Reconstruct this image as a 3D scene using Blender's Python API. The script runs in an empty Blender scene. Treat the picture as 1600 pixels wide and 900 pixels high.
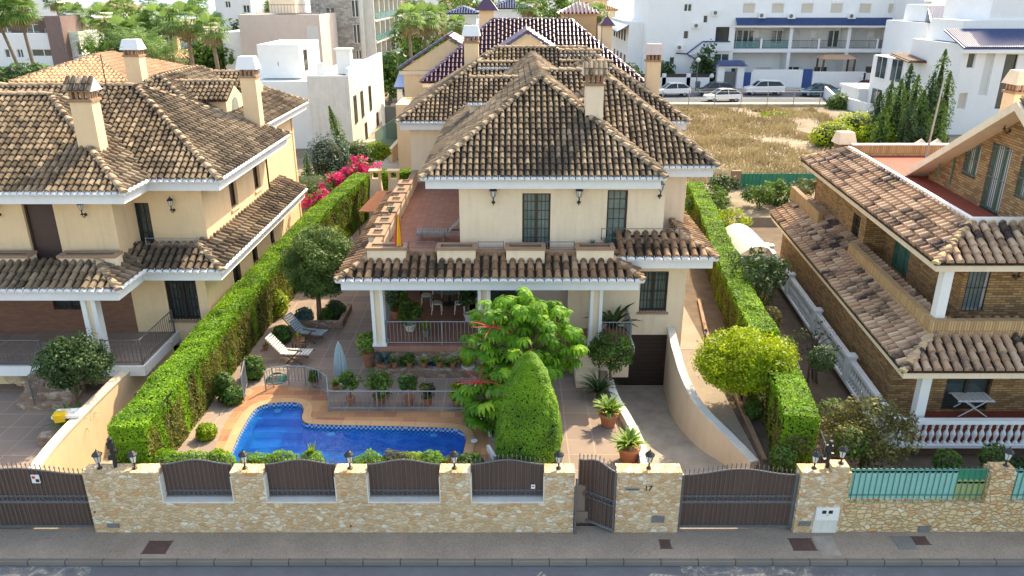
import bpy, math, random
import numpy as np
from mathutils import Vector, Matrix, geometry, noise
R = math.radians
random.seed(7); rng = np.random.default_rng(7)
scene = bpy.context.scene
# ---------------------------------------------------------------- camera, world, sun, exposure
CAM = Vector((0, -18.62, 15.0)); PITCH = R(21.2); FPX = 1200.0
cd = bpy.data.cameras.new('camera'); cam = bpy.data.objects.new('camera', cd)
scene.collection.objects.link(cam); scene.camera = cam
cam.location = CAM; cam.rotation_euler = (R(90) - PITCH, 0, 0)
cd.sensor_width = 36; cd.lens = 36 * FPX / 1600; cd.clip_start = .5; cd.clip_end = 40000
SUN = Vector((.56, .84, 1.0)).normalized()
w = bpy.data.worlds.new('World'); scene.world = w; w.use_nodes = True
nt = w.node_tree; nt.nodes.clear()
sky = nt.nodes.new('ShaderNodeTexSky'); sky.sky_type = 'NISHITA'; sky.sun_disc = False
sky.sun_elevation = math.asin(SUN.z); sky.sun_rotation = math.atan2(SUN.x, SUN.y)
sky.air_density = 1.0; sky.dust_density = 2.0; sky.ozone_density = 1.0
bg = nt.nodes.new('ShaderNodeBackground'); bg.inputs[1].default_value = .15
wo = nt.nodes.new('ShaderNodeOutputWorld')
nt.links.new(sky.outputs[0], bg.inputs[0]); nt.links.new(bg.outputs[0], wo.inputs[0])
sd = bpy.data.lights.new('sun', 'SUN'); sd.energy = 2.25; sd.angle = R(.55); sd.color = (1, .93, .80)
so = bpy.data.objects.new('sun', sd); scene.collection.objects.link(so)
so.rotation_euler = SUN.to_track_quat('Z', 'Y').to_euler(); so.location = (30, 40, 60)
scene.view_settings.view_transform = 'Standard'; scene.view_settings.look = 'None'
scene.view_settings.exposure = 1.78; scene.view_settings.gamma = 1; scene.view_settings.use_white_balance = True; scene.view_settings.white_balance_temperature = 8000; scene.view_settings.white_balance_tint = 8; scene.view_settings.use_curve_mapping = False
scene.render.engine = 'CYCLES'
scene.cycles.max_bounces = 6; scene.cycles.transparent_max_bounces = 12
# ---------------------------------------------------------------- survey helpers: a sight line meets a level or a vertical plane
_f = Vector((0, math.cos(PITCH), -math.sin(PITCH))); _u = Vector((0, math.sin(PITCH), math.cos(PITCH))); _r = Vector((1, 0, 0))
def _ray(px, py): return _f + _r * ((px - 800) / FPX) + _u * ((450 - py) / FPX)
def G(px, py, z=0.0):
    d = _ray(px, py); t = (z - CAM.z) / d.z; p = CAM + d * t; return (p.x, p.y, z)
def V(px, py, Y):
    d = _ray(px, py); t = (Y - CAM.y) / d.y; p = CAM + d * t; return (p.x, Y, p.z)
def VX(px, Y, z):       # x of a point at depth Y and height z seen in picture column px
    zd = (Y - CAM.y) * math.cos(PITCH) + (CAM.z - z) * math.sin(PITCH); return (px - 800) / FPX * zd
# ---------------------------------------------------------------- objects
WL = {}
def tag(o, label, cat, group=None):
    o['label'] = label; o['category'] = cat
    if group: o['group'] = group
    return o
def thing(name, label, cat, loc=(0, 0, 0), group=None, rz=0):
    o = bpy.data.objects.new(name, None); scene.collection.objects.link(o)
    o.empty_display_size = .3; o.location = loc; o.rotation_euler = (0, 0, rz); WL[o] = Vector(loc)
    return tag(o, label, cat, group)
def struct(o, kind='structure'): o['kind'] = kind; return o
def dup(root, loc, rz=0, label=None, sc=None):
    def cp(o, par):
        c = o.copy(); scene.collection.objects.link(c)
        if par is not None: c.parent = par
        for ch in o.children: cp(ch, c)
        return c
    r = cp(root, None); r.location = loc; r.rotation_euler = (0, 0, rz)
    if label: r['label'] = label
    if sc is not None: r.scale = (sc, sc, sc) if not hasattr(sc, '__len__') else sc
    WL[r] = Vector(loc)
    return r
class MB:
    def __init__(s, xf=None): s.v = []; s.f = []; s.m = []; s.t = []; s.xf = xf
    def add(s, vs, fs, m=0, t=.5):
        b = len(s.v); s.v.extend([tuple(x) for x in vs])
        for q in fs: s.f.append([b + i for i in q]); s.m.append(m); s.t.append(t)
        return s
    def box(s, x0, x1, y0, y1, z0, z1, m=0, t=.5):
        if x0 > x1: x0, x1 = x1, x0
        if y0 > y1: y0, y1 = y1, y0
        if z0 > z1: z0, z1 = z1, z0
        return s.add([(x0, y0, z0), (x1, y0, z0), (x1, y1, z0), (x0, y1, z0), (x0, y0, z1), (x1, y0, z1), (x1, y1, z1), (x0, y1, z1)],
                     [(0, 3, 2, 1), (4, 5, 6, 7), (0, 1, 5, 4), (1, 2, 6, 5), (2, 3, 7, 6), (3, 0, 4, 7)], m, t)
    def rbox(s, cx, cy, z0, sx, sy, sz, rz=0, m=0, t=.5, taper=1):
        c, n = math.cos(rz), math.sin(rz); vs = []
        for k, zz in ((1, z0), (taper, z0 + sz)):
            for a, b in ((-1, -1), (1, -1), (1, 1), (-1, 1)):
                x, y = a * sx / 2 * k, b * sy / 2 * k; vs.append((cx + x * c - y * n, cy + x * n + y * c, zz))
        return s.add(vs, [(0, 3, 2, 1), (4, 5, 6, 7), (0, 1, 5, 4), (1, 2, 6, 5), (2, 3, 7, 6), (3, 0, 4, 7)], m, t)
    def prism(s, pts, z0, z1, m=0, t=.5, ms=None):
        n = len(pts); z1f = z1 if callable(z1) else (lambda x, y: z1)
        a = sum(pts[i][0] * pts[(i + 1) % n][1] - pts[(i + 1) % n][0] * pts[i][1] for i in range(n))
        if a < 0: pts = pts[::-1]
        vs = [(x, y, z0) for x, y in pts] + [(x, y, z1f(x, y)) for x, y in pts]
        tr = geometry.tessellate_polygon([[Vector((x, y, 0)) for x, y in pts]])
        fs = []
        for q in tr:
            A, B, C_ = [pts[i] for i in q]
            if (B[0]-A[0])*(C_[1]-A[1]) - (B[1]-A[1])*(C_[0]-A[0]) < 0: q = q[::-1]
            fs.append([i + n for i in q])
        s.add(vs, fs, m, t)
        s.add(vs, [(i, (i + 1) % n, n + (i + 1) % n, n + i) for i in range(n)], m if ms is None else ms, t)
        return s
    def cyl(s, p0, p1, r0, r1=None, n=8, m=0, t=.5, caps=True):
        r1 = r0 if r1 is None else r1; p0, p1 = Vector(p0), Vector(p1); d = (p1 - p0)
        if d.length < 1e-6: return s
        d.normalize(); a = Vector((0, 0, 1)) if abs(d.z) < .9 else Vector((1, 0, 0)); x = d.cross(a).normalized(); y = d.cross(x)
        vs = [p0 + (x * math.cos(6.28318 * i / n) + y * math.sin(6.28318 * i / n)) * r0 for i in range(n)] + \
             [p1 + (x * math.cos(6.28318 * i / n) + y * math.sin(6.28318 * i / n)) * r1 for i in range(n)]
        fs = [(i, i + n, (i + 1) % n + n, (i + 1) % n) for i in range(n)]
        if caps: fs += [tuple(range(n)), tuple(range(2 * n - 1, n - 1, -1))]
        return s.add(vs, fs, m, t)
    def tube(s, pts, r, n=6, m=0, t=.5):
        for i in range(len(pts) - 1):
            ra = r[i] if hasattr(r, '__len__') else r; rb = r[i + 1] if hasattr(r, '__len__') else r
            s.cyl(pts[i], pts[i + 1], ra, rb, n, m, t)
        return s
    def lathe(s, prof, c=(0, 0, 0), n=16, m=0, t=.5):
        vs = [(c[0] + r * math.cos(6.28318 * k / n), c[1] + r * math.sin(6.28318 * k / n), c[2] + z) for r, z in prof for k in range(n)]
        fs = [(j * n + k, j * n + (k + 1) % n, (j + 1) * n + (k + 1) % n, (j + 1) * n + k) for j in range(len(prof) - 1) for k in range(n)]
        fs += [tuple(range(n - 1, -1, -1)), tuple((len(prof) - 1) * n + k for k in range(n))]
        return s.add(vs, fs, m, t)
    def ell(s, c, r, n=10, m=0, t=.5):
        prof = [(max(.001, math.cos(-1.5708 + 3.14159 * j / n)), math.sin(-1.5708 + 3.14159 * j / n)) for j in range(n + 1)]
        vs = [(c[0] + r[0] * a * math.cos(6.28318 * k / (2 * n)), c[1] + r[1] * a * math.sin(6.28318 * k / (2 * n)), c[2] + r[2] * b) for a, b in prof for k in range(2 * n)]
        q = 2 * n
        return s.add(vs, [(j * q + k, j * q + (k + 1) % q, (j + 1) * q + (k + 1) % q, (j + 1) * q + k) for j in range(n) for k in range(q)], m, t)
    def build(s, name, mats, parent=None, smooth=False, label=None, origin=None):
        if not s.v: return None
        vs = np.array(s.v, dtype=float)
        if s.xf: vs = np.array([s.xf(*p) for p in s.v], dtype=float)
        if parent is not None: o0 = WL[parent]
        elif origin is not None: o0 = Vector(origin)
        else: o0 = Vector(((vs[:, 0].min() + vs[:, 0].max()) / 2, (vs[:, 1].min() + vs[:, 1].max()) / 2, vs[:, 2].min()))
        vs = vs - np.array(o0)
        me = bpy.data.meshes.new(name); me.from_pydata(vs.tolist(), [], s.f)
        if not isinstance(mats, (list, tuple)): mats = [mats]
        for mm in mats: me.materials.append(mm)
        if len(mats) > 1: me.polygons.foreach_set('material_index', s.m)
        at = me.attributes.new('tone', 'FLOAT', 'FACE'); at.data.foreach_set('value', s.t)
        if smooth:
            me.polygons.foreach_set('use_smooth', [True] * len(s.f))
        me.update()
        o = bpy.data.objects.new(name, me); scene.collection.objects.link(o)
        if parent is not None: o.parent = parent
        else: o.location = o0
        WL[o] = Vector(o0)
        if label: o['label'] = label
        return o
def fastmesh(name, verts, quads, tones, mats, parent=None, origin=None, mi=None):
    verts = np.asarray(verts, dtype=float).reshape(-1, 3); quads = np.asarray(quads, dtype=np.int32)
    if parent is not None: o0 = np.array(WL[parent])
    elif origin is not None: o0 = np.array(origin)
    else: o0 = np.array([(verts[:, 0].min() + verts[:, 0].max()) / 2, (verts[:, 1].min() + verts[:, 1].max()) / 2, verts[:, 2].min()])
    k = quads.shape[1]; n = len(quads)
    me = bpy.data.meshes.new(name); me.vertices.add(len(verts)); me.vertices.foreach_set('co', (verts - o0).ravel())
    me.loops.add(n * k); me.loops.foreach_set('vertex_index', quads.ravel())
    me.polygons.add(n); me.polygons.foreach_set('loop_start', np.arange(n, dtype=np.int32) * k); me.polygons.foreach_set('loop_total', np.full(n, k, dtype=np.int32))
    for mm in (mats if isinstance(mats, (list, tuple)) else [mats]): me.materials.append(mm)
    if mi is not None: me.polygons.foreach_set('material_index', np.asarray(mi, dtype=np.int32))
    at = me.attributes.new('tone', 'FLOAT', 'FACE'); at.data.foreach_set('value', np.asarray(tones, dtype=float))
    me.update(calc_edges=True); me.validate()
    o = bpy.data.objects.new(name, me); scene.collection.objects.link(o)
    if parent is not None: o.parent = parent
    else: o.location = o0.tolist()
    WL[o] = Vector(o0.tolist())
    return o
# ---------------------------------------------------------------- materials
class NB:
    def __init__(s, name):
        s.m = bpy.data.materials.new(name); s.m.use_nodes = True; s.t = s.m.node_tree; s.t.nodes.clear()
        s.out = s.n('ShaderNodeOutputMaterial'); s.p = s.n('ShaderNodeBsdfPrincipled'); s.l(s.p.outputs[0], s.out.inputs[0])
    def n(s, k, **kw):
        x = s.t.nodes.new(k)
        for a, b in kw.items(): setattr(x, a, b)
        return x
    def l(s, a, b): s.t.links.new(a, b)
    def coord(s): 
        if not hasattr(s, 'tc'): s.tc = s.n('ShaderNodeTexCoord')
        return s.tc.outputs['Object']
    def noise(s, scale, detail=4, rough=.6, vec=None, dist=0):
        x = s.n('ShaderNodeTexNoise'); x.inputs['Scale'].default_value = scale; x.inputs['Detail'].default_value = detail
        x.inputs['Roughness'].default_value = rough; x.inputs['Distortion'].default_value = dist
        s.l(vec or s.coord(), x.inputs['Vector']); return x.outputs['Fac']
    def ramp(s, fac, stops, interp='LINEAR'):
        x = s.n('ShaderNodeValToRGB'); s.l(fac, x.inputs[0]); e = x.color_ramp.elements; x.color_ramp.interpolation = interp
        while len(e) < len(stops): e.new(.5)
        for i, (p, c) in enumerate(stops): e[i].position = p; e[i].color = (*c, 1) if len(c) == 3 else c
        return x.outputs[0]
    def mix(s, fac, a, b, mode='MIX'):
        x = s.n('ShaderNodeMix', data_type='RGBA', blend_type=mode)
        for i, v in ((0, fac), (6, a), (7, b)):
            if isinstance(v, (int, float)): x.inputs[i].default_value = v
            elif isinstance(v, tuple): x.inputs[i].default_value = (*v, 1) if len(v) == 3 else v
            else: s.l(v, x.inputs[i])
        return x.outputs[2]
    def math(s, op, a, b=None, c=None):
        x = s.n('ShaderNodeMath', operation=op)
        for i, v in enumerate((a, b, c)):
            if v is None: continue
            if isinstance(v, (int, float)): x.inputs[i].default_value = v
            else: s.l(v, x.inputs[i])
        return x.outputs[0]
    def attr(s, name='tone'): x = s.n('ShaderNodeAttribute', attribute_name=name); return x.outputs['Fac']
    def col(s, c): 
        if isinstance(c, tuple): s.p.inputs['Base Color'].default_value = (*c, 1)
        else: s.l(c, s.p.inputs['Base Color'])
    def rough(s, v): s.p.inputs['Roughness'].default_value = v
    def bump(s, h, st=.4, d=.02):
        x = s.n('ShaderNodeBump'); x.inputs['Strength'].default_value = st; x.inputs['Distance'].default_value = d
        s.l(h, x.inputs['Height']); s.l(x.outputs[0], s.p.inputs['Normal'])
def plain(name, c, rough=.75, var=.12, sc=1.5, bump=.15, metal=0, stain=0, spec=.5):
    b = NB(name); c = tuple(c)
    f = b.noise(sc, 5, .65); f2 = b.noise(sc * 9, 3, .6)
    lo = tuple(x * (1 - var) for x in c); hi = tuple(min(1, x * (1 + var)) for x in c)
    k = b.mix(b.ramp(f, [(.3, (0, 0, 0)), (.7, (1, 1, 1))]), lo, hi)
    k = b.mix(b.math('MULTIPLY', f2, .25), k, tuple(x * .75 for x in c))
    if stain:
        sep = b.n('ShaderNodeMapping'); sep.inputs['Scale'].default_value = (1.6, 1.6, .22); b.l(b.coord(), sep.inputs[0])
        st = b.noise(2.2, 5, .7, sep.outputs[0]); k = b.mix(b.ramp(st, [(.48, (0, 0, 0)), (.8, (stain, stain, stain))]), k, tuple(x * .55 for x in c))
    b.col(k); b.rough(rough); b.p.inputs['Metallic'].default_value = metal; b.p.inputs['Specular IOR Level'].default_value = spec
    if bump: b.bump(f2, bump, .01)
    return b.m
def leafmat(name, dark, mid, light, trans=.3, var_sc=1.3):
    b = NB(name); a = b.attr(); f = b.noise(var_sc, 3)
    k = b.math('ADD', b.math('MULTIPLY', a, .75), b.math('MULTIPLY', b.math('SUBTRACT', f, .5), .55)); k = b.math('ADD', k, .12)
    c = b.ramp(k, [(0, dark), (.5, mid), (1, light)]); b.col(c); b.rough(.55); b.p.inputs['Specular IOR Level'].default_value = .3
    tr = b.n('ShaderNodeBsdfTranslucent'); c2 = b.mix(.5, c, tuple(x * 1.5 for x in light)); b.l(c2, tr.inputs[0])
    mx = b.n('ShaderNodeMixShader'); mx.inputs[0].default_value = trans; b.l(b.p.outputs[0], mx.inputs[1]); b.l(tr.outputs[0], mx.inputs[2]); b.l(mx.outputs[0], b.out.inputs[0])
    return b.m
def tilemat(name, light, mid, dark, bias=.0, lich=.5, ta=.17):
    b = NB(name); a = b.attr(); f = b.noise(.55, 4, .6); f2 = b.noise(7, 4, .7)
    k = b.ramp(a, [(0, tuple(x * .8 for x in mid)), (.45, mid), (1, light)])
    f3 = b.noise(2.6, 4, .65)
    pz = b.math('ADD', b.math('MULTIPLY', f, .75), b.math('MULTIPLY', a, -ta)); pz = b.math('ADD', pz, b.math('MULTIPLY', f2, .25)); pz = b.math('ADD', pz, b.math('MULTIPLY', f3, .30)); pz = b.math('ADD', pz, (ta - .33) * .5 - .06)
    k = b.mix(b.ramp(pz, [(.42 - bias, (0, 0, 0)), (.58 - bias, (lich, lich, lich))]), k, dark)
    k = b.mix(b.ramp(f2, [(.62, (0, 0, 0)), (.75, (.5, .5, .5))]), k, (.36, .31, .22))
    b.col(k); b.rough(.9); b.p.inputs['Specular IOR Level'].default_value = .2; b.bump(f2, .35, .02); return b.m
def stonemat(name, stops, mortar, sc=4.2, bump=.7, mw=.05):
    b = NB(name)
    nz = b.n('ShaderNodeTexNoise'); nz.inputs['Scale'].default_value = 3.5; nz.inputs['Detail'].default_value = 3; b.l(b.coord(), nz.inputs['Vector'])
    vm = b.n('ShaderNodeVectorMath', operation='MULTIPLY_ADD'); vm.inputs[1].default_value = (.22, .22, .22); b.l(nz.outputs['Color'], vm.inputs[0]); b.l(b.coord(), vm.inputs[2])
    mp = b.n('ShaderNodeMapping'); mp.inputs['Scale'].default_value = (.85, .85, 1.45); b.l(vm.outputs[0], mp.inputs[0])
    v1 = b.n('ShaderNodeTexVoronoi', feature='DISTANCE_TO_EDGE'); v1.inputs['Scale'].default_value = sc; b.l(mp.outputs[0], v1.inputs['Vector'])
    v2 = b.n('ShaderNodeTexVoronoi', feature='F1'); v2.inputs['Scale'].default_value = sc; b.l(mp.outputs[0], v2.inputs['Vector'])
    sp = b.n('ShaderNodeSeparateColor'); b.l(v2.outputs['Color'], sp.inputs[0])
    k = b.ramp(sp.outputs[0], stops); f = b.noise(14, 4, .65)
    k = b.mix(b.math('MULTIPLY', f, .45), k, b.mix(.5, k, (.9, .8, .62), 'MULTIPLY'))
    mo = b.ramp(v1.outputs['Distance'], [(0, (0, 0, 0)), (mw, (1, 1, 1))])
    k = b.mix(mo, mortar, k); big = b.noise(.6, 4); k = b.mix(b.ramp(big, [(.5, (0, 0, 0)), (.8, (.3, .3, .3))]), k, (.3, .2, .13))
    b.col(k); b.rough(.9)
    h = b.math('ADD', b.math('MINIMUM', b.math('MULTIPLY', v1.outputs['Distance'], 6), .8), b.math('MULTIPLY', f, .35)); b.bump(h, bump, .05); return b.m
def bricktex(name, c1, c2, mortar, bw, bh, vec='wall', ms=.012, off=.5, rough=.85, bias=0, bump=.4, dirt=.25, c3=None):
    b = NB(name); sx = b.n('ShaderNodeSeparateXYZ'); b.l(b.coord(), sx.inputs[0]); cb = b.n('ShaderNodeCombineXYZ')
    if vec == 'wall': b.l(b.math('ADD', sx.outputs[0], sx.outputs[1]), cb.inputs[0]); b.l(sx.outputs[2], cb.inputs[1])
    elif vec == 'upr': b.l(sx.outputs[2], cb.inputs[0]); b.l(b.math('ADD', sx.outputs[0], sx.outputs[1]), cb.inputs[1])
    else: b.l(sx.outputs[0], cb.inputs[0]); b.l(sx.outputs[1], cb.inputs[1])
    t = b.n('ShaderNodeTexBrick'); t.offset = off; b.l(cb.outputs[0], t.inputs['Vector'])
    t.inputs['Color1'].default_value = (*c1, 1); t.inputs['Color2'].default_value = (*c2, 1); t.inputs['Mortar'].default_value = (*mortar, 1)
    t.inputs['Scale'].default_value = 1; t.inputs['Mortar Size'].default_value = ms; t.inputs['Bias'].default_value = bias
    t.inputs['Brick Width'].default_value = bw; t.inputs['Row Height'].default_value = bh; t.inputs['Mortar Smooth'].default_value = .2
    f = b.noise(5, 5, .7); g = b.noise(.5, 4, .6)
    k = b.mix(b.math('MULTIPLY', f, .35), t.outputs['Color'], tuple(x * .6 for x in c1)); k = b.mix(b.ramp(g, [(.4, (0, 0, 0)), (.75, (dirt, dirt, dirt))]), k, tuple(x * .45 for x in c1))
    if c3: 
        n3 = b.noise(9, 0, vec=cb.outputs[0]); k = b.mix(b.ramp(n3, [(.6, (0, 0, 0)), (.62, (.7, .7, .7))]), k, c3)
    b.col(k); b.rough(rough); b.p.inputs['Specular IOR Level'].default_value = .12 if vec == 'floor' else .4
    b.bump(b.math('ADD', b.math('MULTIPLY', t.outputs['Fac'], -1), b.math('MULTIPLY', f, .3)), bump, .015); return b.m
M = {}
M['cream'] = plain('cream_render', (.78, .61, .44), .9, .05, .7, .08, stain=.25)
M['creamw'] = plain('pale_cream_render', (.84, .675, .495), .9, .06, .7, .08, stain=.35)
M['ochre'] = plain('ochre_render', (.82, .60, .37), .9, .06, .7, .1, stain=.3)
M['white'] = plain('white_render', (.80, .81, .82), .85, .03, .5, .05, stain=.1)
M['white2'] = plain('white_paint', (.80, .80, .78), .6, .04, 2, .05)
M['offw'] = plain('old_white_plaster', (.70, .67, .61), .85, .08, 1.2, .1, stain=.45)
M['pinkr'] = plain('pinkish_render', (.62, .52, .47), .9, .05, .7, .05, stain=.2)
M['tile'] = tilemat('clay_tile_weathered', (.34, .26, .18), (.22, .16, .105), (.045, .037, .03), .06, .75)
M['tile2'] = tilemat('clay_tile_warm', (.40, .26, .16), (.26, .15, .085), (.04, .032, .025), .0, .85)
M['ridge'] = tilemat('ridge_tile', (.58, .44, .29), (.44, .31, .20), (.13, .10, .07), -.02, .8)
M['tile3'] = tilemat('clay_tile_clean', (.66, .44, .27), (.55, .33, .20), (.30, .18, .11), -.1, .5)
M['tilep'] = plain('glazed_purple_tile', (.075, .022, .055), .16, .25, 3, .1, spec=1)
M['tileb'] = plain('glazed_blue_tile', (.03, .07, .19), .3, .2, 2, .1)
M['pan'] = plain('tile_channel_shade', (.04, .03, .024), .95, .2, 4, .2)  # near-black colour paints shade into the grooves between cover tiles
M['fascia'] = plain('white_cornice', (.78, .79, .80), .8, .04, 1, .05, stain=.12)
M['iron'] = plain('grey_ironwork', (.15, .155, .16), .45, .15, 6, .05, .3)
M['iron2'] = plain('silver_ironwork', (.30, .31, .33), .45, .1, 6, .05, .3)
M['black'] = plain('black_iron', (.02, .02, .022), .5, .1, 6, .05)
M['panel'] = bricktex('brown_gate_sheet', (.14, .080, .060), (.115, .066, .050), (.05, .032, .028), 9, .14, 'upr', .004, 0, .6, 0, .25, .3)
M['brownf'] = plain('dark_brown_joinery', (.045, .027, .02), .5, .15, 8, .05)
M['shut'] = bricktex('roller_shutter', (.10, .06, .05), (.11, .065, .055), (.04, .025, .02), 9, .06, 'wall', .006, 0, .6, 0, .5, .1)
M['shutc'] = bricktex('cream_shutter', (.66, .60, .50), (.68, .62, .52), (.45, .41, .35), 9, .08, 'wall', .006, 0, .6, 0, .5, .05)
M['shutw'] = bricktex('white_shutter', (.70, .70, .68), (.72, .72, .70), (.5, .5, .5), 9, .08, 'wall', .006, 0, .6, 0, .5, .05)
g = NB('window_glass'); g.col(g.mix(g.noise(.9, 2), (.02, .03, .032), (.07, .10, .10))); g.rough(.06); g.p.inputs['Specular IOR Level'].default_value = .9; M['glass'] = g.m
g = NB('curtained_glass'); g.col(g.mix(g.noise(2.5, 2), (.10, .13, .13), (.32, .36, .35))); g.rough(.15); M['glassc'] = g.m
g = NB('greenish_glass'); tb = g.n('ShaderNodeBsdfTransparent'); tb.inputs[0].default_value = (.62, .80, .80, 1); g.col((.35, .55, .55)); g.rough(.08)
mx = g.n('ShaderNodeMixShader'); mx.inputs[0].default_value = .35; g.l(tb.outputs[0], mx.inputs[1]); g.l(g.p.outputs[0], mx.inputs[2]); g.l(mx.outputs[0], g.out.inputs[0]); M['gglass'] = g.m
M['stone'] = stonemat('rubble_stone', [(0, (.56, .38, .20)), (.25, (.64, .47, .28)), (.5, (.72, .57, .38)), (.72, (.60, .33, .14)), (.82, (.70, .54, .34)), (1, (.80, .74, .62))], (.62, .50, .36), 6.8, .7, .06)
M['stoney'] = stonemat('yellow_rubble_stone', [(0, (.62, .43, .21)), (.3, (.70, .52, .28)), (.6, (.74, .58, .36)), (.85, (.64, .33, .12)), (1, (.80, .70, .50))], (.46, .33, .19), 5.6, .9, .08)
M['stoned'] = stonemat('dark_rubble', [(0, (.26, .16, .11)), (.5, (.34, .23, .17)), (1, (.50, .42, .34))], (.25, .18, .13), 5, .6)  # darker brown stone colours than the street wall
M['stoneg'] = stonemat('grey_stone_cladding', [(0, (.30, .28, .25)), (.5, (.42, .39, .35)), (1, (.55, .51, .46))], (.24, .22, .2), 2.2, .3)
M['brick'] = bricktex('yellow_brick', (.50, .30, .13), (.15, .075, .04), (.09, .06, .04), .34, .09, 'wall', .012, .5, .85, -.15, .5, .3)
M['bricku'] = bricktex('yellow_brick_on_edge', (.58, .38, .18), (.34, .18, .09), (.16, .10, .06), .5, .09, 'upr', .010, 0, .85, -.3, .4, .3)
M['brickr'] = bricktex('brown_brick', (.27, .13, .08), (.20, .09, .06), (.16, .10, .08), .28, .075, 'wall', .01, .5, .85, 0, .3, .2)
M['brickw'] = bricktex('warm_brick', (.42, .25, .155), (.35, .20, .125), (.30, .21, .15), .28, .08, 'wall', .01, .5, .85, 0, .3, .2)
M['patio'] = bricktex('patio_paving', (.36, .275, .22), (.30, .225, .185), (.47, .36, .27), .85, .85, 'floor', .022, 0, .85, 0, .2, .4)
M['deck'] = bricktex('pool_deck_paving', (.54, .29, .14), (.32, .13, .08), (.42, .27, .17), .5, .38, 'floor', .01, .5, .8, 0, .15, .15)
M['coping'] = bricktex('pool_coping', (.60, .36, .19), (.54, .31, .17), (.40, .26, .16), .5, .5, 'floor', .012, 0, .8, 0, .2, .15)
M['terr'] = bricktex('terracotta_floor', (.43, .215, .155), (.36, .17, .12), (.28, .15, .11), .3, .3, 'floor', .012, 0, .8, 0, .15, .3)
M['deckr'] = bricktex('red_terrace', (.36, .09, .06), (.30, .075, .05), (.22, .07, .05), .3, .3, 'floor', .012, 0, .7, 0, .15, .3)
M['conc'] = plain('driveway_concrete', (.44, .375, .30), .9, .32, .9, .5)
b = NB('pavement'); f = b.noise(.7, 5, .65); f2 = b.noise(30, 3, .7); f3 = b.noise(2.5, 5, .7, dist=1)
k = b.ramp(f, [(.3, (.29, .235, .18)), (.7, (.40, .32, .245))]); k = b.mix(b.ramp(f3, [(.58, (0, 0, 0)), (.75, (.45, .45, .45))]), k, (.14, .12, .10)); k = b.mix(b.ramp(f2, [(.35, (.5, .5, .5)), (.6, (0, 0, 0))]), k, (.10, .08, .065)); b.col(k); b.rough(.95); b.bump(f2, .7, .01); M['side'] = b.m
M['asph'] = plain('asphalt', (.105, .115, .13), .93, .25, .5, .6)
M['kerb'] = bricktex('kerb_stone', (.26, .235, .20), (.22, .20, .175), (.06, .055, .05), 1.05, 5, 'floor', .018, 0, .9, 0, .3, .4)
M['dust'] = plain('pale_dust', (.42, .38, .32), .95, .2, 3, .3)
M['dirt'] = plain('garden_soil', (.13, .09, .06), .95, .35, 1.8, .7)
M['terraco'] = plain('terracotta_pot', (.45, .17, .085), .75, .15, 4, .15)
M['wood'] = plain('dark_wood', (.14, .065, .035), .6, .25, 5, .2)
M['woodg'] = plain('grey_weathered_wood', (.26, .24, .22), .8, .25, 5, .2)
M['bark'] = plain('bark', (.16, .115, .08), .95, .35, 7, .9)
M['barkp'] = plain('palm_bark', (.20, .15, .11), .95, .35, 5, .9)
M['canvas'] = plain('white_canvas', (.72, .70, .64), .85, .06, 5, .1)
M['blueg'] = plain('blue_grey_canvas', (.36, .44, .47), .85, .12, 6, .2)
M['awn'] = plain('orange_awning', (.60, .22, .09), .8, .12, 3, .1)
M['red'] = plain('red_cloth', (.62, .03, .03), .7, .05); M['yellow'] = plain('yellow_cloth', (.85, .55, .02), .7, .05)
M['bluepot'] = plain('blue_glaze', (.012, .02, .11), .25, .2, 3, .05)
M['greenp'] = plain('pale_green_slats', (.26, .56, .50), .6, .10, 3, .1, stain=.25)
M['greens'] = plain('green_net', (.03, .26, .15), .8, .2, 3, .2)
M['greeni'] = plain('green_ironwork', (.05, .20, .15), .5, .15, 5, .05)
M['greenf'] = plain('green_joinery', (.03, .22, .09), .45, .12, 5, .05)
M['manh'] = plain('rusty_cover', (.10, .055, .045), .7, .3, 8, .5)
M['metal'] = plain('grey_metal_plate', (.22, .225, .22), .5, .15, 5, .1, .3)
M['rubber'] = plain('black_rubber', (.02, .02, .02), .8, .1)
M['solar'] = bricktex('solar_cells', (.03, .06, .12), (.04, .08, .15), (.25, .27, .3), .45, .45, 'floor', .02, 0, .15, 0, .05, .05)
M['plastw'] = plain('pale_green_plastic', (.62, .66, .54), .5, .1, .8, .05, stain=.3)
g = NB('curtained_green_glass'); g.col(g.mix(g.noise(1.6, 3), (.05, .09, .085), (.22, .30, .28))); g.rough(.1); M['glassm'] = g.m
M['hedge'] = leafmat('hedge_leaves', (.025, .07, .004), (.12, .27, .012), (.30, .50, .025), .3)
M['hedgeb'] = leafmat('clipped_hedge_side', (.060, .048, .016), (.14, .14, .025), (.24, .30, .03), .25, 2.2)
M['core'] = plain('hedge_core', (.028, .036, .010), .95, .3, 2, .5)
M['lf_dk'] = leafmat('dark_leaves', (.008, .022, .008), (.035, .08, .022), (.10, .17, .05), .2)
M['lf_md'] = leafmat('mid_leaves', (.012, .035, .008), (.06, .13, .02), (.17, .28, .04), .28)
M['lf_yg'] = leafmat('yellow_green_leaves', (.05, .09, .006), (.20, .31, .012), (.48, .55, .03), .35)
M['lf_br'] = leafmat('olive_brown_leaves', (.03, .035, .012), (.10, .10, .03), (.26, .24, .06), .25)
M['lf_bl'] = leafmat('blue_green_leaves', (.02, .05, .045), (.07, .13, .12), (.16, .25, .22), .15)
M['lf_br2'] = leafmat('bright_leaves', (.02, .07, .008), (.10, .27, .02), (.36, .58, .05), .38)
M['palm'] = leafmat('palm_fronds', (.02, .05, .015), (.09, .19, .05), (.28, .42, .10), .3)
M['straw'] = leafmat('dry_fronds', (.12, .09, .04), (.26, .20, .10), (.45, .38, .22), .2)
M['pink'] = leafmat('magenta_flowers', (.35, .01, .08), (.62, .02, .16), (.85, .08, .30), .3)
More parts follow.
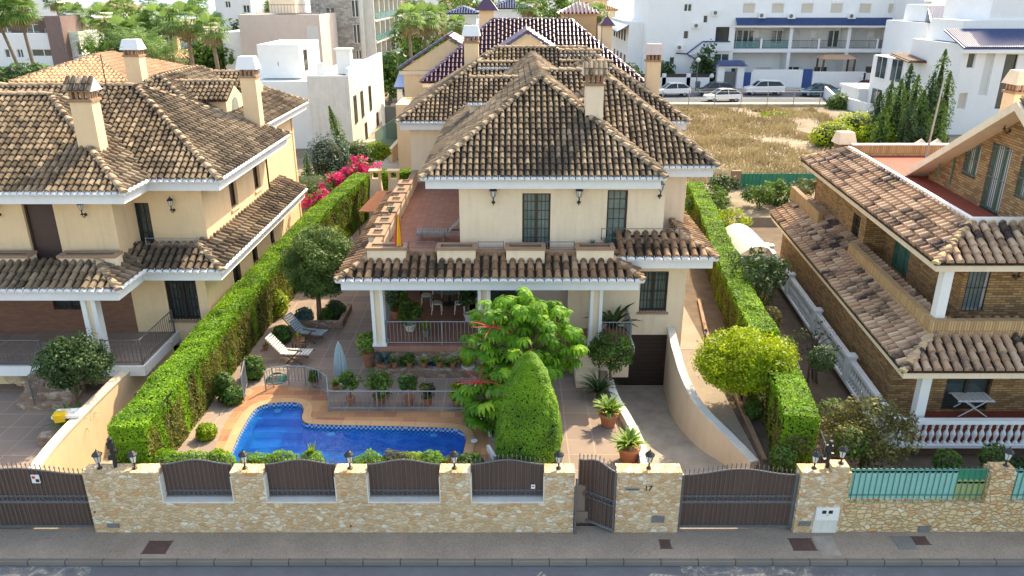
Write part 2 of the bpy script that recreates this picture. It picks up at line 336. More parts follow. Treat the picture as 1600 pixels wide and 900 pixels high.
M['redfl'] = leafmat('red_flower_spikes', (.25, .02, .03), (.50, .05, .06), (.66, .12, .12), .2)
M['grassd'] = leafmat('dry_grass', (.13, .10, .045), (.26, .20, .10), (.42, .34, .19), .25)
M['agave'] = leafmat('agave_leaves', (.04, .09, .015), (.14, .26, .03), (.42, .52, .10), .2)
# ---------------------------------------------------------------- shared builders
def grow_tile(mb, P, U, S, N, r0, r1, h0, h1, L, m, t, lift=.035, n=6, cap=True):
    vs = []
    for r, h, base, lf in ((r0, h0, P, lift), (r1, h1, P + S * L, 0)):
        for k in range(n + 1):
            a = math.pi * k / n; vs.append(base + U * (math.cos(a) * r) + N * (math.sin(a) * h + lf))
    fs = [(k, k + n + 1, k + n + 2, k + 1) for k in range(n)]
    if cap: fs.append(tuple(range(n + 1)))
    mb.add([tuple(v) for v in vs], fs, m, t)
def tone_at(x, y, seed=0):
    return max(0, min(1, .5 + random.gauss(0, .2) + .3 * noise.noise(Vector((x * .35, y * .35, seed)))))
def tiled_roof(parent, rects, mats, pitch=.31, L=.38, xf=None, seed=0, trim=True, ridges=True, name='roof', fascia=.36, ridge_all=True, hmul=1.0, ctr=None):
    """rects: dict x0,x1,y0,y1,z,s,(gable='NSEW' sides that carry no slope),(skip=sides not tiled),(vmax)"""
    mb = MB(xf); fa = MB(xf); tms = []; rgs = []
    def zr(r, x, y):
        d = []
        if 'S' not in r.get('gable', ''): d.append((y - r['y0'], 'S'))
        if 'N' not in r.get('gable', ''): d.append((r['y1'] - y, 'N'))
        if 'W' not in r.get('gable', ''): d.append((x - r['x0'], 'W'))
        if 'E' not in r.get('gable', ''): d.append((r['x1'] - x, 'E'))
        q = min(d); return r['z'] + r['s'] * q[0], q[1], q[0]
    def inside(r, x, y, e=.0): return r['x0'] - e <= x <= r['x1'] + e and r['y0'] - e <= y <= r['y1'] + e
    def top(i, x, y, z):
        for j, q in enumerate(rects):
            if j != i and inside(q, x, y):
                zz, sd_, dd = zr(q, x, y)
                if dd <= q.get('vmax', 99) and zz > z + .03: return False
                if dd > q.get('vmax', 99) and q['z'] + q['s'] * q['vmax'] > z + .03: return False
        return True
    for i, r in enumerate(rects):
        s = r['s']; cs = 1 / math.sqrt(1 + s * s); vm = r.get('vmax', 99)
        for side in 'SEWN':
            if side in r.get('gable', '') or side in r.get('skip', 'N'): continue
            if side in 'SN': u0, u1, dv = r['x0'], r['x1'], r['y1'] - r['y0']
            else: u0, u1, dv = r['y0'], r['y1'], r['x1'] - r['x0']
            dv = min(dv, vm)
            tm = MB(xf); tms.append(tm)
            def pt(u, v, side=side, r=r):
                if side == 'S': return u, r['y0'] + v
                if side == 'N': return u, r['y1'] - v
                if side == 'W': return r['x0'] + v, u
                return r['x1'] - v, u
            U = {'S': Vector((1, 0, 0)), 'N': Vector((-1, 0, 0)), 'W': Vector((0, -1, 0)), 'E': Vector((0, 1, 0))}[side]
            I = {'S': Vector((0, 1, 0)), 'N': Vector((0, -1, 0)), 'W': Vector((1, 0, 0)), 'E': Vector((-1, 0, 0))}[side]
            S = (I + Vector((0, 0, s))).normalized(); N = (Vector((0, 0, 1)) - I * s).normalized()
            nc = max(1, round((u1 - u0) / (pitch * (1.35 if side in 'EW' and pitch < .3 else 1)))); pw = (u1 - u0) / nc; k_ = pw / .31; hm = 1.15 if side in 'EW' else 1
            for c in range(nc):
                uc = u0 + (c + .5) * pw; v = .02; st = None; ivs = []
                while v < dv:
                    x, y = pt(uc, v); z, sd_, dd = zr(r, x, y)
                    ok = (abs(dd - v) < .09) and top(i, x, y, z)
                    if ok and 'hole' in r and r['hole'](x, y): ok = False
                    if ok and st is None: st = v
                    if not ok and st is not None: ivs.append((st, v)); st = None
                    v += .07
                if st is not None: ivs.append((st, dv))
                for a, b in ivs:
                    if b - a < .06: continue
                    x, y = pt(uc, a); z = r['z'] + s * a; x2, y2 = pt(uc, b); z2 = r['z'] + s * b
                    A, B = Vector((x, y, z)) - N * .02, Vector((x2, y2, z2)) - N * .02; h = U * (pw / 2)
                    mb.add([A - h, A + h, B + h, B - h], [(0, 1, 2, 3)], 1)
                    st_ = L * cs; off = random.uniform(-.03, .03); q = a + (.04 if a < .1 else 0)
                    if trim and a < .1:
                        grow_tile(tm, Vector((x, y, z)) - S * .07 - N * .05, U, S, N, .152 * k_, .15 * k_, .135 * k_, .13 * k_, .22, 0, .5, 0)
                    while q < b - .02:
                        e = min(q + st_ + .07, b + .04); xx, yy = pt(uc, q)
                        ln = (e - q) / cs; jt = U * random.gauss(0, .008)
                        grow_tile(mb, Vector((xx, yy, r['z'] + s * q)) + jt, U, S, N, .119 * k_, .096 * k_, .15 * k_ * hm, .125 * k_ * hm, ln, 0, tone_at(xx, yy, seed), .045)
                        q += st_
    def ridge_line(A, B, i, chk=True):
        rg = MB(xf); rgs.append(rg); A, B = Vector(A), Vector(B); D = (B - A); n = max(1, round(D.length / .4)); D_ = D.normalized()
        U = D_.cross(Vector((0, 0, 1))).normalized(); N = U.cross(D_).normalized()
        for k in range(n):
            P = A + D * (k / n); Q = A + D * ((k + .5) / n)
            if chk and not top(i, Q.x, Q.y, Q.z - .02): continue
            grow_tile(rg, P + N * .02, U, D_, N, .14, .115, .125, .10, D.length / n + .06, 0, tone_at(P.x, P.y, seed + 3) * .7 + .15, .04)
    if ridges:
        for i, r in enumerate(rects):
            g = r.get('gable', ''); x0, x1, y0, y1, z, s = (r[k] for k in ('x0', 'x1', 'y0', 'y1', 'z', 's')); vm = r.get('vmax')
            W, D = x1 - x0, y1 - y0
            hx = 0 if ('W' in g or 'E' in g) else 1; h = min(W / 2 if not ('W' in g or 'E' in g) else 1e9, D / 2 if not ('S' in g or 'N' in g) else 1e9)
            if vm: h = min(h, vm)
            if not ('S' in g or 'W' in g): ridge_line((x0, y0, z), (x0 + h, y0 + h, z + s * h), i)
            if not ('S' in g or 'E' in g): ridge_line((x1, y0, z), (x1 - h, y0 + h, z + s * h), i)
            if not ('N' in g or 'W' in g): ridge_line((x0, y1, z), (x0 + h, y1 - h, z + s * h), i)
            if not ('N' in g or 'E' in g): ridge_line((x1, y1, z), (x1 - h, y1 - h, z + s * h), i)
            if r.get('cap'): ridge_line((x0, y1, z + s * D), (x1, y1, z + s * D), i, False)
            if not vm and not r.get('cap'):
                if W < D or 'S' in g or 'N' in g: 
                    h = W / 2; ridge_line((x0 + h, y0 + (0 if 'S' in g else h), z + s * h), (x0 + h, y1 - (0 if 'N' in g else h), z + s * h), i)
                else:
                    h = D / 2; ridge_line((x0 + (0 if 'W' in g else h), y0 + h, z + s * h), (x1 - (0 if 'E' in g else h), y0 + h, z + s * h), i)
    if ctr: WL[ctr] = WL.get(ctr)
    ro = mb.build(name, [mats[0], mats[1]], parent)
    for rg in rgs: rg.build('ridge_cap', mats[2], ro)
    for tm in tms: tm.build('eave_trim', mats[3], ro)
    for i, r in enumerate(rects):
        if fascia and not r.get('nofascia'):
            e = .13 if not r.get('vmax') else .13; z = r['z']; f0, f1 = z - fascia - .03, z - .05
            x0, x1, y0, y1 = r['x0'], r['x1'], r['y0'], r['y1']
            if r.get('vmax'):
                t = r['vmax'] * .9; g = r.get('gable', '')
                if 'S' not in g: fa.box(x0 + e, x1 - e, y0 + e, y0 + t, f0, f1 + .001 * i)
                if 'W' not in g: fa.box(x0 + e, x0 + t, y0 + t, y1 - e, f0, f1)
                if 'E' not in g: fa.box(x1 - t, x1 - e, y0 + t, y1 - e, f0, f1)
            else: fa.box(x0 + e, x1 - e, y0 + e, y1 - e, f0 + .002 * i, f1 + .001 * i)
    if fascia: fa.build('cornice', mats[4] if len(mats) > 4 else M['fascia'], parent)
    return ro
def mapax(axis, c, out):
    if axis == 'y': return lambda a, d, z: (a, c - out * d, z)
    return lambda a, d, z: (c - out * d, a, z)
def abox(mb, axis, c, out, a0, a1, d0, d1, z0, z1, m=0):
    f = mapax(axis, c, out); p, q = f(a0, d0, z0), f(a1, d1, z1); mb.box(p[0], q[0], p[1], q[1], z0, z1, m)
def wall(mb, axis, c, out, a0, a1, z0, z1, holes=(), th=.25, m=0):
    """a wall slab with real openings"""
    A = sorted({a0, a1, *[h[0] for h in holes], *[h[1] for h in holes]}); Z = sorted({z0, z1, *[h[2] for h in holes], *[h[3] for h in holes]})
    f = mapax(axis, c, out)
    def filled(a, z): return a0 < a < a1 and z0 < z < z1 and not any(h[0] < a < h[1] and h[2] < z < h[3] for h in holes)
    for i in range(len(A) - 1):
        for j in range(len(Z) - 1):
            a, z = (A[i] + A[i + 1]) / 2, (Z[j] + Z[j + 1]) / 2
            if not filled(a, z): continue
            b0, b1, w0, w1 = A[i], A[i + 1], Z[j], Z[j + 1]
            P = [f(b0, 0, w0), f(b1, 0, w0), f(b1, 0, w1), f(b0, 0, w1)]; Q = [f(b0, th, w0), f(b1, th, w0), f(b1, th, w1), f(b0, th, w1)]
            fs = [(0, 1, 2, 3), (7, 6, 5, 4)]
            for e, (k, l, na, nz) in enumerate(((0, 1, a, w0 - .001), (1, 2, b1 + .001, z), (2, 3, a, w1 + .001), (3, 0, b0 - .001, z))):
                if not filled(na, nz): fs.append((k, k + 4, l + 4, l))
            mb.add(P + Q, fs, m)
def window(parent, axis, c, out, a0, a1, z0, z1, kind='french', depth=.14, frame=None, pane=None, grille=None, sill=None):
    f = mapax(axis, c, out); fr = frame or M['brownf']; pm = pane or M['glass']
    pn = MB(); abox(pn, axis, c, out, a0, a1, depth + .05, depth + .09, z0, z1)
    if kind in ('shutter', 'shutc', 'shutw'): pm = {'shutter': M['shut'], 'shutc': M['shutc'], 'shutw': M['shutw']}[kind]
    o = pn.build('window', pm, parent)
    g = MB(); t = .07
    abox(g, axis, c, out, a0, a0 + t, depth - .02, depth + .048, z0, z1); abox(g, axis, c, out, a1 - t, a1, depth - .02, depth + .048, z0, z1)
    abox(g, axis, c, out, a0 + t, a1 - t, depth - .02, depth + .048, z1 - t, z1); abox(g, axis, c, out, a0 + t, a1 - t, depth - .02, depth + .048, z0, z0 + t)
    if kind in ('french', 'double', 'frenchg'):
        n = 2 if a1 - a0 > .8 else 1
        for k in range(1, n): q = a0 + (a1 - a0) * k / n; abox(g, axis, c, out, q - .06, q + .06, depth - .02, depth + .047, z0 + t, z1 - t)
        if kind != 'double':
            for k in range(n):
                b0, b1 = a0 + (a1 - a0) * k / n + .06, a0 + (a1 - a0) * (k + 1) / n - .06
                for q in (1, 2): qq = b0 + (b1 - b0) * q / 3; abox(g, axis, c, out, qq - .01, qq + .01, depth + .02, depth + .046, z0 + t, z1 - t)
                nz = max(2, round((z1 - z0) / .38))
                for q in range(1, nz): zz = z0 + (z1 - z0) * q / nz; abox(g, axis, c, out, b0, b1, depth + .022, depth + .045, zz - .01, zz + .01)
    g.build('frame', fr, o)
    if grille is not None or kind == 'frenchg':
        q = MB(); n = max(3, round((a1 - a0) / .14))
        for k in range(n + 1):
            a = a0 + .03 + (a1 - a0 - .06) * k / n; abox(q, axis, c, out, a - .011, a + .011, .015, .037, z0, z1)
        for zz in (z0 + .1, z0 + (z1 - z0) * .5, z1 - .12): abox(q, axis, c, out, a0, a1, .008, .02, zz - .012, zz + .012)
        q.build('grille', grille or M['black'], o)
    if sill is not None:
        q = MB(); abox(q, axis, c, out, a0 - .08, a1 + .08, -.07, depth, z0 - .09, z0 - .003); q.build('sill', sill, o)
    return o
def lantern_mb(mb, x, y, z, s=1.0, glass=1):
    """carriage lantern, base at x,y,z"""
    mb.lathe([(.075 * s, 0), (.08 * s, .02 * s), (.03 * s, .05 * s), (.022 * s, .16 * s), (.05 * s, .19 * s), (.055 * s, .21 * s)], (x, y, z), 8, 0)
    mb.lathe([(.062 * s, .215 * s), (.115 * s, .45 * s)], (x, y, z), 6, glass)
    for k in range(6):
        a = 6.28318 * k / 6; c, n = math.cos(a), math.sin(a)
        mb.cyl((x + .064 * s * c, y + .064 * s * n, z + .21 * s), (x + .12 * s * c, y + .12 * s * n, z + .455 * s), .009 * s, .009 * s, 4, 0)
    mb.lathe([(.15 * s, .452 * s), (.145 * s, .475 * s), (.07 * s, .545 * s), (.065 * s, .56 * s), (.03 * s, .58 * s), (.012 * s, .63 * s), (.002, .66 * s)], (x, y, z), 8, 0)
gl = NB('lantern_glass'); gl.col((.62, .64, .62)); gl.rough(.15); M['lglass'] = gl.m
def wall_lantern(parent, x, y, z, out=(0, -1), s=.85):
    mb = MB(); ox, oy = out
    mb.cyl((x, y, z - .05), (x + ox * .03, y + oy * .03, z - .05), .06, .06, 8)
    mb.tube([(x, y, z - .05), (x + ox * .12, y + oy * .12, z - .14), (x + ox * .22, y + oy * .22, z - .05), (x + ox * .22, y + oy * .22, z + .02)], .014, 5)
    lantern_mb(mb, x + ox * .22, y + oy * .22, z, s); return mb.build('wall_lantern', [M['black'], M['lglass']], parent)
def railing(mb, pts, h, sp=.13, r=.011, rail=.02, post=.03, m=0):
    for i in range(len(pts) - 1):
        A, B = Vector(pts[i]), Vector(pts[i + 1]); D = B - A; n = max(1, round(D.length / sp)); up = Vector((0, 0, 1))
        mb.cyl(A + up * h, B + up * h, rail, rail, 6, m); mb.cyl(A + up * .09, B + up * .09, rail * .8, rail * .8, 6, m)
        for k in range(1, n): P = A + D * (k / n); mb.cyl(P + up * .09, P + up * h, r, r, 4, m)
        for P in ((A, B) if i == len(pts) - 2 else (A,)): mb.cyl(P, P + up * (h + .04), post, post, 6, m)
def chimney(parent, x, y, z0, z1, w, d, mat, cap='tile', capmat=None, xf=None):
    mb = MB(xf); mb.box(x - w / 2, x + w / 2, y - d / 2, y + d / 2, z0, z1); o = mb.build('chimney', mat, parent)
    b = MB(xf); h = .38
    b.box(x - w / 2 - .06, x + w / 2 + .06, y - d / 2 - .06, y + d / 2 + .06, z1 + .002, z1 + .1)
    for i in range(4):
        for j in range(4):
            if i in (0, 3) or j in (0, 3):
                cx, cy = x - w / 2 + .07 + (w - .14) * i / 3, y - d / 2 + .07 + (d - .14) * j / 3
                b.box(cx - .05, cx + .05, cy - .05, cy + .05, z1 + .1, z1 + h)
    b.build('chimney_vent', M['brickw'], o)
    e = MB(xf); z = z1 + h; W, D = w / 2 + .12, d / 2 + .12
    if cap == 'tile':
        rr = .45
        e.add([(x - W, y - D, z), (x + W, y - D, z), (x + W, y + D, z), (x - W, y + D, z), (x - W, y, z + rr), (x + W, y, z + rr)],
              [(0, 3, 2, 1), (0, 1, 5, 4), (2, 3, 4, 5), (0, 4, 3), (1, 2, 5)], 0)
        n = max(3, round(2 * W / .2)); S = Vector((0, D, rr)); ln = S.length; S.normalize(); N = Vector((0, -S.z, S.y))
        for k in range(n):
            for q in (0, ln * .5):
                grow_tile(e, Vector((x - W + (k + .5) * 2 * W / n, y - D - .03, z)) + S * q, Vector((1, 0, 0)), S, N, .09, .075, .08, .065, ln * .55, 1, random.random(), .02)
        e.build('chimney_cap', [capmat or M['creamw'], M['tile']], o)
    elif cap == 'hood':
        e.add([(x - W, y - D, z), (x + W, y - D, z), (x + W, y + D, z), (x - W, y + D, z), (x - W * .75, y - D * .6, z + .55), (x + W * .75, y - D * .6, z + .55), (x + W * .75, y + D * .6, z + .55), (x - W * .75, y + D * .6, z + .55)],
              [(0, 3, 2, 1), (4, 5, 6, 7), (0, 1, 5, 4), (1, 2, 6, 5), (2, 3, 7, 6), (3, 0, 4, 7)], 0)
        e.build('chimney_cap', [capmat or M['white']], o)
    else:
        e.box(x - W, x + W, y - D, y + D, z, z + .12); e.build('chimney_cap', [capmat or M['tilep']], o)
    return o
def stepped_block(mb, bx, m=0):
    for b in bx: mb.box(*b, m)
# ---------------------------------------------------------------- ground, street, plots
def gz(y):
    pts = [(-120, -.3), (.3, -.3), (.45, -.9), (29, -.9), (30, 1.1), (75, 2.6), (140, 2.6), (1150, -22), (40000, -22)]
    for (a, za), (b, zb) in zip(pts, pts[1:]):
        if y <= b: return za + (zb - za) * (y - a) / (b - a)
    return -22
b = NB('ground_earth'); f = b.noise(.05, 5); f2 = b.noise(.6, 5, .7)
k = b.ramp(f2, [(.3, (.17, .13, .085)), (.5, (.26, .20, .135)), (.7, (.38, .31, .23))]); b.col(b.mix(b.ramp(f, [(.45, (0, 0, 0)), (.7, (.6, .6, .6))]), k, (.16, .15, .09))); b.rough(.95); b.bump(f2, .5, .05); M['earth'] = b.m
mb = MB(); ys = [-120, .3, .45, 29, 30, 75, 140, 400, 1150]; xs = [-900, -300, -120, -60, -30, 0, 30, 60, 120, 300, 900]
for i in range(len(ys) - 1):
    for j in range(len(xs) - 1):
        mb.add([(xs[j], ys[i], gz(ys[i])), (xs[j + 1], ys[i], gz(ys[i])), (xs[j + 1], ys[i + 1], gz(ys[i + 1])), (xs[j], ys[i + 1], gz(ys[i + 1]))], [(0, 1, 2, 3)])
struct(mb.build('ground', M['earth']))
g = NB('sea_water'); g.col((.03, .12, .17)); g.rough(.25); g.bump(g.noise(.15, 4), .5, .5)
s = MB(); s.add([(-9000, 1100, -21), (9000, 1100, -21), (9000, 30000, -21), (-9000, 30000, -21)], [(0, 1, 2, 3)]); struct(s.build('sea', g.m))
s = MB()
hp = [(-9000, 0), (-6500, 150), (-5200, 90), (-3000, 240), (-1200, 120), (900, 200), (2500, 340), (5200, 160), (9000, 0)]
vs = []; 
for x, h in hp: vs += [(x, 12000, -22), (x, 12900, h), (x, 15000, -22)]
s.add(vs, [(3 * i + a, 3 * i + 3 + a, 3 * i + 4 + a, 3 * i + 1 + a) for i in range(len(hp) - 1) for a in (0, 1)]); struct(s.build('hills', plain('far_hills', (.14, .16, .14), .9, .2, .001, 0)))
# road, kerb, pavement
ZR = -.14; YK = -1.10
s = MB(); s.box(-60, 60, -12, YK - .16, ZR - .1, ZR); struct(s.build('road', M['asph']))
s = MB(); s.box(-60, 60, YK - .15, YK, ZR - .1, -.004); struct(s.build('kerb', M['kerb']))
s = MB(); s.box(-60, 60, YK + .003, .3, -.12, 0); struct(s.build('pavement', M['side']))
b = NB('dust_streaks'); f = b.noise(1.8, 6, .75, dist=1.5)
tr = b.n('ShaderNodeBsdfTransparent'); mx = b.n('ShaderNodeMixShader'); b.l(b.ramp(f, [(.45, (0, 0, 0)), (.62, (.75, .75, .75))]), mx.inputs[0]); b.l(tr.outputs[0], mx.inputs[1]); b.l(b.p.outputs[0], mx.inputs[2]); b.l(mx.outputs[0], b.out.inputs[0]); b.col((.40, .37, .32)); b.rough(.95)
for xa, xb in ((G(0, 880, ZR)[0] - 2, G(150, 880, ZR)[0]), (G(1060, 875, ZR)[0], G(1270, 875, ZR)[0])):
    s = MB(); ya = YK - .17; n = 10
    for i in range(n):
        a, c = xa + (xb - xa) * i / n, xa + (xb - xa) * (i + 1) / n; w1 = .25 + .25 * abs(math.sin(i * 1.3)); w2 = .25 + .25 * abs(math.sin((i + 1) * 1.3))
        s.add([(a, ya - w1, ZR + .004), (c, ya - w2, ZR + .004), (c, ya, ZR + .004), (a, ya, ZR + .004)], [(0, 1, 2, 3)])
    struct(s.build('road_dust', b.m), 'stuff')
def cover(x0, x1, y0, y1, name, mat, label, cat, pl=None):
    p = [G(x0, y1, .01), G(x1, y1, .01), G(x1, y0, .01), G(x0, y0, .01)]
    s = MB(); xa, xb = (p[0][0] + p[3][0]) / 2, (p[1][0] + p[2][0]) / 2
    s.box(xa, xb, p[0][1], p[3][1], .0005, .008); n = 5
    for i in range(n): c = xa + (xb - xa) * (i + .5) / n; s.box(c - .015, c + .015, p[0][1] + .05, p[3][1] - .05, .0085, .013, 1)
    for a, bb, c, d in ((xa - .02, xb + .02, p[0][1] - .03, p[0][1] - .002), (xa - .02, xb + .02, p[3][1] + .002, p[3][1] + .03)): s.box(a, bb, c, d, .0005, .012, 1)
    return tag(s.build(name, [mat, mat]), label, cat)
cover(227, 264, 846, 864, 'drain_cover', M['manh'], 'rusty square cover in the pavement below the leftmost dark panel of the stone wall', 'drain cover')
cover(1031, 1048, 844, 856, 'drain_cover', M['manh'], 'small rusty cover in the pavement below the pillar with number 17', 'drain cover')
cover(1236, 1272, 842, 859, 'drain_cover', M['manh'], 'large rusty cover in the pavement beside the wide brown gate on the right', 'drain cover')
cover(1427, 1450, 839, 850, 'drain_cover', M['manh'], 'small rusty cover in the pavement right next to a grey sunken cover', 'drain cover')
cover(1398, 1428, 839, 857, 'inspection_cover', M['metal'], 'grey sunken inspection cover in the pavement below the pale green fence', 'drain cover')
s = MB(); q = [G(1268, 838, .002), G(1300, 838, .002), G(1316, 868, .002), G(1284, 868, .002)]; s.add([(x, y, .004) for x, y, z in q], [(3, 2, 1, 0)]); q = [G(1004, 850, .002), G(1008, 850, .002), G(985, 868, .002), G(981, 868, .002)]; s.add([(x, y, .004) for x, y, z in q], [(3, 2, 1, 0)]); struct(s.build('pavement_patch', plain('patched_concrete', (.33, .28, .23), .95, .25, 2, .6)))
# pool outline at deck level, from the survey
ZD = 1.3
pp = [(352, 740), (360, 712), (372, 682), (384, 660), (396, 641), (412, 632), (440, 629), (462, 629), (473, 633), (475, 643), (471, 652), (474, 660), (488, 664), (600, 666), (700, 669), (720, 672), (729, 682), (726, 700), (720, 722), (716, 742)]
pool = [G(x, y, ZD)[:2] for x, y in pp]; pool = [(x, max(y, 1.05)) for x, y in pool]
def smooth_poly(P, it=2, keep=lambda p: False):
    for _ in range(it):
        Q = []
        for i in range(len(P)):
            a, c = P[i], P[(i + 1) % len(P)]
            if a[1] < 1.3 and c[1] < 1.3: Q += [a, c]; continue
            Q += [(a[0] * .75 + c[0] * .25, a[1] * .75 + c[1] * .25), (a[0] * .25 + c[0] * .75, a[1] * .25 + c[1] * .75)]
        P = Q
    return P
pool = smooth_poly(pool)
def offset(P, d):
    a = sum(P[i][0] * P[(i + 1) % len(P)][1] - P[(i + 1) % len(P)][0] * P[i][1] for i in range(len(P))); sg = 1 if a > 0 else -1; Q = []
    for i in range(len(P)):
        p0, p1, p2 = Vector(P[i - 1]), Vector(P[i]), Vector(P[(i + 1) % len(P)]); t = (p2 - p0)
        if t.length < 1e-6: Q.append(tuple(p1)); continue
        t.normalize(); n = Vector((t.y, -t.x)) * sg; Q.append(tuple(p1 + n * d))
    return Q
def slab_with_hole(outer, hole, z0, z1, mat, name):
    s = MB(); polys = [[Vector((x, y, 0)) for x, y in outer]] + ([[Vector((x, y, 0)) for x, y in hole]] if hole else [])
    allp = [p for q in polys for p in q]; tr = geometry.tessellate_polygon(polys); n = len(allp); fs = []
    for q in tr:
        A, B, C_ = [allp[i] for i in q]
        if (B - A).cross(C_ - A).z < 0: q = q[::-1]
        fs.append(tuple(q))
    s.add([(p.x, p.y, z1) for p in allp], fs)
    for ring in ([outer, hole] if hole else [outer]):
        m = len(ring); s.add([(x, y, z0) for x, y in ring] + [(x, y, z1) for x, y in ring], [(i, (i + 1) % m, m + (i + 1) % m, m + i) for i in range(m)])
    return s.build(name, mat)
YW = .5   # back of the street wall
XL = -10.75
# driveway edges
dl = [G(x, y, 1.45)[:2] for x, y in ((950, 560), (952, 598), (961, 625), (979, 655), (999, 695), (1013, 730))]; dl[-1] = (dl[-1][0], YW)
dr = [G(x, y, 0)[:2] for x, y in ((1043, 611), (1048, 638), (1066, 668), (1096, 698), (1140, 728), (1160, 745))]
dr[0] = (dr[0][0], 9.4); dr = dr[:-1] + [(G(1155, 742, 0)[0], YW)]
plot = [(XL, YW), (XL, 32), (12.6, 32), (10.2, 15), (9.9, YW)] 
outer = [(XL, YW)] + [(XL, 31.0), (-4.9, 31), (-4.9, 9.4), (dl[0][0], 9.4)] + dl[1:] 
outer = [(x, y) for x, y in outer]
slab_cop = offset(pool, .34)
struct(slab_with_hole(outer, [(x, y) for x, y in pool], -.9, ZD - .012, M['patio'], 'patio'))
# brown pool surround: band about the pool
dp = [(330, 740), (335, 700), (352, 660), (372, 632), (395, 606), (420, 600), (512, 612), (515, 642), (738, 644), (760, 660), (765, 700), (760, 742)]
dk = [G(x, y, ZD)[:2] for x, y in dp]; dk[0] = (dk[0][0], YW + .01); dk[-1] = (dk[-1][0], YW + .01)
o_ = slab_with_hole(dk, pool, ZD - .3, ZD, M['deck'], 'pool_deck'); struct(o_)
cp_ = [(x, max(y, YW + .1)) for x, y in offset(pool, .30)]
struct(slab_with_hole(cp_, pool, ZD - .06, ZD + .022, M['coping'], 'pool_coping'))
# basin
b = NB('pool_mosaic'); t = b.n('ShaderNodeTexVoronoi'); t.inputs['Scale'].default_value = 12; b.l(b.coord(), t.inputs['Vector']); sp = b.n('ShaderNodeSeparateColor'); b.l(t.outputs['Color'], sp.inputs[0])
b.col(b.ramp(sp.outputs[0], [(0, (.01, .24, .60)), (1, (.04, .42, .82))])); b.rough(.4); M['mosaic'] = b.m
b = NB('water_band_mosaic'); sx = b.n('ShaderNodeSeparateXYZ'); b.l(b.coord(), sx.inputs[0])
ch = b.n('ShaderNodeTexChecker'); ch.inputs['Scale'].default_value = 13; b.l(b.coord(), ch.inputs['Vector']); ch.inputs['Color1'].default_value = (.02, .08, .25, 1); ch.inputs['Color2'].default_value = (.45, .62, .75, 1); b.col(ch.outputs['Color']); b.rough(.3); M['band'] = b.m
s = MB(); m = len(pool); zb = ZD - 1.6; ins = offset(pool, -.015)
s.add([(x, y, zb) for x, y in ins] + [(x, y, ZD - .26) for x, y in ins], [((i + 1) % m, i, m + i, m + (i + 1) % m) for i in range(m)])
s.add([(x, y, ZD - .26) for x, y in ins] + [(x, y, ZD + .015) for x, y in ins], [((i + 1) % m, i, m + i, m + (i + 1) % m) for i in range(m)], 1)
tr = geometry.tessellate_polygon([[Vector((x, y, 0)) for x, y in ins]]); s.add([(x, y, zb) for x, y in ins], [tuple(q) for q in tr])
# shell steps in the round end, at the left
for k in range(4):
    z1 = ZD - .35 - .3 * k; yy = pool[0][1]; y0 = [642, 652, 664, 678][k]
    a = G(380, y0, ZD); c = G(480, y0 - 3, ZD)
    xs_ = [p for p in ins if p[1] >= a[1]]
    if len(xs_) > 3:
        xl = min(p[0] for p in xs_) ; tr = geometry.tessellate_polygon([[Vector((x, y, 0)) for x, y in xs_]])
        lob = [p for p in xs_ if p[0] < G(480, 650, ZD)[0]]
        if len(lob) > 3: s.prism([(p[0], p[1] - .001 * k) for p in lob], zb + .01 * (k + 1), z1, 2)
struct(s.build('pool_basin', [M['mosaic'], M['band'], plain('pool_step', (.10, .50, .92), .4, .1)]))
b = NB('pool_water'); tb = b.n('ShaderNodeBsdfTransparent'); tb.inputs[0].default_value = (.32, .72, .98, 1); gs = b.n('ShaderNodeBsdfGlossy'); gs.inputs['Roughness'].default_value = .03
fr = b.n('ShaderNodeFresnel'); fr.inputs[0].default_value = 1.33; bp = b.n('ShaderNodeBump'); bp.inputs['Strength'].default_value = .55; bp.inputs['Distance'].default_value = .05
b.l(b.noise(3.6, 4, .6, dist=.8), bp.inputs['Height'])
for x in (fr, gs): b.l(bp.outputs[0], x.inputs['Normal'])
df = b.n('ShaderNodeBsdfDiffuse'); df.inputs[0].default_value = (.0, .21, .56, 1); m0 = b.n('ShaderNodeMixShader')
cz = b.n('ShaderNodeTexVoronoi', feature='SMOOTH_F1'); cz.inputs['Scale'].default_value = 3.4; b.l(b.coord(), cz.inputs['Vector'])
b.l(b.ramp(cz.outputs['Distance'], [(.3, (.16, .16, .16)), (.9, (.36, .36, .36))]), m0.inputs[0]); b.l(tb.outputs[0], m0.inputs[1]); b.l(df.outputs[0], m0.inputs[2])
mx = b.n('ShaderNodeMixShader'); b.l(fr.outputs[0], mx.inputs[0]); b.l(m0.outputs[0], mx.inputs[1]); b.l(gs.outputs[0], mx.inputs[2]); b.l(mx.outputs[0], b.out.inputs[0])
s = MB(); ins = offset(pool, -.02); tr = geometry.tessellate_polygon([[Vector((x, y, 0)) for x, y in ins]])
fs = []
for q in tr:
    A, B, C_ = [Vector((*ins[i], 0)) for i in q]
    fs.append(tuple(q) if (B - A).cross(C_ - A).z > 0 else tuple(q[::-1]))
s.add([(x, y, ZD - .12) for x, y in ins], fs); struct(s.build('pool_water', b.m))
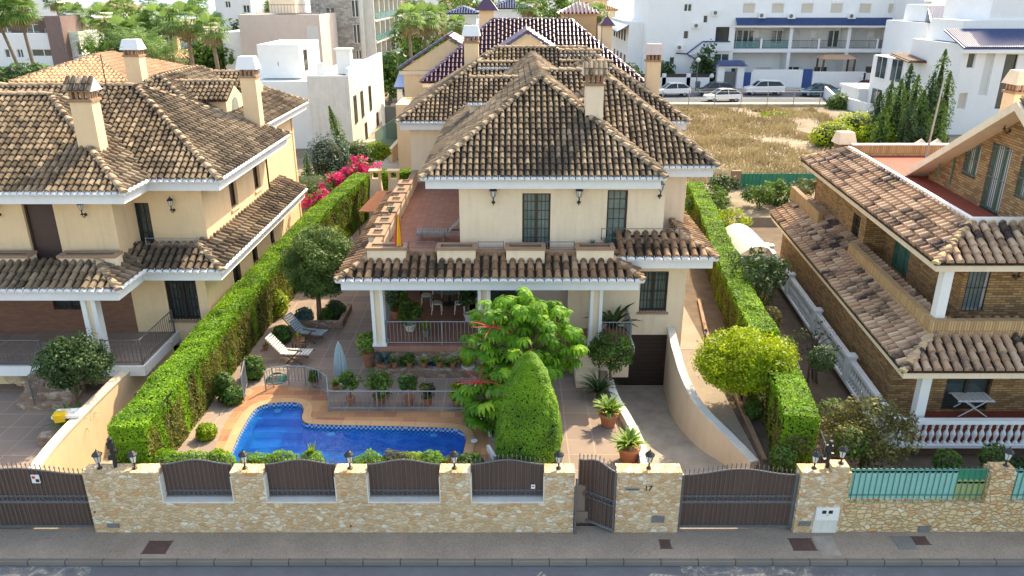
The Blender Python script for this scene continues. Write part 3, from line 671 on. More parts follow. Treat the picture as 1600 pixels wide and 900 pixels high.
# driveway of the house
s = MB(); n = len(dr)
def lerp_poly(P, y):
    P = sorted(P, key=lambda p: p[1])
    for (x0, y0), (x1, y1) in zip(P, P[1:]):
        if y0 <= y <= y1: return x0 + (x1 - x0) * (y - y0) / max(1e-6, y1 - y0)
    return P[0][0] if y < P[0][1] else P[-1][0]
N_ = 14; vs = []
for i in range(N_ + 1):
    y = .3 + (9.4 - .3) * i / N_; z = 0 - .2 * min(1, i / N_ * 1.1); vs += [(lerp_poly(dl, max(y, dl[-1][1])) + .1, y, z), (lerp_poly(dr, max(y, .5)) + .32, y, z)]
s.add(vs, [(2 * i, 2 * i + 1, 2 * i + 3, 2 * i + 2) for i in range(N_)]); struct(s.build('driveway', M['conc']))
def curb(path, w, z0, z1, off=0):   # wall following a path; z0/z1 functions of arc fraction
    mb = MB(); n = len(path)
    L_, R_ = [], []
    for i, p in enumerate(path):
        a, c = Vector(path[max(0, i - 1)]), Vector(path[min(n - 1, i + 1)]); t = (c - a).normalized(); nn = Vector((t.y, -t.x)); L_.append(Vector(p) + nn * (off - w / 2)); R_.append(Vector(p) + nn * (off + w / 2))
    vs = []
    for i in range(n):
        f = i / (n - 1); vs += [(*L_[i], z0(f)), (*R_[i], z0(f)), (*R_[i], z1(f)), (*L_[i], z1(f))]
    fs = [(0, 3, 2, 1), (4 * n - 4, 4 * n - 3, 4 * n - 2, 4 * n - 1)]
    for i in range(n - 1):
        for k in range(4): fs.append((4 * i + k, 4 * i + (k + 1) % 4, 4 * i + 4 + (k + 1) % 4, 4 * i + 4 + k))
    mb.add(vs, fs); return mb
def dense(P, k=4):
    P = [Vector(p) for p in P]; out = []
    for i in range(len(P) - 1):
        p0, p1, p2, p3 = P[max(0, i - 1)], P[i], P[i + 1], P[min(len(P) - 1, i + 2)]
        for j in range(k):
            t = j / k; out.append(tuple(.5 * ((2 * p1) + (-p0 + p2) * t + (2 * p0 - 5 * p1 + 4 * p2 - p3) * t * t + (-p0 + 3 * p1 - 3 * p2 + p3) * t ** 3)))
    out.append(tuple(P[-1])); return out
# low wall at the driveway's left, tall curved retaining wall at its right
tag(curb(dense(dl[1:-1] + [(dl[-1][0] - .1, 1.1)]), .28, lambda f: -.5, lambda f: 1.6).build('low_wall', M['offw']), 'low pale kerb wall between the paved patio and the sloping driveway', 'wall')
drw = dense(dr[:4] + [G(1140, 728, 0)[:2], (7.72, 2.4)])
def interp(y, P):
    for (a, za), (c, zc) in zip(P, P[1:]):
        if y <= c: return za + (zc - za) * max(0, y - a) / (c - a)
    return P[-1][1]
RW = [(2.4, .78), (3.4, .9), (4.3, 1.2), (5.3, 1.45), (7.2, 2.2), (9.4, 2.4)]
zw = lambda f, d=0: interp(drw[int(round(f * (len(drw) - 1)))][1], RW) + d
ZSG = [(.5, .45), (9.4, 1.45), (99, 1.45)]
zsg = lambda x, y: interp(y, ZSG)
def GS(px, py, d=.01):
    z = 1.0
    for _ in range(6): p = G(px, py, z); z = zsg(p[0], p[1]) + d
    return p
rt = thing('retaining_wall', 'tall curved cream retaining wall along the right side of the driveway', 'wall', (*drw[len(drw) // 2], -.4))
curb(drw, .24, lambda f: -.6, zw, -.1).build('wall', M['cream'], rt)
curb(drw, .30, lambda f: zw(f, .002), lambda f: zw(f, .07), -.1).build('coping', M['offw'], rt)
# side garden to the right of it
sg = [(p[0] + .2, p[1]) for p in drw][::-1]; sg = sg + [(6.6, 9.4), (6.6, 26), (6.6, 31), (14.6, 31), (11.2, 10), (10.6, YW), (sg[0][0], YW)]
sa = [(p[0] + .2, p[1]) for p in drw if p[1] < 9.39][::-1]; s = MB()
s.prism(sa + [(6.9, 9.4), (11.3, 9.4), (10.6, YW), (8.1, YW)], -.9, zsg); s.prism([(6.6, 9.402), (6.6, 31), (14.6, 31), (11.3, 9.402)], -.9, 1.45); struct(s.build('side_garden', M['dirt']))
pa = [GS(x, y)[:2] for x, y in ((1096, 540), (1118, 590), (1150, 650), (1188, 722))] + [(p[0] + .26, p[1]) for p in drw if p[1] < 9.3][::-1]; s = MB()
s.prism([(6.75, 9.38), (7.9, 9.38)] + pa, .2, lambda x, y: zsg(x, y) + .012); s.box(6.75, 7.9, 9.4, 24, 1.3, 1.462); struct(s.build('path', M['side']))
# neighbours' ground
drvL = [G(x, y, 0)[:2] for x, y in ((98, 742), (205, 690), (236, 640), (330, 560))]
wl_t = [G(x, y, 1.9)[:2] for x, y in ((38, 742), (75, 702), (110, 668), (160, 622), (200, 590), (240, 556))]
wl_t[0] = (wl_t[0][0], .6)
lp = [(-60, YW), (-60, 31), (-13.0, 31), (-13.0, 6.0)] + [(x, y) for x, y in wl_t[::-1][1:]] 
lp[-1] = (wl_t[0][0], YW)
struct(slab_with_hole(lp, None, -.9, 1.25, M['patio'], 'neighbour_patio'))
s = MB(); s.box(-30, -11.6, .3, 9.4, -.6, -.02); struct(s.build('neighbour_driveway', M['conc']))
pth = dense([wl_t[0], wl_t[1], wl_t[2], wl_t[3], wl_t[4], (wl_t[4][0] + .6, 8.5)])
rt = thing('retaining_wall', 'sunlit ochre retaining wall along the left neighbour driveway', 'wall', (*pth[5], -.4))
curb(pth, .26, lambda f: -.6, lambda f: 1.75 + .5 * f, .0).build('wall', M['ochre'], rt)
curb(pth, .34, lambda f: 1.752 + .5 * f, lambda f: 1.81 + .5 * f, .0).build('coping', M['creamw'], rt)
struct(slab_with_hole([(10.2, YW), (10.9, 10), (13.9, 31), (60, 31), (60, YW)], None, -.9, .55, M['dirt'], 'neighbour_garden'))
# ---------------------------------------------------------------- street wall with panels and gates
TH = .42
def bx_(px, z=1.0, Y=0): return VX(px, Y, z)
ZT = 2.05; ZS = 1.06
w1 = thing('stone_wall', 'long beige rubble stone street wall holding four dark brown panels', 'wall', (0, TH / 2, 0))
s = MB(); xa, xb = VX(150, 0, 0), VX(895, 0, 0)
s.box(xa, xb, 0, TH, 0, ZS)
edges = [(138, 250), (363, 413), (525, 573), (688, 735), (851, 895)]
ops = []
for i, (a, c) in enumerate(edges):
    x0 = xa if i == 0 else VX(a, 0, 1.6); x1 = xb if i == 4 else VX(c, 0, 1.6)
    s.box(x0, x1, 0, TH, ZS + (.0 if True else 0), ZT, 0)
    ops.append((x0, x1))
s.build('masonry', M['stone'], w1)
s = MB()
for i, (a, c) in enumerate(ops):
    n = max(1, round((c - a) / .45)); 
    for k in range(n): q0, q1 = a + (c - a) * k / n, a + (c - a) * (k + 1) / n; s.box(q0 - .015 * (k == 0), q1 + .015 * (k == n - 1) - .008, -.02, TH + .02, ZT + .002, ZT + .06 + random.uniform(-.008, .012))
s.build('coping', M['stone'], w1)
def scroll(mb, x0, x1, y, z0, z1, m=0):
    n = max(2, round((x1 - x0) / .17)); p = (x1 - x0) / n; h = (z1 - z0) / 2; zc = (z0 + z1) / 2
    for k in range(n):
        cx = x0 + (k + .5) * p; r = min(p, z1 - z0) * .42
        pts = [(cx + r * math.cos(a * math.pi / 5), y, zc + r * math.sin(a * math.pi / 5)) for a in range(11)]
        mb.tube(pts, .009, 4, m)
def arched(mb_panel, mb_bars, x0, x1, y, z0, z1, rise, spikes=True, sp=.135, frame=.05, dirn=None, mid=None):
    """sheet with curved top, bars in front, spikes on top. dirn: unit vector of the leaf in plan (hinged gate)"""
    n = 24; dx, dy = dirn or (1, 0); nx, ny = -dy, dx; X = lambda s_, off: (x0 + dx * s_ - nx * off, y + dy * s_ - ny * off)
    Lh = (x1 - x0); top = lambda s_: z1 + .1 + rise * (.5 - .5 * math.cos(2 * math.pi * min(1, max(0, (s_ / Lh - .0) / 1.0))))
    vs = []
    for i in range(n + 1):
        s_ = Lh * i / n; a = X(s_, 0); c = X(s_, -.02); vs += [(*a, z0), (*a, top(s_)), (*c, z0), (*c, top(s_))]
    fs = []
    for i in range(n): k = 4 * i; fs += [(k, k + 4, k + 5, k + 1), (k + 2, k + 3, k + 7, k + 6), (k + 1, k + 5, k + 7, k + 3)]
    mb_panel.add(vs, fs)
    mb_bars.tube([(*X(Lh * i / n, .03), top(Lh * i / n)) for i in range(n + 1)], .022, 5)
    nb = max(3, round(Lh / sp))
    for k in range(nb + 1):
        s_ = Lh * k / nb; e = .24 if spikes else 0; P = X(s_, .03)
        mb_bars.cyl((*P, z0 + .02), (*P, top(s_) + e * .7), .013, .013, 4)
        if spikes: mb_bars.lathe([(.02, 0), (.02, .03), (.002, .09)], (P[0], P[1], top(s_) + e * .55), 5)
    P0, P1 = X(0, .03), X(Lh, .03)
    for zz in ([z0 + .03, z0 + .22] if mid is None else [z0 + .03, mid, mid + .19]): mb_bars.cyl((*P0, zz), (*P1, zz), .018, .018, 4)
    return X, top
pan_labels = ['leftmost brown panel', None]
for i in range(4):
    x0, x1 = ops[i][1], ops[i + 1][0]
    pn = MB(); br = MB(); arched(pn, br, x0 + .02, x1 - .02, .25, ZS + .06, 2.13, .15)
    scroll(br, x0 + .06, x0 + (x1 - x0) * .48, .215, ZS + .09, ZS + .27); scroll(br, x0 + (x1 - x0) * .52, x1 - .06, .215, ZS + .09, ZS + .27)
    o = pn.build('fence_panel', M['panel'], w1); br.build('fence_bars', M['iron'], o)
    s = MB(); s.box(x0 + .002, x1 - .002, -.03, TH - .02, ZS + .002, ZS + .055); s.box(x0 + .002, x0 + .035, .0, TH - .02, ZS + .06, ZT - .1); s.box(x1 - .035, x1 - .002, .0, TH - .02, ZS + .06, ZT - .1); s.build('sill', M['offw'], o)
def plate(parent, x, z, wd, h, mat, Y=0):
    s = MB(); s.box(x - wd / 2, x + wd / 2, Y - .015, Y - .001, z - h / 2, z + h / 2); s.box(x - wd / 2 + .02, x + wd / 2 - .02, Y - .022, Y - .016, z - h / 2 + .02, z + h / 2 - .02); return s.build('meter_plate', mat, parent)
p = V(177, 821, 0); plate(w1, p[0], p[2], .36, .16, M['metal'])
for q in ((548, 822), (148, 800)): p = V(*q, 0); s = MB(); s.cyl((p[0], -.012, p[2]), (p[0], .01, p[2]), .03, .03, 8); s.build('weep_hole', M['black'], w1)
s = MB(); p = V(833, 760, .2); s.box(p[0] - .06, p[0] + .06, .18, .2, p[2] - .07, p[2] + .07); s.box(p[0] - .03, p[0] + .03, .172, .179, p[2] - .0, p[2] + .03, 1); s.build('notice_plate', [M['white2'], M['red']], w1)
# pillar with the house number
w2 = thing('gate_pillar', 'wide stone pillar between the two gates with the number 17 on it', 'pillar', (VX(1010, 0, 0), TH / 2, 0))
s = MB(); xa, xb = VX(962, 0, 1), VX(1062, 0, 1); s.box(xa, xb, 0, TH, 0, ZT); s.build('masonry', M['stone'], w2)
s = MB(); n = 4
for k in range(n): s.box(xa + (xb - xa) * k / n - .015 * (k == 0), xa + (xb - xa) * (k + 1) / n - .008, -.02, TH + .02, ZT + .002, ZT + .06 + random.uniform(-.006, .01))
s.build('coping', M['stone'], w2)
XP0, XP1 = xa, xb
p = V(988, 764, 0); s = MB(); s.box(p[0] - .2, p[0] + .2, -.03, -.001, p[2] - .045, p[2] + .045); s.box(p[0] - .17, p[0] + .17, -.036, -.031, p[2] - .005, p[2] + .015, 1); s.build('letter_slot', [M['iron2'], M['black']], w2)
p = V(1028, 811, 0); plate(w2, p[0], p[2], .38, .24, M['metal'])
def text(body, name, parent, x, y, z, size, mat, rz=0, ext=.006, rx=90):
    c = bpy.data.curves.new(name, 'FONT'); c.body = body; c.size = size; c.extrude = ext; c.align_x = 'CENTER'; c.align_y = 'CENTER'
    o = bpy.data.objects.new(name, c); scene.collection.objects.link(o); dg = bpy.context.evaluated_depsgraph_get(); me = bpy.data.meshes.new_from_object(o.evaluated_get(dg)); me.name = name
    me.materials.clear(); me.materials.append(mat); n = bpy.data.objects.new(name, me); scene.collection.objects.link(n); bpy.data.objects.remove(o)
    n.rotation_euler = (R(rx), 0, rz)
    if parent: n.parent = parent; n.location = Vector((x, y, z)) - WL[parent]
    else: n.location = (x, y, z)
    return n
p = V(1013, 763, 0); text('17', 'house_number', w2, p[0], -.012, p[2], .24, M['black'])
# pedestrian gate, ajar
gx0, gx1 = VX(902, 0, 0) + .02, VX(962, 0, 0)
pn = MB(); br = MB(); gt = thing('garden_gate', 'narrow brown sheet and iron pedestrian gate standing ajar beside the number 17 pillar', 'gate', (gx1, .1, 0))
ax, ay = VX(903, .75, .3), .62; bx2, by2 = XP0 - .04, -.02
Lg = math.hypot(bx2 - ax, by2 - ay); dn = ((bx2 - ax) / Lg, (by2 - ay) / Lg)
X, top = arched(pn, br, ax, ax + Lg, ay, .12, 2.05, .16, dirn=dn, mid=.95)
for s_ in (0, Lg): P = X(s_, .03); br.cyl((*P, .06), (*P, 2.14), .032, .032, 6)
P0, P1 = X(0, .03), X(Lg, .03); br.cyl((*P0, .1), (*P1, .1), .03, .03, 6)
for k in range(7):
    c_ = X(Lg * (k + .5) / 7, .05); r = .07
    br.tube([(c_[0] + dn[0] * r * math.cos(a * math.pi / 5), c_[1] + dn[1] * r * math.cos(a * math.pi / 5), 1.045 + r * math.sin(a * math.pi / 5)) for a in range(11)], .009, 4)
pn.build('gate_sheet', M['panel'], gt); br.build('gate_frame', M['iron'], gt)
s = MB(); P = X(Lg - .08, .06); s.cyl((P[0], P[1], 1.1), (P[0], P[1] - .06, 1.1), .02, .02, 6); s.box(P[0] - .09, P[0] + .01, P[1] - .08, P[1] - .06, 1.085, 1.115); s.build('handle', M['black'], gt)
s = MB(); s.box(gx0 - .08, gx1, .44, 1.0, 0, .4); s.box(gx0 - .08, gx1, 1.0, 1.3, 0, .8); struct(s.build('steps', M['patio']))
s = MB(); s.cyl((VX(898, -.02, 0), -.05, 0), (VX(898, -.02, 0), -.05, 1.95), .035, .035, 6); tag(s.build('gate_post', M['iron']), 'slim iron closing post on the right end of the long stone wall', 'post')
def vgate(label, px0, px1, z_top, rise, x0=None, x1=None):
    x0 = VX(px0, .1, 0) if x0 is None else x0; x1 = VX(px1, .1, 0) if x1 is None else x1
    gt = thing('vehicle_gate', label, 'gate', ((x0 + x1) / 2, .2, 0)); pn = MB(); br = MB()
    arched(pn, br, x0 + .1, x1 - .1, .2, .1, z_top, rise, mid=.98)
    scroll(br, x0 + .2, (x0 + x1) / 2 - .06, .165, 1.0, 1.16); scroll(br, (x0 + x1) / 2 + .06, x1 - .2, .165, 1.0, 1.16)
    br.box(x0, x0 + .09, .13, .22, .02, z_top + .12); br.box(x1 - .09, x1, .13, .22, .02, z_top + .12); br.box(x0 + .09, x1 - .09, .14, .21, .06, .15); br.box(x0 + .09, x1 - .09, .145, .19, .93, .975)
    pn.build('gate_sheet', M['panel'], gt); br.build('gate_frame', M['iron'], gt); return gt
vgate('wide brown sheet and iron sliding gate closing the driveway right of number 17', 1064, 1236, 1.80, .2, x0=XP1 + .01)
XG1 = VX(1236, .1, 0)
lg = vgate('wide brown sheet and iron gate at the left edge of the photo', -60, 150, 1.82, .2, x1=VX(149, .1, 0.5))
s = MB(); p = V(56, 748, .15); s.box(p[0] - .12, p[0] + .12, .13, .15, p[2] - .14, p[2] + .14); s.box(p[0] - .09, p[0] + .0, .122, .129, p[2] + .02, p[2] + .1, 1); s.box(p[0] - .0, p[0] + .1, .122, .129, p[2] - .1, p[2] + .0, 2); s.build('notice_plate', [M['white2'], M['red'], M['black']], lg)
# right pillar with meter cabinet + neighbour wall with green slats
w3 = thing('gate_pillar', 'stone pillar right of the wide gate holding a white electricity meter cabinet', 'pillar', (VX(1280, 0, 0), TH / 2, 0))
xb = VX(1316, 0, .8); xm = VX(1303, 0, 1.8); s = MB(); s.box(XG1 + .02, xb, 0, TH, 0, ZT); s.box(xm - .1, xb, .02, TH - .02, ZT, ZT + .22); s.build('masonry', M['stone'], w3)
s = MB(); s.box(XG1 + .0, xm - .12, -.02, TH + .02, ZT + .002, ZT + .06); s.build('coping', M['stone'], w3)
p = V(1292, 802, 0); q = V(1290, 824, 0); s = MB()
s.box(p[0] - .34, p[0] + .34, -.05, -.001, p[2] - .22, p[2] + .22); s.box(p[0] - .31, p[0] + .31, -.057, -.051, p[2] - .19, p[2] + .19)
for dx in (-.11, .08): s.box(p[0] + dx - .06, p[0] + dx + .06, -.064, -.058, p[2] + .03, p[2] + .14, 1)
s.add([(p[0] + .0, -.064, p[2] + .02), (p[0] - .035, -.064, p[2] - .05), (p[0] + .035, -.064, p[2] - .05)], [(0, 1, 2)], 2)
s.box(p[0] - .36, p[0] + .34, -.03, -.002, 0.01, p[2] - .23, 3); s.build('meter_cabinet', [M['white2'], M['black'], M['yellow'], M['offw']], w3)
p = V(1257, 818, 0); plate(w3, p[0], p[2], .36, .16, M['metal'])
w4 = thing('stone_wall', 'low yellow stone wall carrying pale green slatted fencing at the right', 'wall', (VX(1450, 0, 0), TH / 2, 0))
xp0, xp1 = VX(1545, 0, 1.6), VX(1583, 0, 1.6); s = MB()
s.box(xb + .003, 30, .03, TH, 0, 1.02); s.box(xp0, xp1, 0, TH + .02, 1.02, 2.1); s.box(xp0 + .05, xp1 - .05, .05, TH - .03, 2.1, 2.2); s.box(xb + .003, xb + .12, .05, TH - .05, 1.02, 2.05); s.build('masonry', M['stoney'], w4)
p = V(1444, 826, 0.03); plate(w4, p[0], p[2], .36, .22, M['metal'], .03)
for x0, x1, kk in ((xb + .1, xp0, 0), (xp1, 30, 1)):
    pn = MB(); n = round((x1 - x0) / .17)
    for k in range(n):
        xc = x0 + (k + .5) * (x1 - x0) / n; f = (k + .5) / n; mm = 1 if (f > .8 and kk == 0) else 0; h = 2.02 if not mm else 1.65
        pn.prism([(xc - .078, .2), (xc + .078, .2), (xc + .078, .215), (xc - .078, .215)], 1.06, h, 2 if mm else 0)
        pn.cyl((xc, .2, h - .0), (xc, .215, h - .0), .078, .078, 10, 2 if mm else 0)
        if mm: pn.box(xc - .08, xc + .08, .22, .23, 1.6, 2.08, 1)
    o = pn.build('slat_screen', [M['greenp'], M['greens'], plain('yellowed_slats', (.33, .40, .17), .7, .15)], w4)
    br = MB()
    for k in range(n + 1): xc = x0 + k * (x1 - x0) / n; br.cyl((xc, .17, 1.03), (xc, .17, 2.14), .012, .012, 4); br.lathe([(.018, 0), (.002, .08)], (xc, .17, 2.12), 5)
    br.cyl((x0, .17, 2.08), (x1, .17, 2.08), .016, .016, 4); br.cyl((x0, .17, 1.2), (x1, .17, 1.2), .016, .016, 4); br.build('fence_bars', M['greeni'], o)
# lanterns on the wall
def post_lantern(px, py, label, z=ZT + .06, Y=.2, s=1.0):
    x = VX(px, Y, z); t = thing('wall_top_lantern', label, 'lantern', (x, Y, z), 'lanterns on the street wall'); mb = MB(); lantern_mb(mb, x, Y, z, s, 1); mb.build('lantern_body', [M['black'], M['lglass']], t)
post_lantern(156, 742, 'black lantern beside the left end pillar post, nearest the left gate')
post_lantern(211, 722, 'lantern on the stone wall just left of the leftmost brown panel')
post_lantern(383, 722, 'lantern on the pillar between the first and second brown panels from the left')
post_lantern(547, 722, 'lantern on the pillar between the second and third brown panels')
post_lantern(710, 724, 'lantern on the pillar between the third and fourth brown panels, under green shrubs')
post_lantern(873, 727, 'lantern on the pillar right of the cone shaped topiary')
post_lantern(1014, 735, 'lantern on top of the number 17 pillar')
post_lantern(1272, 738, 'lantern on the pillar above the white meter cabinet, left of a black post')
post_lantern(1314, 724, 'lantern on the pillar above the white meter cabinet, right of a black post', ZT + .23)
post_lantern(1571, 730, 'lantern on the narrow pillar between green slatted fences', 2.2)
for px, zz, lb in ((178, 3.0, 'dark iron post with fittings standing at the left end of the stone wall'), (1294, 2.9, 'dark iron post with fittings standing above the meter cabinet')):
    s = MB(); x = VX(px, .1, 2); s.cyl((x, .25, 1.9), (x, .25, zz), .05, .05, 6); s.box(x - .1, x + .08, .2, .3, zz - .25, zz - .05); s.box(x - .14, x + .0, .2, .3, zz - .62, zz - .5); s.box(x - .05, x + .13, .2, .3, zz - .42, zz - .3); s.ell((x, .25, zz + .05), (.08, .08, .07), 5)
    tag(s.build('iron_post', M['black']), lb, 'post')
# ---------------------------------------------------------------- the middle house
TM = [M['tile'], M['pan'], M['ridge'], M['fascia'], M['fascia']]
TW = [M['tile2'], M['pan'], M['ridge'], M['fascia'], M['fascia']]
H = thing('villa', 'cream two storey villa with brown tiled hip roofs in the middle, behind the swimming pool', 'house', (1.5, 14, 1.3))
tiled_roof(H, [dict(x0=-3.3, x1=5.58, y0=8.8, y1=30, z=8.6, s=.70), dict(x0=0, x1=7.95, y0=10.7, y1=28, z=8.6, s=.74),
               dict(x0=-5.95, x1=9.2, y0=21.5, y1=31.8, z=8.6, s=.65)], TM, pitch=.235, L=.30, seed=1)
tiled_roof(H, [dict(x0=-6.35, x1=4.75, y0=7.3, y1=22.5, z=5.2, s=.5, vmax=1.18, gable='N', hole=lambda x, y: x < -4.6 and y > 19.5),
               dict(x0=3.9, x1=7.6, y0=8.2, y1=24, z=5.72, s=.5, vmax=1.3, gable='NW')], TW, pitch=.33, L=.42, seed=5, name='lower_roof', fascia=.36)
# small stepped roof pieces on the sides of the big roof
dw = MB()
for k, (x0, x1, y0, y1, z0, z1) in enumerate(((-1.98, 1.2, 16.2, 17.9, 10.26, 11.2), (1.3, 3.6, 15.0, 16.5, 10.85, 11.66), (-1.9, .9, 25.0, 25.4, 11.0, 11.25), (2.6, 5.5, 25.0, 25.4, 11.0, 11.3), (2.6, 5.0, 26.0, 26.4, 11.6, 11.8))):
    tiled_roof(H, [dict(x0=x0, x1=x1, y0=y0, y1=y1, z=z0, s=(z1 - z0) / (y1 - y0), gable='EWN', cap=1)], TM, pitch=.235, L=.30, seed=60 + k, name='stepped_roof', fascia=0)
    s_ = (z1 - z0) / (y1 - y0); e = .08; dw.add([(x, y, z) for x in (x0 + e, x1 - e) for y, z in ((y0 + .15, 8.9), (y1, 8.9), (y1, z1 - e), (y0 + .15, z0 + .15 * s_ - e))], [(0, 3, 2, 1), (4, 5, 6, 7), (0, 4, 7, 3), (1, 2, 6, 5), (3, 7, 6, 2)])
dw.build('dormer_wall', M['creamw'], H)
YF = 9.4
XLft, XR = VX(718, YF, 7), VX(1069, YF, 3.5)
xs0 = VX(1040, YF, 8)
def hz(px0, px1, py0, py1, Y): 
    return (VX(px0, Y, V(0, (py0 + py1) / 2, Y)[2]), VX(px1, Y, V(0, (py0 + py1) / 2, Y)[2]), V(800, py1, Y)[2], V(800, py0, Y)[2])
d1 = hz(816, 860, 302, 386, YF); d1 = (d1[0], d1[1], 5.45, d1[3]); d2 = hz(948, 980, 297, 372, YF); d2 = (d2[0], d2[1], 5.75, d2[3]); wn = hz(1000, 1043, 424, 487, YF)
gd = (VX(955, YF, 1), VX(1043, YF, 1), -.3, V(800, 523, YF)[2])
s = MB()
wall(s, 'y', YF, -1, XLft, xs0, 5.3, 8.45, [d1, d2]); wall(s, 'y', YF + .001, -1, 2.2, XR, -.6, 5.3, [wn, gd])
wall(s, 'x', XLft, -1, YF + .25, 22, 5.3, 8.45); wall(s, 'x', XR, 1, YF + .25, 24, 1.2, 5.9); wall(s, 'x', xs0, 1, YF + .25, 11.2, 5.3, 8.4)
wall(s, 'y', 11.2, -1, xs0, 6.9, 5.3, 8.4); wall(s, 'x', 6.9, 1, 11.45, 24, 5.3, 8.4); wall(s, 'y', 24, 1, XLft, 6.6, 1.2, 8.4)
wall(s, 'y', 22.2, -1, -5.4, XLft, 1.2, 8.4); wall(s, 'x', -5.4, -1, 22.45, 32, 1.2, 8.4); wall(s, 'x', 8.4, 1, 24, 32, 1.2, 8.4); wall(s, 'y', 24.1, -1, 6.6, 8.4, 1.2, 8.4)
s.build('wall', M['creamw'], H)
window(H, 'y', YF, -1, d1[0], d1[1], d1[2], d1[3], 'french', pane=M['glassm']); window(H, 'y', YF, -1, *d2[:2], *d2[2:], 'french', pane=M['glassm'])
window(H, 'y', YF, -1, *wn, 'french', pane=M['glassm'], grille=M['black'], sill=M['brickw'])
s = MB(); s.box(gd[0], gd[1], YF + .3, YF + .36, gd[2], gd[3])
for k in range(14): z = gd[2] + (gd[3] - gd[2]) * k / 14; s.box(gd[0], gd[1], YF + .285, YF + .3, z + .02, z + .15)
s.build('garage_door', M['brownf'], H)
for px, py in ((771, 316), (904, 316), (1030, 306)): p = V(px, py, YF); wall_lantern(H, p[0], YF - .002, p[2] + .05, (0, -1), 1.0)
# porch: floor slab, columns, back walls, railing, rubble base
PF = 2.4; py0 = 7.75; cx0 = VX(592, 7.9, 3.5)
s = MB(); s.box(cx0 - .25, 4.55, py0, 13.6, PF - .22, PF); s.build('porch_floor', [M['terr']], H)
s = MB(); s.box(VX(905, 7.6, 2), 4.62, py0 - .09, py0 - .003, PF - .27, PF + .02); s.box(4.553, 4.64, py0 - .09, 9.38, PF - .27, PF + .02); s.build('porch_edge', M['fascia'], H)
s = MB()
wall(s, 'y', 13.6, -1, -5.2, -1.6, PF, 5.2, [(-4.6, -3.4, PF, 4.6)]); wall(s, 'x', -1.75, -1, 10.6, 13.6, PF, 5.2); wall(s, 'y', 10.6, -1, -1.75, 4.7, PF, 5.2, [(-1.2, .4, PF, 4.6)]); s.box(2.2, 2.45, 9.66, 10.6, PF, 5.2)
s.build('porch_wall', M['pinkr'], H)
window(H, 'y', 13.6, -1, -4.6, -3.4, PF, 4.6, 'french'); window(H, 'y', 10.6, -1, -1.2, .4, PF, 4.6, 'french')
s = MB(); s.box(-5.9, 4.4, 8.0, 13.6, 4.84, 5.0); s.box(-5.6, 2.2, 9.7, 22, 5.08, 5.28); s.build('porch_ceiling', M['white2'], H)
s = MB(); s.box(-5.3, XLft, 8.7, 22.2, 5.285, 5.33); s.box(XLft, 4.3, 8.7, YF, 5.285, 5.33); s.build('terrace_floor', M['terr'], H)
for px in (592, 757, 930):
    x = VX(px, 7.95, 3.5); s = MB()
    for dx, dy in ((-.17, -.17), (.17, -.17), (-.17, .17), (.17, .17)): s.box(x + dx - .06, x + dx + .06, 7.98 + dy - .06, 7.98 + dy + .06, PF, 4.84)
    s.box(x - .13, x + .13, 7.85, 8.11, PF, 4.84, 1); s.box(x - .27, x + .27, 7.71, 8.25, PF + .001, PF + .08); s.build('column', [M['white2'], M['creamw']], H)
s = MB(); railing(s, [(cx0 + .25, 7.9, PF), (-2.65, 7.9, PF), (VX(750, 7.9, 3), 7.9, PF)], .95, .14); s.build('porch_railing', M['iron2'], H); s = MB(); railing(s, [(VX(764, 7.9, 3), 7.9, PF), (.8, 7.9, PF)], .95, .14)
s.build('porch_railing', M['iron2'], H); s = MB(); railing(s, [(3.4, 7.85, PF), (4.5, 7.85, PF), (4.5, 9.35, PF)], .95, .14); s.build('porch_railing', M['iron2'], H); s = MB(); railing(s, [(cx0 - .0, 8.25, PF), (cx0, 13.5, PF)], .95, .14); s.build('porch_railing', M['iron2'], H)
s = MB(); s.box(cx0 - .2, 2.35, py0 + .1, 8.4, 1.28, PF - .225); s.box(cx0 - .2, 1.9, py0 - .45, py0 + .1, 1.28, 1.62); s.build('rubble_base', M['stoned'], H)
s = MB(); s.box(2.352, 4.5, py0 + .15, 9.38, 1.0, PF - .23); s.build('porch_side', M['creamw'], H)
s = MB(); 
for k in range(4): s.box(2.36, 3.2, 6.5 + k * .3, 7.66, 1.3 + k * .26, 1.3 + k * .26 + .25)
s.build('porch_steps', M['creamw'], H)
# parapet with planters along the terrace
s = MB(); s.box(-5.3, 4.25, 8.5, 8.68, 5.3, 5.98); s.build('parapet', M['brickw'], H); s = MB(); s.box(-5.25, -5.05, 8.69, 21.8, 5.3, 6.0); s.build('parapet', M['creamw'], H); s = MB(); s.box(-5.3, -5.0, 8.69, 21.8, 6.002, 6.06); s.build('parapet_cap', M['brickw'], H)
def planter(parent, x0, x1, y0, y1, z0, z1, plants=True, mat=None, rim=None):
    s = MB(); s.box(x0, x1, y0, y1, z0, z1 - .1); o = s.build('planter', mat or M['creamw'], parent)
    r = MB(); t = .12; r.box(x0 - .04, x1 + .04, y0 - .04, y0 + t, z1 - .098, z1); r.box(x0 - .04, x1 + .04, y1 - t, y1 + .04, z1 - .098, z1); r.box(x0 - .04, x0 + t, y0 + t, y1 - t, z1 - .098, z1); r.box(x1 - t, x1 + .04, y0 + t, y1 - t, z1 - .098, z1)
    r.build('planter_rim', rim or M['brickw'], o)
    q = MB(); q.box(x0 + t, x1 - t, y0 + t, y1 - t, z1 - .099, z1 - .05); q.build('soil', M['dirt'], o); return o
zz0, zz1 = 5.35, 6.2
for a, c in ((574, 634), (683, 743), (791, 851), (901, 959)): planter(H, VX(a, 8.2, 6), VX(c, 8.2, 6), 8.14, 8.75, zz0, zz1)
for yy in (10.0, 11.7, 13.4, 15.1, 16.8, 18.5): planter(H, -5.6, -5.0, yy, yy + .85, 5.4, 6.12)
s = MB(); 
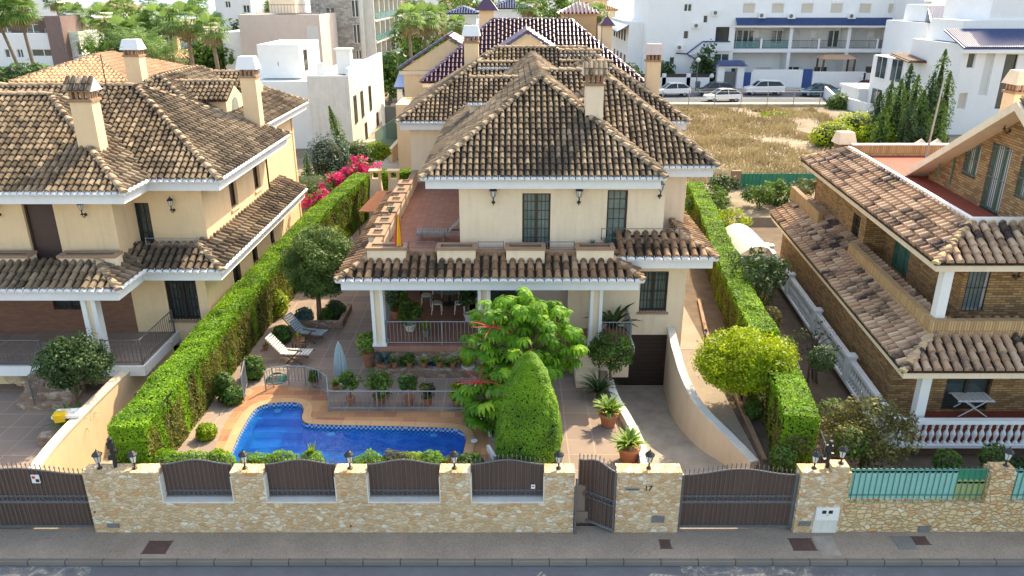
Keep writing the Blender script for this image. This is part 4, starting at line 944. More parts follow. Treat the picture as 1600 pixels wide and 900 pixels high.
for a, c in ((634, 683), (743, 791), (851, 901)): railing(s, [(VX(a, 8.6, 6) + .1, 8.6, 5.98), (VX(c, 8.6, 6) - .1, 8.6, 5.98)], .3, .9, .01, .014, .014)
railing(s, [(VX(940, 9.0, 6.4), 9.05, 6.2), (VX(1062, 9.0, 6.4), 9.05, 6.2)], .45, .9, .01, .016, .016); s.build('terrace_rail', M['iron'], H)
s = MB(); s.box(4.0, XR + .0, 8.98, 9.38, 6.0, 6.24); s.build('balcony_curb', M['brickw'], H)
# chimneys
p = V(928, 160, 12.6); zt = V(928, 140, 12.6)[2]
chimney(H, VX(927, 11.6, 10.5), 11.6, 8.9, V(927, 133, 11.6)[2], .68, .6, M['creamw'])
chimney(H, VX(1022, 25, 12), 25, 8.6, V(1022, 96, 25)[2], .75, .7, M['ochre'], 'hood', M['pinkr'])
chimney(H, VX(736, 26, 12), 26.5, 9, V(736, 68, 26)[2], .8, .7, M['ochre'], 'hood', M['white'])
# ---------------------------------------------------------------- Spanish flag on the terrace corner, lounger on terrace
t = thing('flag', 'red and yellow flag hanging from a short pole at the terrace corner', 'flag', V(618, 384, 8.4)); x, _, z = V(620, 384, 8.4)
s = MB(); s.cyl((x, 8.4, z - .1), (x + .12, 8.45, z + 1.25), .015, .012, 6); s.build('pole', M['white2'], t)
s = MB()
for a in range(6):
    for k in range(9):
        def fp(i, j): 
            u = i / 6; v = j / 9; wdt = .10 + .20 * v; return (x + .10 - .07 * v - wdt * .4 + wdt * u, 8.38 + .05 * math.sin(u * 9 + v * 2), z + 1.2 - 1.2 * v + .02 * math.sin(u * 7))
        s.add([fp(a, k), fp(a, k + 1), fp(a + 1, k + 1), fp(a + 1, k)], [(0, 1, 2, 3)], 1 if 1 < a < 5 else 0)
fo = s.build('flag_cloth', [M['red'], M['yellow']], t)
def lounger(loc, rz, label, mat, cush, group=None, tilt=35, sc=1.0, cat='sun lounger'):
    t = thing('deck_chair', label, cat, loc, group, rz)
    WL[t] = Vector((0, 0, 0)); f = MB(); L = 1.15 * sc
    for y in (-.3, .3):
        f.cyl((0, y, .32), (L, y, .36), .025, .025, 5); f.cyl((.2, y, 0), (.75 * sc, y, .58), .025, .025, 5); f.cyl((.85 * sc, y, 0), (.1, y, .40), .025, .025, 5); f.cyl((.3, y, .6), (.9 * sc, y, .58), .03, .03, 5)
        f.cyl((0, y, .32), (-.62 * sc, y, .98), .025, .025, 5)
    f.build('frame', mat, t)
    for (p, q, nm) in (((0, 0, .35), (L, 0, .40), 'seat'), ((-.02, 0, .36), (-.62 * sc, 0, 1.02), 'backrest')):
        s = MB(); P, Q = Vector(p), Vector(q); D = (Q - P); N = Vector((-D.z, 0, D.x)).normalized() * (-1 if nm == 'backrest' else 1)
        if N.z < 0: N = -N
        for k in range(9):
            a, c = P + D * (k / 9 + .01), P + D * ((k + 1) / 9 - .02); vs = [a - Vector((0, .27, 0)), a + Vector((0, .27, 0)), c + Vector((0, .27, 0)), c - Vector((0, .27, 0))]
            vs += [v + N * .035 for v in vs]; s.add(vs, [(0, 1, 2, 3), (4, 7, 6, 5), (0, 4, 5, 1), (1, 5, 6, 2), (2, 6, 7, 3), (3, 7, 4, 0)])
        s.build(nm, cush, t)
    WL[t] = Vector(loc); return t
t = thing('wooden_lounger', 'grey weathered slatted wood lounger on the upstairs terracotta terrace', 'sun lounger', (-3.1, 10.6, 5.33)); WL[t] = Vector((0, 0, 0))
f = MB()
for y in (-.35, .35): f.box(-1, 1.0, y - .03, y + .03, .28, .36); 
for x in (-.85, .1, .85):
    for y in (-.33, .33): f.box(x - .03, x + .03, y - .03, y + .03, 0, .28)
f.build('frame', M['woodg'], t); f = MB()
for k in range(11): f.box(-1 + .115 * k, -.91 + .115 * k, -.33, .33, .362, .385)
f.build('seat', M['woodg'], t); f = MB()
for k in range(6):
    a = .28 + .12 * k; c = math.cos(R(42)); n = math.sin(R(42)); f.add([(.3 + (a - .28) * c, -.33, .37 + (a - .28) * n), (.3 + (a - .18) * c, -.33, .37 + (a - .18) * n), (.3 + (a - .18) * c, .33, .37 + (a - .18) * n), (.3 + (a - .28) * c, .33, .37 + (a - .28) * n),
        (.3 + (a - .28) * c, -.33, .40 + (a - .28) * n), (.3 + (a - .18) * c, -.33, .40 + (a - .18) * n), (.3 + (a - .18) * c, .33, .40 + (a - .18) * n), (.3 + (a - .28) * c, .33, .40 + (a - .28) * n)], [(0, 1, 2, 3), (4, 7, 6, 5), (0, 4, 5, 1), (1, 5, 6, 2), (2, 6, 7, 3), (3, 7, 4, 0)])
f.build('backrest', M['woodg'], t); WL[t] = Vector((-3.1, 10.6, 5.33)); t.location = (VX(690, 12, 5.6), 11.9, 5.33)
# ---------------------------------------------------------------- left house
HL = thing('villa', 'ochre two storey villa with weathered tiled roofs at the left edge', 'house', (-17, 14, 1.3))
tiled_roof(HL, [dict(x0=-28, x1=-13.45, y0=7.4, y1=16.4, z=8.4, s=.62), dict(x0=-28, x1=-10.8, y0=9.3, y1=18.9, z=8.4, s=.6),
                dict(x0=-22.5, x1=-12.9, y0=16.5, y1=31, z=8.35, s=.54)], TM, pitch=.235, L=.30, seed=9)
tiled_roof(HL, [dict(x0=-28, x1=-13.7, y0=6.3, y1=16, z=5.2, s=.5, vmax=1.35, gable='NW'), dict(x0=-28, x1=-10.8, y0=8.3, y1=21, z=5.2, s=.5, vmax=1.35, gable='NW')], TM, pitch=.28, L=.38, seed=12, name='lower_roof')
s = MB(); YA, YB, YL = 8.45, 10.1, 9.2; xa1 = VX(180, YA, 7); xb0 = VX(203, YB, 7); XE = -11.9
dl1 = (VX(58, YA, 6.7), VX(106, YA, 6.7), 5.3, V(800, 318, YA)[2]); dl2 = (VX(205, YB, 6.7), VX(236, YB, 6.7), 5.3, V(800, 317, YB)[2]); wl = (VX(263, YL, 3.5), VX(311, YL, 3.5), V(800, 500, YL)[2], V(800, 438, YL)[2])
dl1 = (dl1[0] - .35, dl1[1] - .35, 5.3, dl1[3])
wall(s, 'y', YA, -1, -27, xa1, 5.2, 8.3, [dl1]); wall(s, 'x', xa1, 1, YA + .25, YB, 5.2, 8.3); wall(s, 'y', YB, -1, xa1, XE, 5.2, 8.3, [dl2])
wq = [(13.0, 13.9, 6.3, 7.6), (16.2, 17.1, 6.3, 7.6)]; wq2 = [(12.2, 13.1, 2.9, 4.3), (14.8, 15.5, 3.2, 4.2), (17.6, 18.2, 3.2, 4.1)]
wall(s, 'x', XE, 1, YB + .25, 18.4, 5.2, 8.3, wq); wall(s, 'x', XE - .01, 1, YL + .25, 20, 0, 5.2, wq2)
xc = VX(212, YL, 3); gg = (VX(240, YL, 1), XE - .5, 0, 1.75)
wall(s, 'y', YL, -1, xc, XE, 0, 5.2, [wl, gg]); wall(s, 'y', 18.4, 1, -27, XE, 0, 8.3); wall(s, 'y', 20, 1, -27, XE, 0, 5.2); wall(s, 'x', -13.6, 1, 18.4, 29, 0, 8.4, [(20.4, 21.4, 6, 7.8)]); wall(s, 'y', 29.5, 1, -22, -13.6, 0, 8.4); wall(s, 'x', -22, -1, 18.4, 29.3, 0, 8.4)
s.build('wall', M['ochre'], HL)
s = MB(); wb = (VX(83, YL, 3.5), VX(128, YL, 3.5), 3.3, 4.75); wall(s, 'y', YL + .002, -1, -27, xc, 0, 5.2, [wb, (-22.4, -21, 2.4, 4.7)]); s.build('brick_wall', M['brickr'], HL)
window(HL, 'y', YA, -1, *dl1, 'shutter'); window(HL, 'y', YB, -1, *dl2, 'french'); window(HL, 'y', YL, -1, *wl, 'french', grille=M['black'], sill=M['brickw']); window(HL, 'y', YL, -1, *wb, 'double', grille=M['black'])
window(HL, 'y', YL, -1, -22.4, -21, 2.4, 4.7, 'french')
for q in wq: window(HL, 'x', XE, 1, *q, 'shutter', sill=M['ochre'])
for q in wq2: window(HL, 'x', XE, 1, *q, 'double', grille=M['black'], sill=M['brickw'])
window(HL, 'x', -13.6, 1, 20.4, 21.4, 6, 7.8, 'french')
s = MB(); s.box(gg[0], gg[1], YL + .3, YL + .35, gg[2], gg[3]); s.build('garage_door', M['brownf'], HL)
for px, py, Y in ((0, 335, YA), (134, 335, YA), (272, 328, YB)): p = V(px, py, Y); wall_lantern(HL, p[0], Y - .002, p[2] + .05)
s = MB(); xe = -13.3; s.box(-27, xe, 6.2, YL - .003, 2.12, 2.35); s.build('porch_floor', M['patio'], HL)
s = MB(); s.box(-20.5, xe + .06, 6.1, 6.197, 2.0, 2.38); s.box(xe + .003, xe + .08, 6.2, YL - .003, 2.0, 2.38); s.build('porch_edge', M['fascia'], HL)
s = MB(); s.box(-20.5, xe - .3, 6.9, YL - .003, 1.2, 2.115); s.build('porch_base', M['ochre'], HL)
s = MB(); railing(s, [(VX(158, 6.3, 3), 6.35, 2.35), (xe - .08, 6.35, 2.35), (xe - .05, 9.1, 2.35)], .95, .16, .012); s.build('porch_railing', M['iron'], HL); s = MB(); railing(s, [(-22, 6.35, 2.35), (VX(62, 6.3, 3), 6.35, 2.35), (VX(52, 5, 2), 4.9, 1.5)], .95, .16, .012); s.build('porch_railing', M['iron'], HL)
s = MB(); xs_ = VX(75, 5.5, 1.8)
for k in range(4): s.box(xs_ - .9, xs_ + .9, 5.0 + .3 * k, 6.19, 1.25 + .22 * k, 1.25 + .22 * (k + 1) - .002)
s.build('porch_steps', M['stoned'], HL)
s = MB(); x = VX(150, 6.75, 3.5)
for dx in (-.26, .1): s.box(x + dx, x + dx + .16, 6.6, 6.95, 2.35, 4.85)
s.box(x - .1, x + .1, 6.68, 6.88, 2.35, 4.85, 1); s.build('column', [M['white2'], M['creamw']], HL)
s = MB(); s.box(-27, -14.0, 6.7, YL - .01, 4.85, 4.98); s.build('porch_ceiling', M['white2'], HL)
s = MB(); s.box(-27, -14.9, 7.6, 8.44, 5.2, 5.3); s.box(-14.9, XE, 9.55, 10.09, 5.2, 5.3); s.build('terrace_floor', M['terr'], HL)
planter(HL, VX(92, 7.6, 6), VX(180, 7.6, 6), 7.55, 8.1, 5.3, 6.1); planter(HL, -22, VX(44, 7.6, 6), 7.55, 8.1, 5.3, 6.1)
s = MB(); s.box(VX(44, 7.6, 6) + .05, VX(92, 7.6, 6) - .05, 7.6, 7.75, 5.3, 5.85); s.box(-13.7, XE, 9.45, 9.6, 5.3, 5.86); s.build('parapet', M['brickw'], HL)
s = MB(); railing(s, [(-14.0, 9.4, 5.85), (-12.0, 9.4, 5.85)], .32, .8, .01, .014, .014); s.build('terrace_rail', M['iron2'], HL)
chimney(HL, VX(143, 9.6, 10), 9.6, 9.2, V(130, 158, 9.6)[2], .78, .6, M['ochre'], 'tile', M['white'])
chimney(HL, VX(396, 17.3, 9), 17.6, 7.6, V(392, 122, 17.3)[2], .7, .6, M['ochre'], 'hood', M['white'])
chimney(HL, VX(212, 27, 11), 27, 9.2, V(212, 88, 27)[2], .85, .8, M['ochre'], 'hood', M['white'])
# gabled dormers on the right slope of the rear roof
for k, (px, Y) in enumerate(((352, 20.4), (388, 25.2))):
    x1 = VX(px, Y, 10); z0 = 9.3; w_ = 1.25
    s = MB(); s.box(x1 - 2.2, x1, Y, Y + 2 * w_, z0 - .6, z0 + .55)
    s.add([(x1, Y, z0 + .55), (x1, Y + 2 * w_, z0 + .55), (x1, Y + w_, z0 + 1.25), (x1 - 2.2, Y, z0 + .55), (x1 - 2.2, Y + 2 * w_, z0 + .55), (x1 - 2.2, Y + w_, z0 + 1.25)], [(0, 1, 2), (3, 5, 4), (0, 2, 5, 3), (1, 4, 5, 2)])
    o = s.build('dormer_wall', M['ochre'], HL)
    a = MB(); pts = [(-.5, 0), (.5, 0), (.5, .5), (.35, .78), (0, .92), (-.35, .78), (-.5, .5)]
    a.add([(x1 + .012, Y + w_ + p[0], z0 - .3 + p[1]) for p in pts], [tuple(range(7))]); a.build('arched_window', M['glassc'], o)
    tiled_roof(HL, [dict(x0=x1 - 3, x1=x1 + .15, y0=Y - .25, y1=Y + 2 * w_ + .25, z=z0 + .55, s=.52, gable='EW', skip='N')], TM, pitch=.24, L=.32, seed=20 + k, name='dormer_roof', fascia=0, trim=False)
s = MB(); x = VX(152, 12.5, 12.5); y = 12.8; zt = V(150, 85, 12.8)[2]; s.cyl((x, y, 10.5), (x, y, zt), .025, .02, 5)
s.cyl((x - .9, y - .3, zt - .1), (x + .7, y + .3, zt + .25), .012, .012, 4)
for k in range(8): f = k / 7; c = Vector((x - .9, y - .3, zt - .1)).lerp(Vector((x + .7, y + .3, zt + .25)), f); s.cyl(c - Vector((0, .18 + .1 * f, 0)), c + Vector((0, .18 + .1 * f, 0)), .008, .008, 4)
tag(s.build('tv_antenna', M['black']), 'dark television antenna on the roof of the ochre villa at the left', 'antenna')
# ---------------------------------------------------------------- right house (brick), its long sides lean a little to the right going back
SH = .085
shear = lambda x, y, z: (x + SH * (y - 3), y, z)
HR = thing('villa', 'yellow brick villa with balustraded terrace and mottled tiled roofs at the right edge', 'house', (17, 10, .6))
TR = [tilemat('clay_tile_mottled', (.62, .46, .32), (.44, .28, .18), (.045, .035, .038), -.03, .95, .33), M['pan'], tilemat('yellow_ridge', (.62, .50, .25), (.52, .38, .2), (.16, .12, .08), -.1, .6), M['tile2'], M['creamw']]
def sh(parent_xf=shear): return MB(parent_xf)
tiled_roof(HR, [dict(x0=12.3, x1=30, y0=3.0, y1=21.5, z=3.72, s=.5, vmax=2.0, gable='NE')], TR, pitch=.33, L=.36, xf=shear, seed=31, name='lower_roof', fascia=.22, trim=False)
tiled_roof(HR, [dict(x0=13.3, x1=30, y0=4.35, y1=20.6, z=6.85, s=.5, vmax=1.8, gable='E')], TR, pitch=.33, L=.36, xf=shear, seed=37, fascia=.22, trim=False)
s = sh()
s.box(13.3 + 1.8, 30, 4.35 + 1.8, 18.8, 7.35, 7.5); s.build('roof_terrace_floor', M['deckr'], HR)
s = sh(); s.box(13.3 + 1.7, 13.3 + 1.86, 4.35 + 1.7, 18.7, 7.52, 7.93); s.box(13.3 + 1.862, 30, 4.35 + 1.7, 4.35 + 1.86, 7.52, 7.93); s.build('roof_terrace_edge', M['white2'], HR); s = sh(); s.box(15.17, 24, 18.5, 18.7, 7.5, 8.0); s.box(15.17, 24, 18.45, 18.75, 8.0, 8.06, 1); s.build('terrace_end_wall', [M['bricku'], M['white2']], HR)
# parapet of bricks on edge above the lower roof
s = sh(); s.box(13.55, 30, 4.3, 4.55, 4.3, 4.95); s.box(13.55, 13.8, 4.552, 12.6, 4.3, 4.95); s.build('parapet', M['bricku'], HR); s = sh(); s.box(13.5, 13.75, 17.0, 22.2, 4.4, 5.1)
s.build('parapet', M['bricku'], HR)
def wallx(s, *a, **k): wall(s, *a, **k)
s = MB(shear); ww = [(8.0, 9.6, 4.9, 6.45)]; wq = [(12.5, 13.3, 5.1, 6.3)]; YU = 6.0
wf = [(15.35, 16.1, 4.6, 6.3), (17.6, 20.2, 4.1, 6.4)]
wall(s, 'x', 15.2, -1, YU + .25, 12.999, 3.95, 6.75, [(10.3, 11.9, 4.2, 5.6)]); wall(s, 'y', 13, -1, 14.3, 15.2, 3.95, 6.75); wall(s, 'x', 14.3, -1, 13.25, 20.5, 3.95, 6.75, [(13.7, 14.6, 4.7, 5.75)])
wall(s, 'y', YU, -1, 15.2, 30, 3.95, 6.75, wf); wall(s, 'y', 20.5, 1, 14.3, 30, 0, 6.75); 
wall(s, 'x', 13.05, -1, 5.45, 21, .5, 3.9); wall(s, 'y', 5.2, -1, 13.05, 30, .5, 3.9, [(15.0, 16.6, 1.1, 3.2), (20, 21.5, 1.1, 3.2)])
# gable block on the roof terrace
gx, yr = 16.85, 6.9
gh = [(9.8, 10.95, 8.35, 9.65), (7.75, 9.1, 7.5, 9.9), (5.9, 7.1, 8.4, 9.8)]
s.build('wall', M['brick'], HR)
def gable_wall(mb, xg, y0, y1, zb, yr, zr, sl, holes):
    ys = sorted({y0, y1, yr, *[h[0] for h in holes], *[h[1] for h in holes]}); zt = lambda y: zr - sl * abs(y - yr)
    for a, b in zip(ys, ys[1:]):
        hh = [h for h in holes if h[0] <= a and h[1] >= b]; segs = [(zb, None)] if not hh else [(zb, hh[0][2]), (hh[0][3], None)]
        for z0, z1 in segs:
            ta, tb = (zt(a), zt(b)) if z1 is None else (z1, z1)
            if z0 >= max(ta, tb) - .01: continue
            P = [(xg, a, z0), (xg, b, z0), (xg, b, tb), (xg, a, ta)]; Q = [(x + .25, y, z) for x, y, z in P]
            mb.add(P + Q, [(0, 3, 2, 1), (4, 5, 6, 7), (0, 1, 5, 4), (3, 7, 6, 2), (0, 4, 7, 3), (1, 2, 6, 5)])
s = MB(shear); gable_wall(s, gx, 4.9, 13.6, 7.45, yr, 11.45, .53, gh); s.box(gx + .25, 30, 4.9, 5.1, 7.75, 10.2); s.build('gable_wall', M['brick'], HR)
s = MB(shear)
for y1, sg in ((3.9, -1), (14.2, 1)):
    za, zb = 11.62, 11.62 - .53 * abs(y1 - yr)
    P = [(gx - .75, yr, za - .3), (gx - .75, y1, zb - .3), (gx - .75, y1, zb), (gx - .75, yr, za)]; Q = [(x + .16, y, z) for x, y, z in P]
    s.add(P + Q, [(0, 3, 2, 1), (4, 5, 6, 7), (0, 1, 5, 4), (3, 7, 6, 2), (0, 4, 7, 3), (1, 2, 6, 5)])
    P = [(gx - .58, yr, za - .3), (gx - .58, y1, zb - .3), (gx - .58, y1, zb - .12), (gx - .58, yr, za - .12)]; Q = [(30, y, z) for x, y, z in P]
    s.add(P + Q, [(0, 3, 2, 1), (4, 5, 6, 7), (0, 1, 5, 4), (3, 7, 6, 2), (0, 4, 7, 3), (1, 2, 6, 5)])
s.build('bargeboard', M['creamw'], HR)
tiled_roof(HR, [dict(x0=gx - .65, x1=27, y0=yr - 7.3, y1=yr + 7.3, z=11.7 - .53 * 7.3, s=.53, gable='WE', skip='N', hole=lambda x, y: y < 3.9)], TR, pitch=.33, L=.36, xf=shear, seed=41, name='gable_roof', fascia=0, trim=False)
def swin(axis, c, out, a0, a1, z0, z1, **k):
    class X(MB): pass
    o = window(HR, axis, c, out, a0, a1, z0, z1, **k)
    for q in [o, *o.children]:
        me = q.data; L_ = WL[HR]
        for v in me.vertices: v.co.x += SH * (v.co.y + L_.y - 3)
    return o
for h in gh: swin('x', gx, -1, *h, kind='double', frame=M['greenf'], pane=M['shutw'], grille=M['iron'])
swin('x', 15.2, -1, 10.3, 11.9, 4.2, 5.6, kind='double', frame=M['greenf'], pane=M['glassc'], grille=M['greeni'])
swin('x', 14.3, -1, 13.7, 14.6, 4.7, 5.75, kind='double', pane=M['glass'], grille=M['black'])
swin('y', YU, -1, *wf[0], kind='double', frame=M['white2'], pane=M['glassc'], grille=M['black']); swin('y', YU, -1, *wf[1], kind='double', frame=M['greenf'], pane=M['glassc'], grille=M['greeni'])
swin('y', 5.2, -1, 15.0, 16.6, 1.1, 3.2, kind='double', frame=M['brownf']); swin('y', 5.2, -1, 20, 21.5, 1.1, 3.2, kind='double')
def sx(x, y): return x + SH * (y - 3)
wall_lantern(HR, sx(16.9, YU), YU - .003, 5.95); wall_lantern(HR, sx(gx, 8.2) - .002, 8.2, 10.5, (-1, 0)); wall_lantern(HR, sx(15.2, 7) - .002, 7.0, 5.9, (-1, 0))
s = MB(); x = VX(1472, 4.7, 5.6); s.box(x - .16, x + .16, 4.6, 4.9, 3.9, 6.62); s.build('column', M['white2'], HR)
s = MB(); x = VX(1441, 3.6, 2.6); s.box(x - .16, x + .16, 3.5, 3.8, 1.0, 3.55); s.build('column', M['white2'], HR)
s = MB(shear); s.box(12.45, 30, 3.2, 5.19, 1.0, 1.08, 0); s.box(12.45, 13.04, 5.19, 22, 1.0, 1.08, 0); s.build('terrace_floor', M['deckr'], HR)
s = MB(shear); s.box(12.35, 30, 3.02, 3.3, .95, 1.06); s.box(12.35, 12.7, 3.3, 22, .95, 1.06); s.box(12.35, 30, 3.06, 3.28, 1.82, 1.95); s.box(12.4, 12.62, 3.28, 22, 1.82, 1.95)
for x_, y_ in ((12.5, 3.16),) + tuple((12.5, 3.16 + 4.5 * k) for k in range(1, 5)) + ((18.3, 3.16),): s.box(x_ - .17, x_ + .17, y_ - .17, y_ + .17, 1.061, 2.02); s.box(x_ - .2, x_ + .2, y_ - .2, y_ + .2, 2.022, 2.09)
s.build('balustrade_rail', M['white2'], HR)
s = MB(shear); s.box(12.55, 30, 3.3, 3.5, .5, .95); s.box(12.6, 12.8, 3.5, 22, .5, .95); s.build('terrace_base', M['brickr'], HR)
s = MB(); s.lathe([(.075, 0), (.075, .06), (.035, .1), (.05, .2), (.085, .32), (.08, .4), (.035, .5), (.03, .56), (.05, .62), (.035, .66), (.07, .72), (.07, .765)], (0, 0, 0), 10)
bme = None; cnt = 0
def bal(x, y):
    global bme, cnt
    if bme is None:
        o = s.build('baluster', M['white2'], None, smooth=True, origin=(0, 0, 0)); bme = o.data
    else: o = bpy.data.objects.new('baluster', bme); scene.collection.objects.link(o)
    o.parent = HR; o.location = Vector((sx(x, y), y, 1.06)) - WL[HR]; cnt += 1
y = 3.16; x = 12.82
while x < 17.95 and cnt < 40: bal(x, 3.16); x += .235
y = 3.6
while y < 20.8 and cnt < 98:
    if abs((y - 3.16) % 4.5) > .2 and abs((y - 3.16) % 4.5) < 4.3: bal(12.5, y)
    y += .24
chimney(HR, sx(15.1, 19.6), 19.6, 6.4, V(1318, 232, 19.6)[2] - .1, .7, .7, M['ochre'], 'hood', M['creamw'])
chimney(HR, VX(1592, 14, 11), 14, 9.5, V(1592, 138, 14)[2] - .2, .8, .8, M['ochre'], 'hood', M['creamw'])
# propped sheet awning over the roof terrace corner
s = MB(); A = [V(1405, 282, 15), V(1502, 238, 11.2), V(1504, 228, 11.6), V(1414, 268, 15.6)]
t = thing('lean_to_frame', 'brown lean-to sheet on thin green posts at the corner of the red roof terrace', 'canopy', (A[0][0], A[0][1], 7.8))
s.add([*A, *[(x, y, z + .05) for x, y, z in A]], [(0, 1, 2, 3), (7, 6, 5, 4), (0, 4, 5, 1), (1, 5, 6, 2), (2, 6, 7, 3), (3, 7, 4, 0)]); s.build('sheet', M['wood'], t)
s = MB()
for q in (V(1436, 262, 13.6), V(1470, 250, 12.4), V(1492, 243, 11.6)): s.cyl((q[0], q[1], 7.78), q, .03, .03, 5)
s.build('posts', M['greeni'], t)
for k, px in enumerate((1437, 1462)):
    q = V(px, 236, 24); s = MB(); s.box(q[0] - .25, q[0] + .25, 23.8, 24.3, .9, q[2] + .0); s.add([(q[0] - .6, 23.5, q[2]), (q[0] + .6, 23.5, q[2]), (q[0] + .6, 24.6, q[2]), (q[0] - .6, 24.6, q[2]), (q[0], 24.05, q[2] + .7)], [(0, 3, 2, 1), (0, 1, 4), (1, 2, 4), (2, 3, 4), (3, 0, 4)], 1)
    tag(s.build('barbecue_chimney', [M['ochre'], M['creamw']]), ['small pyramid capped chimney behind the red roof terrace, left one', 'small pyramid capped chimney behind the red roof terrace, right one'][k], 'chimney')
q = V(1447, 243, 17.5); s = MB(); s.cyl((q[0], 17.5, 7.5), (q[0] + .15, 17.5, V(1466, 120, 17.5)[2]), .05, .035, 6); tag(s.build('mast', M['iron2']), 'tall thin mast standing on the red roof terrace of the brick villa', 'mast')
# table and clutter on the lower terrace
def tp(px, py, z=1.08): return G(px, py, z)
t = thing('folding_table', 'white folding slatted table standing on the brick villa terrace', 'table', tp(1523, 640)); b0 = tp(1520, 652); x, y = b0[0], b0[1] + .3
s = MB(); 
for k in range(7): s.box(x - .62 + .18 * k, x - .47 + .18 * k, y - .3, y + .3, 1.72, 1.745)
s.box(x - .65, x + .65, y - .32, y - .29, 1.69, 1.72); s.box(x - .65, x + .65, y + .29, y + .32, 1.69, 1.72); s.build('table_top', M['white2'], t)
s = MB()
for dy in (-.27, .27): s.cyl((x - .5, y + dy, 1.08), (x + .4, y + dy, 1.7), .022, .022, 5); s.cyl((x + .5, y + dy, 1.08), (x - .4, y + dy, 1.7), .022, .022, 5)
s.build('legs', M['white2'], t)
q = tp(1420, 642); s = MB(); s.lathe([(.16, 0), (.24, .5), (.27, .5), (.27, .6), (.2, .6)], (q[0], q[1] + .4, 1.08), 14); tag(s.build('plant_pot', M['terraco']), 'big empty terracotta pot in the corner of the brick villa terrace', 'pot')
q = tp(1490, 640); s = MB(); s.rbox(q[0], q[1] + 1.2, 1.08, .9, .5, .7, 0); s.rbox(q[0], q[1] + 1.2, 1.78, .98, .56, .06, 0); tag(s.build('storage_box', M['pinkr']), 'grey storage box behind the white folding table', 'box')
q = tp(1585, 640); s = MB(); s.lathe([(.06, 0), (.28, .05), (.36, .22), (.2, .5), (.02, .56)], (q[0], q[1] + .9, 1.1), 16); tag(s.build('covered_grill', M['white2']), 'white rounded covered grill at the right end of the brick villa terrace', 'grill')
q = tp(1452, 640); s = MB(); s.lathe([(.18, 0), (.2, .6), (.24, .62), (.22, .68), (.02, .72)], (q[0], q[1] + .7, 1.08), 10); tag(s.build('bin', M['rubber']), 'black bin beside the white column on the brick villa terrace', 'bin')
# plastic shelter in the brick villa garden
q0 = G(1160, 395, 1.6); t = thing('garden_shelter', 'pale translucent plastic garden shelter behind the right hedge', 'shelter', q0); s = MB()
x0, x1, y0, y1 = VX(1158, 17.5, 3), VX(1215, 17.5, 3), 17.5, 21.5
for i in range(8):
    a, c = i / 8, (i + 1) / 8; f = lambda u: (x0 + (x1 - x0) * u, 2.75 + .7 * math.sin(math.pi * (.12 + .76 * u)) - .25)
    (xa, za), (xb_, zb) = f(a), f(c); s.add([(xa, y0, za), (xb_, y0, zb), (xb_, y1, zb), (xa, y1, za)], [(0, 1, 2, 3)])
s.build('roof', M['plastw'], t); s = MB(); s.box(x0, x1, y0, y0 + .05, .5, 2.7); s.build('front', M['plastw'], t); s = MB(); s.box(x0, x0 + .05, y0, y1, .5, 2.7); s.build('side', M['plastw'], t)
# ---------------------------------------------------------------- vegetation builders
def leafquads(P, Nrm, size, asp=.55, jit=.5, rnd=.35):
    n = len(P); P = np.asarray(P); Nn = np.asarray(Nrm) + rng.normal(0, jit, (n, 3)); Nn /= np.linalg.norm(Nn, axis=1)[:, None] + 1e-9
    T = rng.normal(0, 1, (n, 3)); T -= (T * Nn).sum(1)[:, None] * Nn; T /= np.linalg.norm(T, axis=1)[:, None] + 1e-9
    B = np.cross(Nn, T); s = size * (1 + rng.uniform(-rnd, rnd, n))[:, None]
    v = np.stack([P - T * s, P + B * s * asp, P + T * s, P - B * s * asp], 1)
    return v.reshape(-1, 3)
def leafobj(name, P, Nn, size, tones, mat, parent=None, origin=None, mi=None, asp=.55, jit=.5):
    v = leafquads(P, Nn, size, asp, jit); q = np.arange(len(v)).reshape(-1, 4); return fastmesh(name, v, q, tones, mat, parent, origin, mi)
def ncl(pts, sc, seed=0):
    return np.array([noise.noise(Vector((p[0] * sc + seed, p[1] * sc, p[2] * sc))) for p in pts])
def crown_pts(c, r, clumps, per, cr, flat=1.0, shell=.75):
    P, Nn, T = [], [], []
    for k in range(clumps):
        d = rng.normal(0, 1, 3); d /= np.linalg.norm(d); rad = shell + (1 - shell) * rng.random() if rng.random() < .8 else rng.random() * shell
        cc = np.array(c) + d * np.array(r) * rad; t = np.clip(.5 + rng.normal(0, .2), 0, 1)
        e = rng.normal(0, 1, (per, 3)); e /= np.linalg.norm(e, axis=1)[:, None]; rr = cr * (.65 + .5 * rng.random((per, 1))) * rng.uniform(.7, 1.2)
        P.append(cc + e * rr * np.array([1, 1, flat])); Nn.append(e + np.array([0, 0, .35])); T.append(np.clip(t + rng.normal(0, .14, per), 0, 1))
    return np.concatenate(P), np.concatenate(Nn), np.concatenate(T)
def tree(name, label, cat, base, c, r, mat, clumps=40, per=60, cr=.35, size=.08, trunk=.12, group=None, stems=1, flat=.85, limb=5, bark=None, asp=.55):
    t = thing(name, label, cat, base, group); s = MB(); C0 = Vector(c)
    for k in range(stems):
        b0 = Vector(base) + Vector((random.uniform(-.1, .1) * (stems - 1), random.uniform(-.1, .1) * (stems - 1), -.1)); m = b0.lerp(C0, .5) + Vector((random.uniform(-.12, .12), random.uniform(-.12, .12), 0))
        s.tube([b0, m, C0], [trunk, trunk * .75, trunk * .5], 7)
    for k in range(limb):
        a = 6.283 * k / limb + random.random(); e = C0 + Vector((math.cos(a) * r[0] * .6, math.sin(a) * r[1] * .6, random.uniform(-.2, .5) * r[2])); st = Vector(base).lerp(C0, random.uniform(.55, .95)); s.tube([st, st.lerp(e, .5) + Vector((0, 0, .08)), e], [trunk * .45, trunk * .32, trunk * .12], 5)
    s.build('trunk', bark or M['bark'], t)
    P, Nn, T = crown_pts(c, r, clumps, per, cr, flat); leafobj('crown', P, Nn, size, T, mat, t, asp=asp); return t
